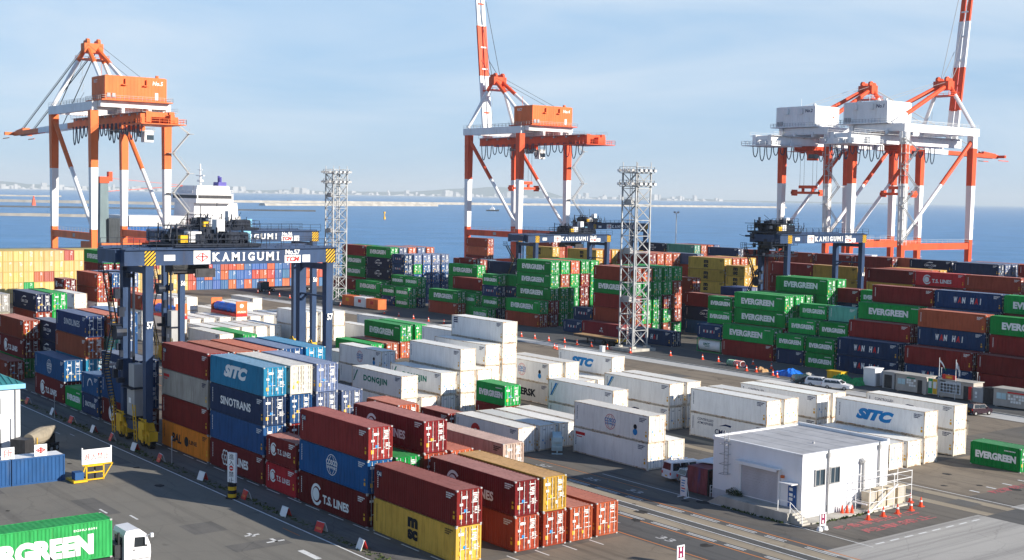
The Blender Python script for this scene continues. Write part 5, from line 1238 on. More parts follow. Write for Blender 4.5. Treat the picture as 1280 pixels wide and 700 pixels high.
# ---------------------------------------------------------------- lattice light towers
def light_tower(u, v, h, wd, label):
    t = thing('light_tower', label, 'light tower', (u, v, 0), 0, 'lattice light towers')
    w2 = wd / 2; n = 11; st = h / n
    m = MB(); m.box(-w2 - 1.2, w2 + 1.2, -w2 - 1.2, w2 + 1.2, 0, .5)
    for sx in (-1, 1):
        for sy in (-1, 1): m.box(sx * w2 - .5, sx * w2 + .5, sy * w2 - .5, sy * w2 + .5, .5, .9)
    m.build('footing', M_CONC, t)
    m = MB()
    for sx in (-1, 1):
        for sy in (-1, 1): m.bar((sx * w2, sy * w2, .9), (sx * w2, sy * w2, h), .25)
    m.build('corner_post', M_TOWER, t)
    m = MB(); cs = [(-w2, -w2), (w2, -w2), (w2, w2), (-w2, w2)]
    for k in range(n):
        z0, z1 = .9 + (h - .9) * k / n, .9 + (h - .9) * (k + 1) / n
        for i in range(4):
            a, b_ = cs[i], cs[(i + 1) % 4]
            m.bar((*a, z1), (*b_, z1), .12); m.bar((*a, z0), (*b_, z1), .11); m.bar((*b_, z0), (*a, z1), .11)
    m.build('lattice_bracing', M_TOWER, t)
    m = MB()
    for k in range(3, n, 3): m.box(-w2, w2 * .6, -w2, w2, h * k / n, h * k / n + .12); m.box(-w2 + .3, w2 * .2, -w2 + .2, -w2 + .9, h * k / n + .1, h * k / n + 1.1)
    for y in (-.25, .25): m.bar((-w2 + .35, y, .9), (-w2 + .35, y, h), .09)
    for k in range(int(h / .6)): m.bar((-w2 + .35, -.25, 1.2 + k * .6), (-w2 + .35, .25, 1.2 + k * .6), .05)
    m.cyl((0.3, 0, .9), (.3, 0, h), .16, 6)
    m.build('ladder', M_GREY, t)
    m = MB()
    for z in (h - 2.6, h - .1):
        m.box(-w2 - .45, w2 + .45, -w2 - .45, w2 + .45, z, z + .12)
        for s in (-1, 1):
            railing(m, (-w2 - .45, s * (w2 + .45), z + .1), (w2 + .45, s * (w2 + .45), z + .1), 1.1, 5, .07); railing(m, (s * (w2 + .45), -w2 - .45, z + .1), (s * (w2 + .45), w2 + .45, z + .1), 1.1, 5, .07)
    for sx in (-1, 1):
        for sy in (-1, 1): m.bar((sx * w2, sy * w2, h), (sx * w2, sy * w2, h + 2.0), .12)
    m.build('top_platform', M_TOWER, t)
    for z in (h - 2.0, h + .5):
        for i in range(4):
            a, b_ = cs[i], cs[(i + 1) % 4]; o = Vector(((a[0] + b_[0]) / 2, (a[1] + b_[1]) / 2, 0)).normalized()
            for q in (.02, .35, .65, .98):
                c = Vector((a[0] + (b_[0] - a[0]) * q, a[1] + (b_[1] - a[1]) * q, z)) + o * .75
                k = ('flood', i)
                me = lib(k, lambda: (lambda mm: (mm.bar((0, 0, 0), tuple(o * .5 + Vector((0, 0, -.12))), .5, .45, 0), mm.bar(tuple(o * .5 + Vector((0, 0, -.12))), tuple(o * .56 + Vector((0, 0, -.13))), .5, .4, 1), mm.mesh('floodlight', [M_GREY, M_CWH]))[-1])(MB()))
                link('floodlight', me, t, None, c)
    return t
light_tower(-180.0, 167.6, 33.4, 3.7, 'nearer grey lattice light tower standing beside the flatbed trailer')
light_tower(-296.5, 170.0, 33.6, 4.0, 'farther grey lattice light tower behind the nearest yard gantry crane')
m = MB(); m.cyl((0, 0, 0), (0, 0, 24), .22, 8, .12); m.box(-.9, .9, -.15, .15, 24, 24.2); t = thing('light_mast', 'thin tall mast rising beside dark navy container right of lattice tower', 'mast', (-300, 297, 0)); m.build('mast_pole', M_GALV, t)
m = MB(); m.box(-1.1, -.5, -.25, .25, 24.2, 24.6); m.box(.5, 1.1, -.25, .25, 24.2, 24.6); m.build('mast_light', M_GREY, t)

# ---------------------------------------------------------------- moored ship
t = thing('feeder_ship', 'cargo ship with tall white bridge tower moored behind the leftmost crane', 'ship', (-410, 150, -3))
def hull(z0, z1, w0, w1, mi, m):
    pr0 = [(-w0, -58), (w0, -58), (w0, 40), (w0 * .6, 54), (0, 62), (-w0 * .6, 54), (-w0, 40)]; pr1 = [(-w1, -60), (w1, -60), (w1, 42), (w1 * .7, 56), (0, 66), (-w1 * .7, 56), (-w1, 42)]
    m.add([(x, -y, z0) for x, y in pr0] + [(x, -y, z1) for x, y in pr1], [(i, (i + 1) % 7, 7 + (i + 1) % 7, 7 + i) for i in range(7)] + [tuple(range(7, 14))], mi)
m = MB(); hull(-2, 4, 10.5, 11, 1, m); hull(4, 12.5, 11, 11.4, 0, m); m.build('hull', [M_SHIPG, M_RED], t)
m = MB()
for k in (3, 4): m.box(-9.5, 9.5, -52 + k * 16, -39 + k * 16, 12.5, 14.6)
m.build('hatch_cover', M_ORGB, t)
m = MB(); m.box(-10, 10, 26, 44, 12.5, 18); m.frus((0, 35, 18), 8.6, 8.2, (0, 35, 27.5), 8.0, 7.6); m.box(-10.5, 10.5, 27, 40, 27.5, 30.6); m.frus((0, 34, 30.6), 8.4, 6.2, (0, 34, 33.2), 8.0, 5.6)
sp = m.build('bridge_tower', M_CWH, t)
m = MB(); m.box(-10.56, 10.56, 27.6, 39.4, 29.0, 30.1); m.box(-8.5, 10.58, 26.95, 27.2, 29.0, 30.1); m.build('bridge_windows', M_STEELD, sp)
m = MB(); railing(m, (10.4, 26.9, 30.7), (10.4, 40, 30.7), 1.0, 8, .08); railing(m, (-10.4, 26.9, 30.7), (10.4, 26.9, 30.7), 1.0, 8, .08); m.build('bridge_railing', M_CWH, sp)
m = MB(); m.cyl((0, 33, 33.2), (0, 33, 40.5), .45, 8, .2); m.box(-3, 3, 32.7, 33.3, 36.4, 36.7); m.box(-1.6, 1.6, 32.8, 33.2, 38.4, 38.6); m.box(-1.2, 1.2, 32.4, 33.6, 34.5, 35.2); m.build('radar_mast', M_CWH, sp)
m = MB(); m.frus((3, 38.5, 30.5), 2.2, 1.5, (3, 38.7, 34.5), 2.0, 1.4); m.cyl((2.3, 38.6, 34.5), (2.3, 38.6, 36.6), .4, 8); m.cyl((3.7, 38.6, 34.5), (3.7, 38.6, 36.2), .4, 8); m.build('funnel', M_FUNN, t)
m = MB(); m.frus((6.5, -2.5, 12.5), 1.5, 1.5, (6.5, -2.5, 33.4), 1.25, 1.25); cp = m.build('cargo_crane_post', M_SHIPG, t)
m = MB(); m.box(5.0, 8.0, -4.0, -1.0, 33.4, 35.4); m.box(5.6, 7.4, -.9, .3, 34, 37); m.bar((6.5, -1, 30.8), (6.5, 24, 33), .14); m.bar((6.5, -1, 35), (6.5, 24, 33.2), .1); m.build('crane_head', M_RED, cp)
for nm, y0, z0, ln, hh, col, lab in (('shipping_container', 3.5, 14.6, 12.2, 2.6, (0.30, 0.05, 0.03), 'red container on the moored ship deck, lowest of its pile'), ('shipping_container', 3.5, 17.2, 12.2, 2.6, (0.03, 0.12, 0.33), 'blue container on the moored ship deck left of its white bridge'), ('shipping_container', -1.5, 14.6, 4.0, 7.8, (0.06, 0.07, 0.08), 'dark grey boxes stacked on the ship beside its crane post')):
    m = MB(); m.box(-8, 9, y0, y0 + ln if ln > 5 else y0 + 3.6, z0, z0 + hh - .05)
    for k in range(7): m.box(9, 9.04, y0 + .2 + k * (ln if ln > 5 else 3.6) / 7.2, y0 + .3 + k * (ln if ln > 5 else 3.6) / 7.2, z0 + .1, z0 + hh - .2)
    o = m.build(nm, M_PAINT, None, col); o.location = (-410, 150, -3); tag(o, lab, 'container')
m = MB(); m.box(-9, 9.2, 5, 24, 19.9, 23.2); m.box(9.2, 9.3, 5, 24, 20.0, 20.3); o = m.build('hatch_cover_stack', M_CWH); o.location = (-410, 150, -3); tag(o, 'long white cargo unit on the ship left of its bridge', 'cargo')

# ---------------------------------------------------------------- white workshop building
BX0, BX1, BY0, BY1, BH = -86.3, -75.4, 91.25, 103.7, 5.9
t = thing('workshop_building', 'white flat-roofed workshop with blue door and roller shutter on the yard', 'building', (0, 0, 0))
m = MB(); m.box(BX0, BX1, BY0, BY1, .95, BH); wl = m.build('wall', M_WALL, t)
m = MB(); m.box(BX0 - .03, BX1 + .03, BY0 - .03, BY1 + .03, 0, .95); m.build('plinth', M_WALLB, t)
m = MB(); m.box(BX0 + .25, BX1 - .25, BY0 + .25, BY1 - .25, BH, BH + .03)
for k in range(5): m.box(BX0 + .3, BX1 - .3, BY0 + 2.2 + k * 2.1, BY0 + 2.23 + k * 2.1, BH + .03, BH + .045)
m.cyl((-78.6, 96.6, BH), (-78.6, 96.6, BH + .22), .12, 8); rf = m.build('roof', M_ROOFG, t)
m = MB(); m.box(BX0 - .08, BX0 + .25, BY0 - .08, BY1 + .08, BH - .25, BH + .16); m.box(BX0, BX1 + .08, BY1 - .25, BY1 + .08, BH - .25, BH + .30); m.box(BX0 + .25, BX1 + .08, BY0 - .08, BY0 + .2, BH - .12, BH + .08); m.box(BX1 - .2, BX1 + .08, BY0 + .2, BY1 - .25, BH - .12, BH + .08); m.build('parapet', M_CWH, rf)
m = MB()
for k in range(24): m.box(-82.6, -78.1, BY0 - .06 - (.02 if k % 2 else 0), BY0 - .031, 1.05 + k * .125, 1.05 + k * .125 + .115)
m.build('roller_shutter', M_SHUT, t)
m = MB(); m.box(-82.85, -82.6, BY0 - .14, BY0 - .03, .95, 4.25); m.box(-78.1, -77.9, BY0 - .14, BY0 - .03, .95, 4.25); m.box(-82.95, -77.8, BY0 - .75, BY0 - .03, 4.2, 4.32); m.box(-82.95, -77.8, BY0 - .75, BY0 - .70, 4.02, 4.2); m.build('shutter_canopy', M_CWH, t)
m = MB(); m.box(-76.9, -75.95, BY0 - .09, BY0 - .03, 1.0, 3.05); dr = m.build('door', M_DOORB, t)
m = MB()
for z in (2.5, 2.0, 1.6): m.box(-76.75, -76.35, BY0 - .11, BY0 - .09, z, z + .28)
m.box(-76.15, -76.08, BY0 - .16, BY0 - .09, 1.95, 2.15); m.build('door_notice', M_WHITE, dr)
m = MB(); m.box(-77.3, -75.75, BY0 - 1.0, BY0 - .03, 3.2, 3.3); m.build('door_canopy', M_CWH, t)
m = MB(); m.box(-77.65, -77.4, BY0 - .3, BY0 - .03, 3.5, 3.75); m.build('wall_lamp', M_ORGB, t)
for y in (93.0, 95.1):
    m = MB(); a, b_, c, d = y, y + 1.25, 2.95, 4.35
    m.box(BX1, BX1 + .16, a - .08, a, c - .08, d + .08); m.box(BX1, BX1 + .16, b_, b_ + .08, c - .08, d + .08); m.box(BX1, BX1 + .16, a, b_, d, d + .08); m.box(BX1, BX1 + .2, a, b_, c - .08, c); m.box(BX1, BX1 + .1, (a + b_) / 2 - .03, (a + b_) / 2 + .03, c, d)
    wn = m.build('window', M_GREY, t); m = MB(); m.box(BX1, BX1 + .05, a, b_, c, d); m.build('pane', M_GLASS, wn)
m = MB()
for y in (94.75, 102.2): 
    m.cyl((BX1 + .14, y, .1), (BX1 + .14, y, BH + .2), .09, 8); m.box(BX1 + .02, BX1 + .3, y - .14, y + .14, BH - .5, BH - .1)
m.build('downpipe', M_GREY, t)
m = MB(); m.cyl((BX1 + .3, 99.6, 1.2), (BX1 + .3, 99.6, 4.4), .17, 8); m.cyl((BX1 + .3, 99.6, 4.4), (BX1 + .02, 99.6, 4.6), .30, 10); m.build('vent_pipe', M_GREY, t)
m = MB()
for x in (-84.6, -84.1): m.bar((x, BY0 - .3, 2.6), (x, BY0 - .3, BH + .9), .05)
for k in range(11): m.bar((-84.6, BY0 - .3, 2.8 + k * .33), (-84.1, BY0 - .3, 2.8 + k * .33), .035)
for k in range(4):
    z = 2.7 + k * .95; m.bar((-84.75, BY0 - .85, z), (-83.95, BY0 - .85, z), .045); m.bar((-84.75, BY0 - .85, z), (-84.75, BY0 - .1, z), .045); m.bar((-83.95, BY0 - .85, z), (-83.95, BY0 - .1, z), .045)
m.build('roof_ladder', M_GREY, t)
m = MB(); m.prism([(-85.2, 0, 0), (-75.35, 0, 0), (-75.35, 0, .9), (-83.6, 0, .9)], (0, 1, 0)); m.v = [(x, y * (BY0 - 89.35 - .04) + 89.35, z) for x, y, z in m.v]; lp = m.build('loading_platform', M_CONC, t)
m = MB()
for k in range(5): m.box(-75.35, -75.35 + .28 * (5 - k) , 89.7, 90.8, k * .18, (k + 1) * .18 - .002)
m.build('entrance_steps', M_CONC, t)
m = MB(); m.bar((-75.4, 89.72, .9), (-75.4, 89.72, 1.85), .05); m.bar((-74.0, 89.72, .1), (-74.0, 89.72, .95), .05); m.bar((-75.4, 89.72, 1.85), (-74.0, 89.72, .95), .05); m.bar((-75.4, 89.72, 1.4), (-74.0, 89.72, .5), .04); m.bar((-76.8, 89.72, 1.85), (-75.4, 89.72, 1.85), .05); m.bar((-76.8, 89.72, .9), (-76.8, 89.72, 1.85), .05); m.build('step_handrail', M_CWH, t)
m = MB(); m.box(BX1 + .03, -73.9, 91.0, 99.0, 0, .12); m.box(BX1 + .03, -73.6, 99.0, 105.0, 0, .16); struct(m.build('building_pavement', M_CONC))
m = MB()
for k in range(300):
    if k < 150: x = -73.85 + random.uniform(-.1, .35); y = random.uniform(91.5, 99.5)
    else: x = random.uniform(-83, -75.5); y = 89.2 + random.uniform(-.25, .1)
    h = random.uniform(.05, .22); a = random.uniform(0, 3.1); dx, dy = math.cos(a) * .12, math.sin(a) * .12; m.add([(x - dx, y - dy, 0), (x + dx, y + dy, 0), (x + dx * .3, y + dy * .3, h)], [(0, 1, 2)])
for k in range(1100):
    x = random.uniform(-190, -85); y = 53.7 + random.gauss(0, .28); h = random.uniform(.04, .16) * (0.2 + abs(math.sin(x * .13))); a = random.uniform(0, 3.1); dx, dy = math.cos(a) * .18, math.sin(a) * .18
    m.add([(x - dx, y - dy, 0), (x + dx, y + dy, 0), (x + dx * .3, y + dy * .3, h)], [(0, 1, 2)])
o = m.build('weeds', solid('weeds_green', (0.06, 0.085, 0.025), 0.9, 0, 0.4, 3)); struct(o, 'stuff')
m = MB(); rg = random.Random(2)
for k in range(900):
    a = rg.uniform(0, 6.28); r = rg.random() ** .5; x = -83.0 + r * 1.0 * math.cos(a); y = 90.7 + r * .42 * math.sin(a); z = .95 + rg.random() * .75 * (1 - r * .6); s = .09; b_ = rg.uniform(0, 6.28)
    m.add([(x, y, z), (x + s * math.cos(b_), y + s * math.sin(b_), z + rg.uniform(-.05, .08)), (x + s * math.cos(b_ + 1), y + s * math.sin(b_ + 1), z + rg.uniform(-.05, .08))], [(0, 1, 2)])
tag(m.build('bush', M_BUSH), 'dark low bush on the loading platform left of the roller shutter', 'bush')
# outdoor air-conditioning units in a railed cage
for k, y in enumerate((99.2, 100.6, 102.0, 103.6)):
    u_ = thing('air_conditioner', ['beige outdoor unit nearest the red cones at building wall', 'beige outdoor unit second from the left beside vent pipe', 'beige outdoor unit third from the left in the cage', 'beige outdoor unit at the far right end of the cage'][k], 'outdoor unit', (-74.9, y, .17), 0, 'outdoor units beside the workshop')
    m = MB(); m.box(0, .85, 0, 1.15, 0, 1.75 - (.15 if k == 0 else 0)); m.build('casing', M_BEIGE, u_)
    m = MB(); 
    for q in range(9): m.box(.85, .87, .12, 1.03, .25 + q * .15, .33 + q * .15)
    m.box(-.02, 0, .1, 1.05, .2, 1.5); m.build('grille', M_GREY, u_)
t = thing('pipe_cage', 'white tubular steel cage around the beige outdoor units', 'cage', (0, 0, 0))
m = MB()
for x in (-75.1, -73.5):
    for y in (98.6, 100.4, 102.2, 104.9): m.bar((x, y, .1), (x, y, 3.4), .05)
for z in (1.0, 2.0, 2.7, 3.35):
    for x in (-75.1, -73.5): m.bar((x, 98.6, z), (x, 104.9, z), .04)
    for y in (98.6, 104.9): m.bar((-75.1, y, z), (-73.5, y, z), .04)
m.bar((-73.4, 98.4, .1), (-73.4, 102.6, 2.3), .12); m.bar((-73.5, 98.2, .35), (-73.5, 101.5, .35), .09); m.bar((-75.1, 98.2, .9), (-73.5, 98.2, .9), .12)
m.build('cage_rails', M_CWH, t)
# H sign in front of the building, and its twin in the lane
def hsign(x, y, label):
    t = thing('letter_sign', label, 'sign', (x, y, 0), 0, 'signs with a purple letter on white feet'); t.scale = (.74, .74, .74)
    m = MB(); m.box(-.05, .05, -.55, .55, .55, 2.1); p = m.build('sign_panel', M_CWH, t)
    m = MB()
    for s in (1, -1):
        for a, b_ in ((-.36, -.12), (.12, .36)): m.box(.052 if s > 0 else -.062, .062 if s > 0 else -.052, a, b_, .75, 1.95)
        m.box(.052 if s > 0 else -.062, .062 if s > 0 else -.052, -.12, .12, 1.22, 1.48)
        for a in (-.24, .24):
            for z in (.75, 1.87): m.box(.052 if s > 0 else -.062, .062 if s > 0 else -.052, a - .22, a + .22, z, z + .08)
    m.build('sign_letter', M_PURP, p)
    for a in (-.5, .5):
        m = MB(); m.bar((0, a, .2), (0, a, 1.0), .06); m.cyl((-.02, a, 0), (-.02, a, .42), .40, 12, .26); m.build('sign_foot', M_CWH, t)
hsign(-72.1, 90.2, 'white sign with purple letter H before the workshop corner'); hsign(-71.4, 72.1, 'white sign with purple letter standing in the lane at bottom edge')
# traffic cones
CONE = None
def cone(x, y, label, group, s=1.0):
    me = lib('conebody', lambda: (lambda m: (m.cyl((0, 0, .05), (0, 0, .72), .16, 10, .035), m.mesh('cone_body', M_CONE))[-1])(MB()))
    mb = lib('conebase', lambda: (lambda m: (m.box(-.2, .2, -.2, .2, 0, .05), m.mesh('cone_base', M_CONE))[-1])(MB()))
    mw = lib('conesleeve', lambda: (lambda m: (m.cyl((0, 0, .36), (0, 0, .5), .112, 10, .083), m.mesh('cone_band', M_WHITE))[-1])(MB()))
    t = thing('traffic_cone', label, 'cone', (x, y, 0), 0, group); t.scale = (s, s, s)
    link('cone_body', me, t); link('cone_base', mb, t)
    if s > 1.2: link('cone_band', mw, t)
for k, (x, y) in enumerate(((-72.2, 96.7), (-72.2, 98.9), (-72.1, 100.9), (-72.2, 103.1), (-72.6, 105.2), (-74.2, 105.8))):
    cone(x, y, 'red cone in the row before the outdoor unit cage, %s from left' % ('first second third fourth fifth sixth'.split()[k]), 'red cones around the outdoor units', 1.25)
for k, (x, y) in enumerate(((-74.8, 96.3), (-74.6, 96.75), (-74.35, 97.15))): cone(x, y, 'red cone huddled against the white wall beside pipes, %s of three' % ('left middle right'.split()[k]), 'three cones at the wall', 1.2)
LANE = [(-208.7, 163.2), (-204.3, 163.2), (-199.7, 163.1), (-196.0, 164.1), (-191.6, 163.6), (-187.7, 163.9), (-183.1, 163.9), (-176.6, 163.8), (-169.7, 167.4), (-162.8, 168.6), (-159.1, 168.8), (-153.3, 171.4), (-147.7, 169.8), (-146.3, 164.4), (-142.0, 163.6), (-140.2, 162.6), (-151.3, 165.1), (-148.2, 164.1), (-186.4, 156.2), (-189.3, 156.0), (-185.0, 155.0), (-187.6, 155.2), (-213.5, 163.4), (-219, 163.5), (-225, 163.6), (-231, 163.6), (-237.5, 163.8), (-244, 164.0), (-250.5, 164.2), (-257, 164.4), (-264, 164.8), (-287, 166.0), (-303, 166.5), (-309, 166.5), (-315, 166.5), (-321, 166.5), (-327, 166.5), (-334, 166.5)]
for x, y in LANE:
    cone(x + 0, y, 'small orange cone along the lane in front of the far blocks', 'orange cones along the lane', 1.35)
# dark container shed with white roof sheet, beside the building
t = thing('storage_shed', 'faded maroon open-ended container shed under a white roof sheet', 'shed', (-89.4, 90.95, 0))
m = MB()
pr = corr(0, 2.7, 0.0, .04, .22); vs = []
for x, d in pr: vs += [(x, d, .1), (x, d, 2.6)]
m.add(vs, [(2 * i, 2 * i + 2, 2 * i + 3, 2 * i + 1) for i in range(len(pr) - 1)]); m.box(0, .06, .05, 4.9, .1, 2.6); m.box(0, 2.7, 4.84, 4.9, .1, 2.6); m.box(0, 2.7, .05, 4.9, .05, .12); m.box(0, 2.72, .05, 2.6, 2.56, 2.62); m.build('shed_wall', M_RUSTB, t)
m = MB()
for y in (0.02, 2.4): m.box(2.66, 2.78, y, y + .12, 0, 2.62)
m.box(2.66, 2.78, .14, 2.4, 2.5, 2.62); m.build('shed_frame', M_STEELD, t)
m = MB(); m.quad((-.6, 1.4, 2.75), (2.9, 2.2, 2.85), (2.9, 5.2, 2.95), (-.6, 4.6, 2.85)); m.v = m.v; m.prism([(-.6, 1.4, 2.72), (2.9, 2.2, 2.82), (2.9, 5.2, 2.92), (-.6, 4.6, 2.82)], (0, 0, .06)); m.build('roof_sheet', M_CWH, t)
m = MB()
for z in (.4, .75, 1.1): m.bar((2.9, .2, z), (3.9, 1.4, z), .04)
for q in (0, .5, 1.0): m.bar((2.9 + q, .2 + q * 1.2, 0), (2.9 + q, .2 + q * 1.2, 1.15), .05)
m.build('railing', M_CWH, t)
m = MB(); m.box(1.0, 2.3, 1.0, 2.2, .12, 1.3); m.build('stored_crate', M_STEELD, t)
t = thing('notice_board', 'narrow white notice board standing before the maroon shed', 'sign', (-87.7, 88.75, 0))
m = MB(); m.box(-.42, .42, -.03, .03, .15, 2.0); pn = m.build('board_panel', M_CWH, t)
m = MB()
for k, c in enumerate((2, 2, 2, 4, 2)): m.box(-.28, .22 - .06 * (k % 3), -.045, -.031, 1.62 - k * .26, 1.72 - k * .26, c)
m.build('board_print', TEXTM, pn)
m = MB(); m.box(-.5, -.38, -.35, .35, 0, .1); m.box(.38, .5, -.35, .35, 0, .1); m.bar((-.42, .3, .05), (-.42, 0, 1.4), .05); m.bar((.42, .3, .05), (.42, 0, 1.4), .05); m.build('board_stand', M_CWH, t)

# ---------------------------------------------------------------- vehicles
def car(name, label, loc, rz, paint, kind='wagon', group=None):
    """x forward; profile extruded across the width with tumblehome"""
    t = thing(name, label, 'van' if kind == 'van' else 'car', loc, rz, group)
    if kind == 'van':
        Lc, Wd = 4.7, 1.70
        lower = [(-2.32, .35), (2.2, .35), (2.34, .55), (2.34, .95), (2.15, 1.08), (-2.34, 1.08)]; cab = [(-2.34, 1.08), (2.15, 1.08), (1.45, 1.88), (-2.2, 1.95)]; wins = [(-2.1, -1.25), (-1.15, -.2), (-.1, .75)]; wb = (-1.35, 1.45)
    elif kind == 'kei':
        Lc, Wd = 3.4, 1.5
        lower = [(-1.65, .3), (1.6, .3), (1.7, .5), (1.68, .85), (1.0, .98), (-1.68, 1.0)]; cab = [(-1.68, 1.0), (1.0, .98), (.45, 1.55), (-1.45, 1.58)]; wins = [(-1.35, -.5), (-.42, .45)]; wb = (-1.15, 1.15)
    else:
        Lc, Wd = 4.4, 1.7
        lower = [(-2.15, .35), (2.1, .3), (2.2, .5), (2.15, .75), (1.1, .93), (-2.18, .95)]; cab = [(-2.18, .95), (1.1, .93), (.35, 1.45), (-1.9, 1.48)]; wins = [(-1.8, -1.0), (-.9, -.05), (.05, .65)]; wb = (-1.3, 1.35)
    h2 = Wd / 2; m = MB(); m.prism([(x, -h2, z) for x, z in lower], (0, Wd, 0))
    n = len(cab); th = .14
    zt = max(z for _, z in cab); zb = min(z for _, z in cab)
    ins = lambda z: h2 - .02 - th * (z - zb) / (zt - zb)
    m.add([(x, -ins(z), z) for x, z in cab] + [(x, ins(z), z) for x, z in cab], [tuple(range(n - 1, -1, -1)), tuple(range(n, 2 * n))] + [(i, (i + 1) % n, n + (i + 1) % n, n + i) for i in range(n)])
    m.box(lower[2][0] - .12, lower[2][0] + .05, -h2 + .1, h2 - .1, .32, .52); m.box(-Lc / 2 - .04, -Lc / 2 + .12, -h2 + .08, h2 - .08, .35, .55)
    for s in (-1, 1): m.box(cab[1][0] - .35, cab[1][0] - .15, s * (h2 + .1) - .08, s * (h2 + .1) + .08, zb + .02, zb + .18)
    if kind == 'van':
        for x in (-1.6, -.6, .4): m.bar((x, -.7, 2.0), (x, .7, 2.0), .06)
        for y in (-.7, .7): m.bar((-1.8, y, 2.02), (.7, y, 2.02), .06)
    bd = m.build('body', paint, t)
    m = MB()
    for s in (-1, 1):
        for a, b_ in wins:
            z0, z1 = zb + .05, zt - .1; yo = .012
            def cx_(x, z): 
                lim = cab[1][0] + (cab[2][0] - cab[1][0]) * (z - zb) / (zt - zb) - .12; return min(x, lim)
            m.add([(a, s * (ins(z0) + yo), z0), (cx_(b_ + .25, z0), s * (ins(z0) + yo), z0), (cx_(b_, z1), s * (ins(z1) + yo), z1), (a + .05, s * (ins(z1) + yo), z1)], [(0, 1, 2, 3) if s < 0 else (3, 2, 1, 0)])
    m.build('side_window', M_CGLASS, bd)
    def glass(nm, p, q, o):
        (x0, z0), (x1, z1) = p, q; m = MB(); a, b_ = .12, .88
        P = lambda f: (x0 + (x1 - x0) * f + o, z0 + (z1 - z0) * f)
        (xa, za), (xb, zb_) = P(a), P(b_)
        m.quad((xa, -ins(za) + .1, za), (xa, ins(za) - .1, za), (xb, ins(zb_) - .1, zb_), (xb, -ins(zb_) + .1, zb_)); m.build(nm, M_CGLASS, bd)
    glass('windscreen', cab[1], cab[2], .012); glass('rear_window', cab[0], cab[3], -.012)
    for s in (-1, 1):
        m = MB(); m.box(lower[2][0] - .1, lower[2][0] + .03, s * (h2 - .28) - .18, s * (h2 - .28) + .18, .62, .76); m.build('headlight', M_GREY, bd)
        m = MB(); m.box(-Lc / 2 - .035, -Lc / 2 + .06, s * (h2 - .12) - .08, s * (h2 - .12) + .08, .7, .95); m.build('tail_light', M_TXR, bd)
    m = MB(); m.box(-Lc / 2 - .055, -Lc / 2 - .03, -.17, .17, .5, .62); m.build('number_plate', M_YEL if kind in ('van', 'kei') else M_WHITE, bd)
    for x in wb:
        for s in (-1, 1): m = MB(); m.wheel((x, s * (h2 - .1), .31), .31, .2, (0, 1, 0)); m.build('wheel', [M_TYRE, M_GREY], t)
    return t
car('parked_van', 'white van with roof rack parked beside white reefer stack', (-93.6, 94.9, 0), R(80), M_CARW, 'van')
car('parked_car', 'small silver car half hidden by the shed, beside the white van', (-91.6, 94.2, 0), R(82), M_CARS, 'kei')
car('parked_car', 'dark teal car leftmost of the three parked on the white lane', (-132.6, 160.6, 0), R(60), M_CART, 'wagon')
car('parked_car', 'white wagon in the middle of three cars on the lane', (-129.6, 160.4, 0), R(20), M_CARW, 'wagon')
car('parked_car', 'white wagon rightmost of three cars parked on the lane', (-126.3, 160.4, 0), R(20), M_CARW, 'wagon')
car('parked_car', 'dark maroon hatchback parked near the small prefab offices', (-100.6, 158.2, 0), R(75), M_CARD, 'kei')

# articulated lorry with green container in the foreground
t = thing('container_lorry', 'white-cabbed lorry at bottom left pulling a bright green container', 'lorry', (-93.2, 34.7, 0))
m = MB(); m.box(-2.3, -.1, -13.0, .2, 1.05, 1.35); m.box(-1.9, -.5, -13, 2.6, .75, 1.05); m.build('trailer_chassis', M_STEELD, t)
for y in (-12.2, -10.8, -9.4, -.6, 2.2):
    for x in (-2.1, -.3): m = MB(); m.wheel((x, y, .52), .52, .45, (1, 0, 0)); m.build('wheel', [M_TYRE, M_GREY], t)
m = MB()
prof = [(.95, .75), (2.95, .65), (3.02, 1.3), (2.98, 1.9), (2.66, 2.75), (2.1, 3.2), (1.1, 3.15), (.95, 2.8)]
m.prism([(-2.35, y, z) for y, z in prof], (2.3, 0, 0)); m.box(-2.3, -.1, .9, 2.95, .45, .75)
for s in (-2.55, .02): m.box(s, s + .14, 2.5, 2.7, 2.0, 2.55); 
m.bar((-.05, 2.6, 2.6), (.35, 2.9, 2.8), .06); m.box(.2, .4, 2.85, 3.05, 2.55, 2.85)
cb = m.build('cab', M_CARW, t)
m = MB(); m.quad((-.04, 1.7, 1.85), (-.04, 2.75, 1.8), (-.04, 2.55, 2.55), (-.04, 1.75, 2.6)); m.quad((-2.25, 2.985, 1.85), (-.15, 2.985, 1.85), (-.25, 2.68, 2.72), (-2.15, 2.68, 2.72)); m.quad((-2.0, .93, 1.9), (-.4, .93, 1.9), (-.4, .93, 2.6), (-2.0, .93, 2.6)); m.build('cab_window', M_CGLASS, cb)
m = MB(); m.box(-.05, -.02, 1.6, 1.62, .9, 2.7); m.box(-.05, -.01, 1.66, 1.8, 1.6, 1.68); m.box(-.06, -.02, 1.0, 2.9, .9, .94); m.build('cab_trim', M_STEELD, cb)
for x in (-1.95, -.5): m = MB(); m.box(x - .2, x + .2, 2.95, 3.05, .85, 1.05); m.build('headlight', M_GREY, cb)
m = MB(); m.box(-2.0, -.4, .35, .85, 1.1, 2.1); m.cyl((-.55, .7, 1.0), (-.55, .7, 3.0), .1, 8); m.build('exhaust_stack', M_STEELD, t)
ct = container('E', False, L40, (-98.15, 35.3, 1.36), 'bright green container on the lorry at bottom left with large white name', 'containers carried on lorries', True, HC)
for ch in ct.children:
    ch.color = (0.035, 0.30, 0.085, 1)
    if ch.name.startswith('lettering'):
        ch.data = tx([('EVERGREEN', -L40 / 2 - .1, HC * .44, 9.6, 1.55, W_, 0, .07), ('EGHU 8391', -2.0, HC - .5, 1.7, .16, W_, 0, .01)]).mesh('lettering', TEXTM); ch.location.x = 0
ct.rotation_euler = (0, 0, math.pi / 2); ct.location = (-93.3, 34.75, 1.36)

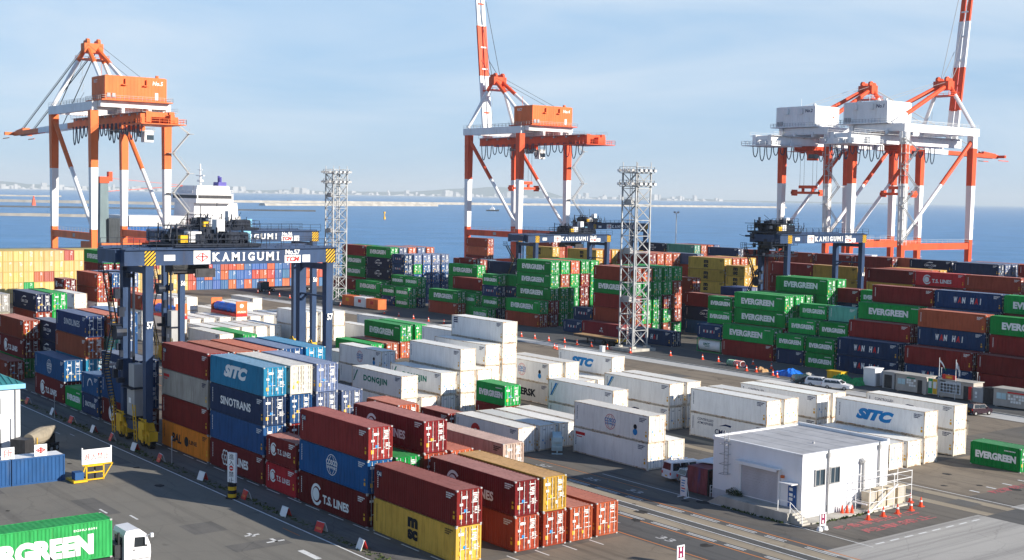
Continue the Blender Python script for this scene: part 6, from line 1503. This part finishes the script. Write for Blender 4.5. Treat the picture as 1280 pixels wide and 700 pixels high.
# flatbed trailer by the tower
t = thing('flatbed_trailer', 'plank-decked flatbed trailer standing before the dark red container', 'trailer', (-190.5, 168.6, 0), R(0))
m = MB(); m.box(-6.6, 6.2, -1.25, 1.25, 1.42, 1.55); m.build('plank_deck', M_WOOD, t)
m = MB(); m.box(-6.6, 6.2, -1.25, -1.1, 1.1, 1.42); m.box(-6.6, 6.2, 1.1, 1.25, 1.1, 1.42); m.box(-6.0, 6, -.5, .5, .9, 1.3); 
for y in (-.9, .9): m.box(-2.8, -2.6, y - .1, y + .1, 0, 1.2)
m.build('trailer_frame', M_STEELD, t)
m = MB(); m.box(5.6, 6.3, -1.2, 1.2, 1.0, 1.5); m.build('rear_bumper', M_HAZ, t)
for x in (2.2, 3.5, 4.8):
    for y in (-.95, .95): m = MB(); m.wheel((x, y, .5), .5, .4); m.build('wheel', [M_TYRE, M_STEELD], t)
# lorry and trailer far back, behind the gantry legs
t = thing('tractor_unit', 'dark tractor unit and empty trailer parked before the far red and blue wall', 'lorry', (-338, 172, 0), R(90))
m = MB(); m.prism([(x, -1.2, z) for x, z in ((-3.2, .6), (-.6, .6), (-.6, 2.9), (-2.6, 3.0), (-3.2, 2.0))], (0, 2.4, 0)); m.build('cab', M_CART, t)
m = MB(); m.box(-.6, 14, -1.1, 1.1, 1.1, 1.4); m.build('trailer_chassis', M_STEELD, t)
for x in (-2.3, .8, 11, 12.4):
    for y in (-1, 1): m = MB(); m.wheel((x, y, .5), .5, .4); m.build('wheel', [M_TYRE, M_GREY], t)
m = MB(); m.box(-3.22, -2.0, -1.0, 1.0, 2.0, 2.7); m.build('cab_window', M_CGLASS, t)

# tank container under the navy box
u, v = TANK_AT
t = thing('tank_container', 'white cylindrical tank in a green frame under a short navy container', 'tank container', (u, v, 0))
m = MB(); m.cyl((-5.7, CW / 2, 1.3), (-.35, CW / 2, 1.3), 1.13, 20); 
for x in (-5.7, -.35): m.cyl((x, CW / 2, 1.3), (x + (-.25 if x < -1 else .25), CW / 2, 1.3), 1.13, 20, .75)
m.build('tank_shell', M_CWH, t)
m = MB()
for x in (-6.0, -.06):
    for y in (.06, CW - .06): m.bar((x, y, 0), (x, y, HS - .02), .12)
    for z in (.08, HS - .09): m.bar((x, 0, z), (x, CW, z), .12)
for y in (.06, CW - .06):
    for z in (.08, HS - .09): m.bar((-6, y, z), (0, y, z), .11)
m.build('tank_frame', M_NETG, t)
m = MB(); tt = text_mb('UACC', 1.7, .5, 3, .15, .03); merge(m, tt, -3.6, 1.55, .05); tt = text_mb('SAFE', 1.2, .22, 3, 0, .01); merge(m, tt, -3.4, 1.1, .05); m.build('lettering', TEXTM, t)

# flat-racks carrying wrapped machinery, on top of white reefers
for k, (x, y, lab) in enumerate(((-244.9, 117.25, 'red flat-rack with blue wrapped load, right one seen under the gantry girder'), (-244.9, 104.2, 'red flat-rack with blue wrapped load behind the gantry leg'))):
    t = thing('flat_rack', lab, 'flat-rack', (x, y, HC + .01), 0, 'red flat-racks with wrapped loads')
    m = MB(); m.box(-12.19, 0, 0, CW, 0, .62); m.build('rack_floor', M_TXR, t)
    for xx in (-12.19, -.22):
        m = MB(); m.box(xx, xx + .22, 0, CW, .62, 3.1); e = m.build('end_wall', M_ORGB, t)
        if xx > -1: m = MB(); o = text_x('HYUNDAI', 1.2, .95, 1.9, .42, 0, 0, .02, .01); m.add(o.v, o.f); 
        if xx > -1: m.add([(.01, 1.2 + .42 * math.cos(q * .4), 2.2 + .42 * math.sin(q * .4)) for q in range(16)], [tuple(range(16))]); m.build('end_lettering', M_WHITE, e)
    m = MB(); rg = random.Random(k)
    for q in range(5): 
        cx = -10.2 + q * 2.0; m.cyl((cx - 1.1, 1.2, 1.45), (cx + 1.0, 1.2, 1.35 + rg.uniform(0, .3)), rg.uniform(.85, 1.05), 10, rg.uniform(.75, 1.0))
    o = m.build('wrapped_load', M_TARP); o.location = t.location; tag(o, 'blue tarpaulin-wrapped load lying on the %s red flat-rack' % ('right' if k == 0 else 'left'), 'cargo', 'blue wrapped loads')
    m = MB()
    for q in range(5): 
        cx = -9.6 + q * 2.0; m.bar((cx, .05, .6), (cx + .4, 1.2, 2.2), .08); m.bar((cx, CW - .05, .6), (cx + .4, 1.2, 2.2), .08)
    m.build('lashing', M_TXR, t)
# small coloured boxes far left of the lane
for k, (x, y, c, lab) in enumerate(((-285.0, 168.6, M_ORGB, 'orange-brown site box leftmost of three at the lane edge'), (-279.0, 168.6, M_CWH, 'white site box between two orange boxes at the lane edge'), (-272.8, 168.4, M_ORGB, 'bright orange site box rightmost of three at the lane edge'))):
    t = thing('site_box', lab, 'box', (x, y, 0), 0, 'three site boxes by the lane')
    m = MB(); m.box(-5.6, 0, 0, 2.4, .12, 2.5)
    for q in range(18): m.box(-5.5 + q * .3, -5.4 + q * .3, -.03, 0, .2, 2.4)
    for q in range(7): m.box(0, .03, .2 + q * .3, .3 + q * .3, .2, 2.4)
    m.box(-5.65, .05, -.05, 2.45, 2.5, 2.56); m.build('box_wall', c, t)
    m = MB(); m.box(-3.6, -2.2, -.06, -.031, 1.2, 2.0); m.build('box_window', M_YEL if k == 0 else M_TXR, t)
# pallet-like white bollard, nets, tarp heap
m = MB(); m.box(-.45, .45, -.3, .3, 0, 1.0); m.box(-.5, .5, -.35, .35, 1.0, 1.1); tag(m.build('barrier_block', M_CWH, None), 'small white block at the lane edge left of lattice tower', 'block').location = (-180.8, 160.6, 0)
def heap(name, mat, label, cat, c, sx, sy, h, n=400, seed=1):
    rg = random.Random(seed); m = MB(); nx, ny = 22, 12; vs = []
    for i in range(nx + 1):
        for j in range(ny + 1):
            a, b_ = i / nx * 2 - 1, j / ny * 2 - 1; e = max(0, 1 - max(abs(a) ** 3, abs(b_) ** 3)); z = h * e ** .5 * (.62 + .38 * rg.random()) * (.75 + .25 * math.sin(a * 5 + seed))
            vs.append((c[0] + a * sx, c[1] + b_ * sy, z if e > 0 else 0))
    m.add(vs, [(i * (ny + 1) + j, (i + 1) * (ny + 1) + j, (i + 1) * (ny + 1) + j + 1, i * (ny + 1) + j + 1) for i in range(nx) for j in range(ny)])
    return tag(m.build(name, mat), label, cat)
heap('tarp_heap', M_TARP, 'crumpled bright blue tarp heap on the lane near three cars', 'tarp', (-140.6, 166.2), 2.6, 1.6, 1.35)
heap('net_heap', M_NETG, 'heap of green netting beside the grey cabins', 'netting', (-129.6, 167.2), 3.0, 1.5, 1.5, seed=4)
heap('debris_heap', M_CONC, 'pale debris heap between blue tarp and the cars', 'debris', (-137.6, 167.0), 1.5, 1.0, .9, seed=7)
heap('gravel_heap', M_WOOD, 'small brown heap left of the blue tarp', 'heap', (-146.2, 165.6), .9, .8, .9, seed=9)
for k, (x0, mt_, lab) in enumerate(((-155.0, M_NETG, 'green half of a striped coil pile on the lane'), (-153.3, M_CONE, 'red half of a striped coil pile on the lane'))):
    t = thing('hose_coil', lab, 'coils', (x0, 167.2, 0), 0, 'coiled hoses on the lane'); t.scale = (.75, .75, .7)
    m = MB()
    for q in range(5):
        pts = [(q * .42 + .1 * math.cos(a / 12 * 6.283), .8 * math.cos(a / 12 * 6.283), .72 + .7 * math.sin(a / 12 * 6.283)) for a in range(13)]; m.tube(pts, .10, 6)
    m.build('hose', mt_, t)
    m = MB()
    for q in range(5):
        pts = [(q * .42 + .2 + .1 * math.cos(a / 12 * 6.283), .8 * math.cos(a / 12 * 6.283), .72 + .7 * math.sin(a / 12 * 6.283)) for a in range(13)]; m.tube(pts, .08, 6)
    m.build('hose_wrap', M_WHITE, t)
m = MB(); m.box(-1.4, 1.4, -.8, .8, .2, 1.5); m.box(-1.5, 1.5, -.9, .9, 1.5, 1.6); tag(m.build('skip_bin', M_HAZ), 'yellow bin left of the green netting', 'bin').location = (-132.4, 168.0, 0)
# prefab offices
def prefab(x0, x1, y, h, label, wins, doors, panels, mat=M_PREF, dep=2.4):
    t = thing('site_office', label, 'cabin', (0, 0, 0), 0, 'site cabins along the lane')
    m = MB(); m.box(x0, x1, y, y + dep, .18, h); m.box(x0 + .2, x0 + .5, y + .1, y + dep - .1, 0, .18); m.box(x1 - .5, x1 - .2, y + .1, y + dep - .1, 0, .18); m.build('cabin_wall', mat, t)
    m = MB(); m.box(x0 - .15, x1 + .15, y - .25, y + dep + .15, h, h + .12); m.build('cabin_roof', M_CONC, t)
    for a, b_ in wins:
        m = MB(); m.box(a - .06, b_ + .06, y - .05, y - .001, 1.12, 2.1); wn = m.build('window', M_GREY, t); m = MB(); m.box(a, (a + b_) / 2 - .03, y - .065, y - .05, 1.18, 2.04); m.box((a + b_) / 2 + .03, b_, y - .065, y - .05, 1.18, 2.04); m.build('pane', M_CABG, wn)
    for a, b_ in doors: m = MB(); m.box(a, b_, y - .03, y - .001, .2, 2.15); m.build('door', M_STEELD, t)
    for a, b_, z0, z1, mt_ in panels: m = MB(); m.box(a, b_, y - .09, y - .07, z0, z1); m.build('notice_panel', mt_, t)
    return t
prefab(-120.6, -115.2, 167.1, 2.65, 'left site cabin with two windows and white notices beside grey sheds', [(-120.2, -118.9)], [(-116.7, -115.9)], [(-118.6 + .42 * a, -118.25 + .42 * a, 1.0 + .4 * b_, 1.32 + .4 * b_, M_WHITE) for a in range(4) for b_ in range(3) if (a + b_) % 4] + [(-118.6, -117.1, 2.2, 2.36, M_TXG)])
pan = [(-115.0, -114.2, .35, 2.6, M_NETG), (-114.9, -114.3, 1.1, 2.2, M_WHITE), (-114.1, -113.4, .35, 2.6, M_YEL), (-114.0, -113.5, 1.2, 2.3, M_WHITE), (-113.2, -109.6, .75, 2.6, M_TXP), (-113.1, -112.2, 2.35, 2.55, M_TXB)]
prefab(-113.3, -107.6, 167.6, 2.65, 'long site cabin with big notice board under an orange banner and flags', [], [(-109.2, -108.4)], pan[4:] + [(-113.0 + .55 * a, -112.6 + .55 * a, .9 + .45 * b_, 1.22 + .45 * b_, M_YEL if (a * 3 + b_) % 5 == 0 else M_WHITE) for a in range(6) for b_ in range(3)])
t = thing('notice_screen', 'green and orange notice screen between the two site cabins', 'sign', (0, 0, 0))
m = MB(); m.box(-115.05, -113.4, 167.32, 167.38, .3, 2.65, 2); pn = m.build('screen_panel', [M_NETG, M_YEL, M_CWH], t)
m = MB(); m.box(-115.0, -114.25, 167.29, 167.319, .35, 2.6, 0); m.box(-114.2, -113.45, 167.29, 167.319, .35, 2.6, 1); m.box(-114.9, -114.4, 167.27, 167.289, 1.2, 2.2, 2); m.box(-114.1, -113.55, 167.27, 167.289, 1.2, 2.2, 2); m.build('screen_poster', [M_NETG, M_YEL, M_CWH], pn)
t = thing('safety_banner', 'orange banner with red ends on the long site cabin roof', 'banner', (0, 0, 0))
m = MB(); m.box(-112.9, -110.6, 167.7, 167.76, 2.78, 3.45); bn = m.build('banner_cloth', M_ORGB, t)
m = MB(); m.box(-112.9, -112.4, 167.68, 167.699, 2.78, 3.45, 0); m.box(-111.1, -110.6, 167.68, 167.699, 2.78, 3.45, 0); m.box(-112.2, -111.3, 167.68, 167.699, 3.0, 3.2, 1); m.build('banner_print', [M_TXR, M_YEL], bn)
prefab(-103.9, -97.9, 166.9, 2.6, 'rightmost site cabin with pale windows and red-headed notices', [(-103.4, -101.9)], [], [(-101.6 + .42 * a, -101.25 + .42 * a, .8 + .42 * b_, 1.14 + .42 * b_, M_WHITE) for a in range(6) for b_ in range(3) if (a + 2 * b_) % 5] + [(-101.7, -98.9, 2.15, 2.35, M_TXR)])
t = thing('storage_cabin', 'small grey cabinet with two white notices between the site cabins', 'cabin', (-107.8, 167.4, 0))
m = MB(); m.box(.3, 1.9, 0, 1.6, .1, 2.2); m.build('cabin_wall', M_GREY, t); m = MB(); m.box(.6, .95, -.03, -.001, 1.2, 1.6); m.box(.6, .95, -.03, -.001, .7, 1.0); m.build('notice', M_WHITE, t)
m = MB(); m.box(2.0, 3.6, .1, 1.7, .1, 2.3); m.box(1.85, 3.75, -.1, 1.8, 2.3, 2.4); m.build('side_shed', M_STEELD, t); m = MB(); m.box(-.45, .05, -.05, 0, .3, 2.2); m.build('red_notice', M_TXR, t)
for x, lab in ((-127.0, 'tall pale cabin leftmost of two beside the green netting'), (-123.4, 'pale cabin with dark open doorway, right of the taller pale one')):
    t = thing('storage_cabin', lab, 'cabin', (x, 167.6, 0), 0, 'pale cabins along the lane'); hgt = 2.75 if x < -125 else 2.6
    m = MB(); m.box(0, 2.2, 0, 2.0, .08, hgt); m.box(-.08, 2.28, -.1, 2.1, hgt, hgt + .1); m.build('cabin_wall', M_CWH if x < -125 else M_GREY, t)
    if x > -125: m = MB(); m.box(.35, 1.75, -.03, -.001, .15, 2.2); m.build('doorway_shade_sheet', M_STEELD, t)  # dark sheet on the solid wall paints the shade inside the doorway
    else: m = MB(); m.box(2.2, 2.22, .3, 1.2, .15, 2.1); m.build('door', M_GREY, t)
for x, flag, lab in ((-113.2, 'w', 'flagpole with white and green flag above the long site cabin'), (-110.4, 'b', 'flagpole with white and blue flag above the long site cabin')):
    t = thing('flagpole', lab, 'flag', (x, 167.3, 0), 0, 'flags on the site cabins')
    m = MB(); m.cyl((0, 0, 0), (0, 0, 5.9), .04, 6); m.build('pole', M_CWH, t)
    m = MB(); n = 8
    for q in range(n):
        a, b_ = q / n, (q + 1) / n
        P = lambda f, e: (.06 + f * (1.15 if flag == 'w' else .75), .12 * math.sin(f * 5), 5.6 - f * (1.25 if flag == 'w' else 1.3) - e * (.32 if flag == 'w' else .9))
        m.quad(P(a, 1), P(b_, 1), P(b_, 0), P(a, 0), 1 if (flag == 'w' and q > 5) or (flag == 'b' and q in (2, 5)) else 0)
    m.build('flag_cloth', [M_CWH, M_NETG if flag == 'w' else M_TXD], t)
for k, x in enumerate((-114.9, -111.9, -108.8)):
    m = MB(); m.cyl((0, 0, 0), (0, 0, 3.9), .05, 6); m.box(-.07, .07, -.07, .07, 3.9, 4.0); o = m.build('marker_post', M_GALV); o.location = (x, 170.4, 0); tag(o, 'thin post standing behind the long site cabin, %s of three' % ('left', 'middle', 'right')[k], 'post')
m = MB(); m.cyl((0, 0, 0), (0, 0, 1.3), .05, 6); 
for k, (x, y) in enumerate(((-92.4, 143.0), (-83.5, 148.5))):
    o = link('marker_post', lib('mpost', lambda: m.mesh('marker_post', M_BEIGE)), None, None, (x, y, 0)); tag(o, 'short tan post on open asphalt right of the white stacks, %s one' % ('left', 'right')[k], 'post')
heap('gravel_heap', M_CONC, 'low pale gravel heap on the asphalt at far right', 'heap', (-87.0, 155.0), 1.6, .9, .4, seed=3)
# portable power unit by the reefers
t = thing('power_unit', 'pale blue wheeled power unit parked beside white reefers', 'power unit', (-111.3, 92.4, 0), R(-38))
m = MB(); m.box(-1.3, 1.3, -.55, .55, .75, 1.0); m.box(-1.9, 1.9, -.5, .5, 1.55, 2.05); m.build('unit_hood', M_CABG, t)
m = MB(); m.box(-.85, .85, -.6, .6, .35, 1.6); m.build('unit_body', M_CABG, t)
m = MB(); m.box(-.3, .0, -.63, -.6, .9, 1.3); m.box(.2, .5, -.63, -.6, .9, 1.3); m.build('unit_panel', M_WHITE, t)
for x in (-1.2, 1.2): m = MB(); m.bar((x, 0, 0), (x, 0, 1.0), .14); m.bar((x, -.6, .1), (x, .6, .1), .14); m.build('unit_leg', M_CABG, t)

# ---------------------------------------------------------------- front-road furniture
t0 = thing('lane_barrier', 'red and white folding barrier along the front road lane', 'barrier', (-174.8, 53.75, 0), 0, 'folding barriers along the front lane'); t0.scale = (.82, .82, .82)
m = MB(); m.add([(-.65, -.42, 0), (.65, -.42, 0), (.65, -.04, .98), (-.65, -.04, .98)] , [(0, 1, 2, 3)]); m.prism([(-.65, -.42, 0), (.65, -.42, 0), (.65, -.06, .98), (-.65, -.06, .98)], (0, .05, .0)); pa = m.build('red_panel', M_TXR, t0)
m = MB(); m.prism([(-.65, .42, 0), (.65, .42, 0), (.65, .06, .98), (-.65, .06, .98)], (0, -.05, 0)); m.box(-.65, .65, -.06, .06, .96, 1.0); pb = m.build('white_panel', M_CWH, t0)
m = MB(); m.prism([(-.45, -.345, .25), (.45, -.345, .25), (.45, -.265, .48), (-.45, -.265, .48)], (0, .01, 0)); m.build('reflector', M_ORGB, pa)
for k, u in enumerate((-164.7, -157.7, -150.2, -144.2, -137.4, -130.2, -119.7, -110.0, -102.2, -95.8, -89.1)):
    c = copy_tree(t0); c.location = (u, 53.75, 0); c.rotation_euler = (0, 0, (math.pi if k % 2 == 0 else 0) + random.uniform(-.2, .2))
    c['label'] = ('white' if k % 2 == 0 else 'red') + '-faced folding barrier on the front lane, %s from left' % ORD[k + 1]
t0['label'] = 'red-faced folding barrier on the front lane, leftmost one'
t = thing('warning_bollard', 'white no-entry sign on a yellow and black striped drum', 'sign', (-110.9, 52.75, 0), R(20))
m = MB(); m.cyl((0, 0, 0), (0, 0, .12), .62, 14, .6, 1)
for k in range(4): m.cyl((0, 0, .12 + k * .34), (0, 0, .12 + (k + 1) * .34), .40, 14, .40, k % 2 == 1 and 1 or 0)
m.build('striped_drum', [M_HAZ, M_BLK], t)
m = MB(); m.box(-.50, .50, -.12, .12, 1.5, 4.3); pn = m.build('sign_panel', M_CWH, t)
m = MB(); 
for k, ch in enumerate('進入'): merge(m, text_mb(ch, .62, .52, 1, 0, .0), 0, 3.95 - k * .58, -.13)
for k, ch in enumerate('禁止'): merge(m, text_mb(ch, .62, .52, 1, 0, .0), 0, 2.28 - k * .58, -.13)
disc(m, 0, 2.85, .26, 18, 4, -.13); m.quad((-.17, -.14, 2.81), (.17, -.14, 2.81), (.17, -.14, 2.9), (-.17, -.14, 2.9), 0); m.build('sign_print', TEXTM, pn)
for k, (x, y) in enumerate(((-161.9, 53.0), (-128.6, 54.3))):
    m2 = MB(); m2.cyl((0, 0, 0), (0, 0, 2.6), .045, 6); m2.box(-.12, .12, -.03, .03, 2.5, 2.9); o = m2.build('marker_post', M_GREY); o.location = (x, y, 0); tag(o, 'thin grey post beside the front lane %s' % ('left of the gantry bogie', 'just right of the gantry bogie')[k], 'post')
# mobile no-entry board on yellow frame
t = thing('barricade', 'yellow wheeled barricade carrying a white board with red characters', 'barricade', (0, 0, 0))
m = MB()
for y in (44.0, 45.7):
    m.bar((-125.0, y, .1), (-125.0, y, 1.75), .12); m.bar((-126.2, y, .1), (-125.0, y, .1), .12)
for z in (.15, .85, 1.5): m.bar((-125.0, 44.0, z), (-125.0, 45.7, z), .12)
m.bar((-125.0, 45.7, .2), (-125.0, 46.6, 1.6), .1); m.bar((-125, 43.4, .15), (-125, 43.9, 1.5), .1); m.box(-126.6, -124.4, 42.55, 43.9, .08, .3); m.bar((-125.0, 43.6, 1.6), (-125.0, 46.6, 1.6), .1); m.build('barricade_frame', M_HAZ, t)
m = MB(); m.box(-125.05, -124.92, 43.6, 46.4, 1.7, 3.15); m.box(-125.06, -124.9, 43.52, 43.62, 1.7, 3.35); m.box(-125.06, -124.9, 46.38, 46.48, 1.7, 3.35); pn = m.build('board_panel', M_CWH, t)
m = text_x('進入禁止', 45.0, 2.42, 2.5, .72, 0, 0, .0, -124.91); m.build('board_text', M_TXR, pn)
for y in (44.45, 45.25): m = MB(); m.box(-125.5, -125.06, y - .32, y + .32, .2, .75); m.box(-125.5, -125.06, y - .32, y + .32, .95, 1.4); m.build('ballast_block', M_STEELD, t)
m = MB(); m.box(-125.6, -124.6, 42.75, 43.6, .32, 1.05); o = m.build('tool_box', M_FENCEB); tag(o, 'small blue box on the yellow barricade base', 'box')
# blue boxes used as a fence, signs on top
m = MB()
def bluebox(y0, y1, lab):
    t = thing('blue_container_fence', lab, 'container', (-126.7, y0, 0), 0, 'blue boxes fencing the guard house'); Ln = y1 - y0
    m = MB(); pr = corr(.1, Ln - .1, 0, -.05, .36); vs = []
    for y, d in pr: vs += [(d, y, .15), (d, y, 2.45)]
    m.add(vs, [(2 * i, 2 * i + 2, 2 * i + 3, 2 * i + 1) for i in range(len(pr) - 1)]); m.box(-2.4, -.06, 0.05, Ln - .05, .1, 2.5); m.build('box_wall', M_FENCEB, t)
    m = MB(); m.box(-.1, .03, 0, .1, 0, 2.6); m.box(-.1, .03, Ln - .1, Ln, 0, 2.6); m.box(-.1, .03, .1, Ln - .1, 2.46, 2.6); m.box(-.1, .03, .1, Ln - .1, 0, .14); m.build('box_frame', M_FENCEB, t)
    m = MB(); m.box(-2.4, -.1, .05, Ln - .05, 2.5, 2.56); m.build('box_roof', M_CWH, t)
bluebox(37.4, 42.45, 'right blue corrugated box fence with white roof beside barricade'); bluebox(31.3, 37.3, 'left blue corrugated box cut by the photo edge, below the guard house')
def panel(y0, y1, z0, z1, lab, draw):
    t = thing('rooftop_sign', lab, 'sign', (0, 0, 0)); m = MB(); m.box(-127.0, -126.92, y0, y1, z0, z1)
    p = m.build('sign_panel', M_CWH, t); m = MB(); draw(m, (y0 + y1) / 2, (z0 + z1) / 2); m.build('sign_print', M_TXR, p)
    m = MB(); m.bar((-127.06, y0 + .15, 2.56), (-127.06, y0 + .15, z1 - .1), .06); m.bar((-127.06, y1 - .15, 2.56), (-127.06, y1 - .15, z1 - .1), .06); m.build('sign_post', M_GREY, t)
def d1(m, y, z): t_ = text_x('所', y, z, .8, .85, 0, 0, .0, -126.91); m.add(t_.v, t_.f)
def d2(m, y, z):
    o = [(.5, 0), (0, .3), (-.5, 0), (0, -.3)]; i_ = [(.34, 0), (0, .2), (-.34, 0), (0, -.2)]
    m.add([(-126.91, y + p[0], z + p[1]) for p in o + i_], [(k, (k + 1) % 4, 4 + (k + 1) % 4, 4 + k) for k in range(4)]); m.add([(-126.91, y + a, z + b_) for a, b_ in ((.08, -.3), (.08, .3), (-.06, .3), (-.06, -.3))], [(0, 1, 2, 3)]); m.add([(-126.905, y + a, z + b_) for a, b_ in ((.26, .06), (-.26, .06), (-.26, -.06), (.26, -.06))], [(0, 1, 2, 3)])
panel(36.5, 37.7, 2.62, 3.75, 'white sign with one red character on the blue boxes', d1); panel(39.6, 40.8, 2.62, 3.75, 'white sign with red diamond emblem on the blue boxes', d2)
# guard house at the left edge
t = thing('guard_house', 'white two-storey office with teal roof at the left edge', 'building', (0, 0, 0))
gx0, gx1, gy0, gy1 = -151, -141.6, 30.0, 42.7
m = MB(); m.box(gx0, gx1, gy0, gy1, 0, 7.2); m.build('wall', M_WALL, t)
m = MB(); m.box(gx0 - .4, gx1 + .45, gy0 - .4, gy1 + .45, 7.2, 7.7); m.build('eaves', M_SKYB, t)
m = MB(); cxr = (gx0 + gx1) / 2
m.add([(gx0 - .4, gy0, 7.7), (gx1 + .45, gy0, 7.7), (gx1 + .45, gy1 + .45, 7.7), (gx0 - .4, gy1 + .45, 7.7), (cxr, gy0, 9.2), (cxr, gy1 - 3, 9.2)], [(0, 1, 4), (1, 2, 5, 4), (2, 3, 5), (3, 0, 4, 5)])
for k in range(26):
    y = gy0 + .3 + k * .55
    if y < gy1 - .2:
        f = 1 if y < gy1 - 3 else max(0, (gy1 + .45 - y) / 3.45); m.bar((gx1 + .4, y, 7.75), (gx1 + .4 + (cxr - gx1) * f, y, 7.75 + 1.45 * f), .07)
m.build('roof', M_TEAL, t)
for y0, y1, z0, z1 in ((38.4, 40.6, 4.6, 6.2), (38.4, 40.6, 1.0, 2.9), (34.5, 36.3, 4.6, 6.2)):
    m = MB(); m.box(gx1, gx1 + .1, y0 - .1, y1 + .1, z0 - .1, z1 + .1); wn = m.build('window', M_GREY, t); m = MB(); m.box(gx1 + .1, gx1 + .13, y0, y1, z0, z1); m.build('pane', M_GLASS, wn)
m = MB(); m.cyl((gx1 + .12, gy1 - .5, .2), (gx1 + .12, gy1 - .5, 7.2), .08, 8); m.cyl((gx1 + .12, gy1 - 1.0, .2), (gx1 + .12, gy1 - 1.0, 4.0), .05, 8); m.build('downpipe', M_GREY, t)
# mixer truck behind the boxes
t = thing('mixer_truck', 'beige concrete mixer drum truck half hidden behind the blue boxes', 'lorry', (-141.2, 44.7, 0), R(128)); t.scale = (.8, .8, .8)
m = MB(); m.cyl((-2.6, 0, 2.2), (-.4, 0, 2.35), .85, 14, 1.12); m.cyl((-.4, 0, 2.35), (.6, 0, 2.45), 1.12, 14, 1.1, 0, False); m.cyl((.6, 0, 2.45), (3.2, 0, 2.95), 1.1, 14, .35); m.build('drum', M_DRUM, t)
m = MB(); m.box(-4.8, 3.0, -.9, .9, .8, 1.1); m.box(1.8, 2.2, -.8, .8, 1.1, 2.4); m.box(-2.9, -2.6, -.8, .8, 1.1, 2.2); m.build('chassis', M_STEELD, t)
m = MB(); m.box(-5.0, -3.2, -1.1, 1.1, .9, 2.7); m.build('cab', M_STEELD, t)
for x in (-4.2, .8, 2.1):
    for y in (-.95, .95): m = MB(); m.wheel((x, y, .5), .5, .42); m.build('wheel', [M_TYRE, M_GREY], t)
m = MB(); m.box(-2.4, -2.3, -1.15, -1.05, 1.0, 2.6); m.build('yellow_strut', M_HAZ, t)

# far boats on the water
def boat(x, y, s, lab):
    t = thing('work_boat', lab, 'boat', (x, y, -3), R(40)); t.scale = (s, s, s)
    m = MB(); m.add([(-9, -2.6, 0), (6, -2.6, 0), (11, 0, 0), (6, 2.6, 0), (-9, 2.6, 0), (-9.5, -3, 2), (6.5, -3, 2.2), (12.5, 0, 3), (6.5, 3, 2.2), (-9.5, 3, 2)], [(5, 6, 7, 8, 9), (0, 1, 6, 5), (1, 2, 7, 6), (2, 3, 8, 7), (3, 4, 9, 8), (4, 0, 5, 9)]); m.build('hull', M_STEELD, t)
    m = MB(); m.box(-3, 4, -2.2, 2.2, 2, 4.6); m.box(-1, 3, -1.7, 1.7, 4.6, 6.8); m.cyl((.5, 0, 6.8), (.5, 0, 11.5), .2, 6); m.build('wheelhouse', M_CWH, t)
boat(-2118, 1575, 1.25, 'small white work boat on open water left of the middle crane')
m = MB(); m.cyl((0, 0, 0), (0, 0, 3.2), 1.6, 10, 1.2); m.cyl((0, 0, 3.2), (0, 0, 7.5), .9, 8, .5); m.box(-1, 1, -1, 1, 7.5, 9.5); o = m.build('navigation_buoy', M_YEL); o.location = (-1369, 853, -3.2); tag(o, 'yellow navigation buoy on the water above the far green stacks', 'buoy')
m = MB(); m.frus((0, 0, 0), 3, 3, (0, 0, 12), 1.6, 1.6); m.cyl((0, 0, 12), (0, 0, 16), 1.2, 8); o = m.build('harbour_light', M_RED); o.location = (-2240, 700, -2); tag(o, 'small red harbour light at breakwater end behind ship crane post', 'beacon')
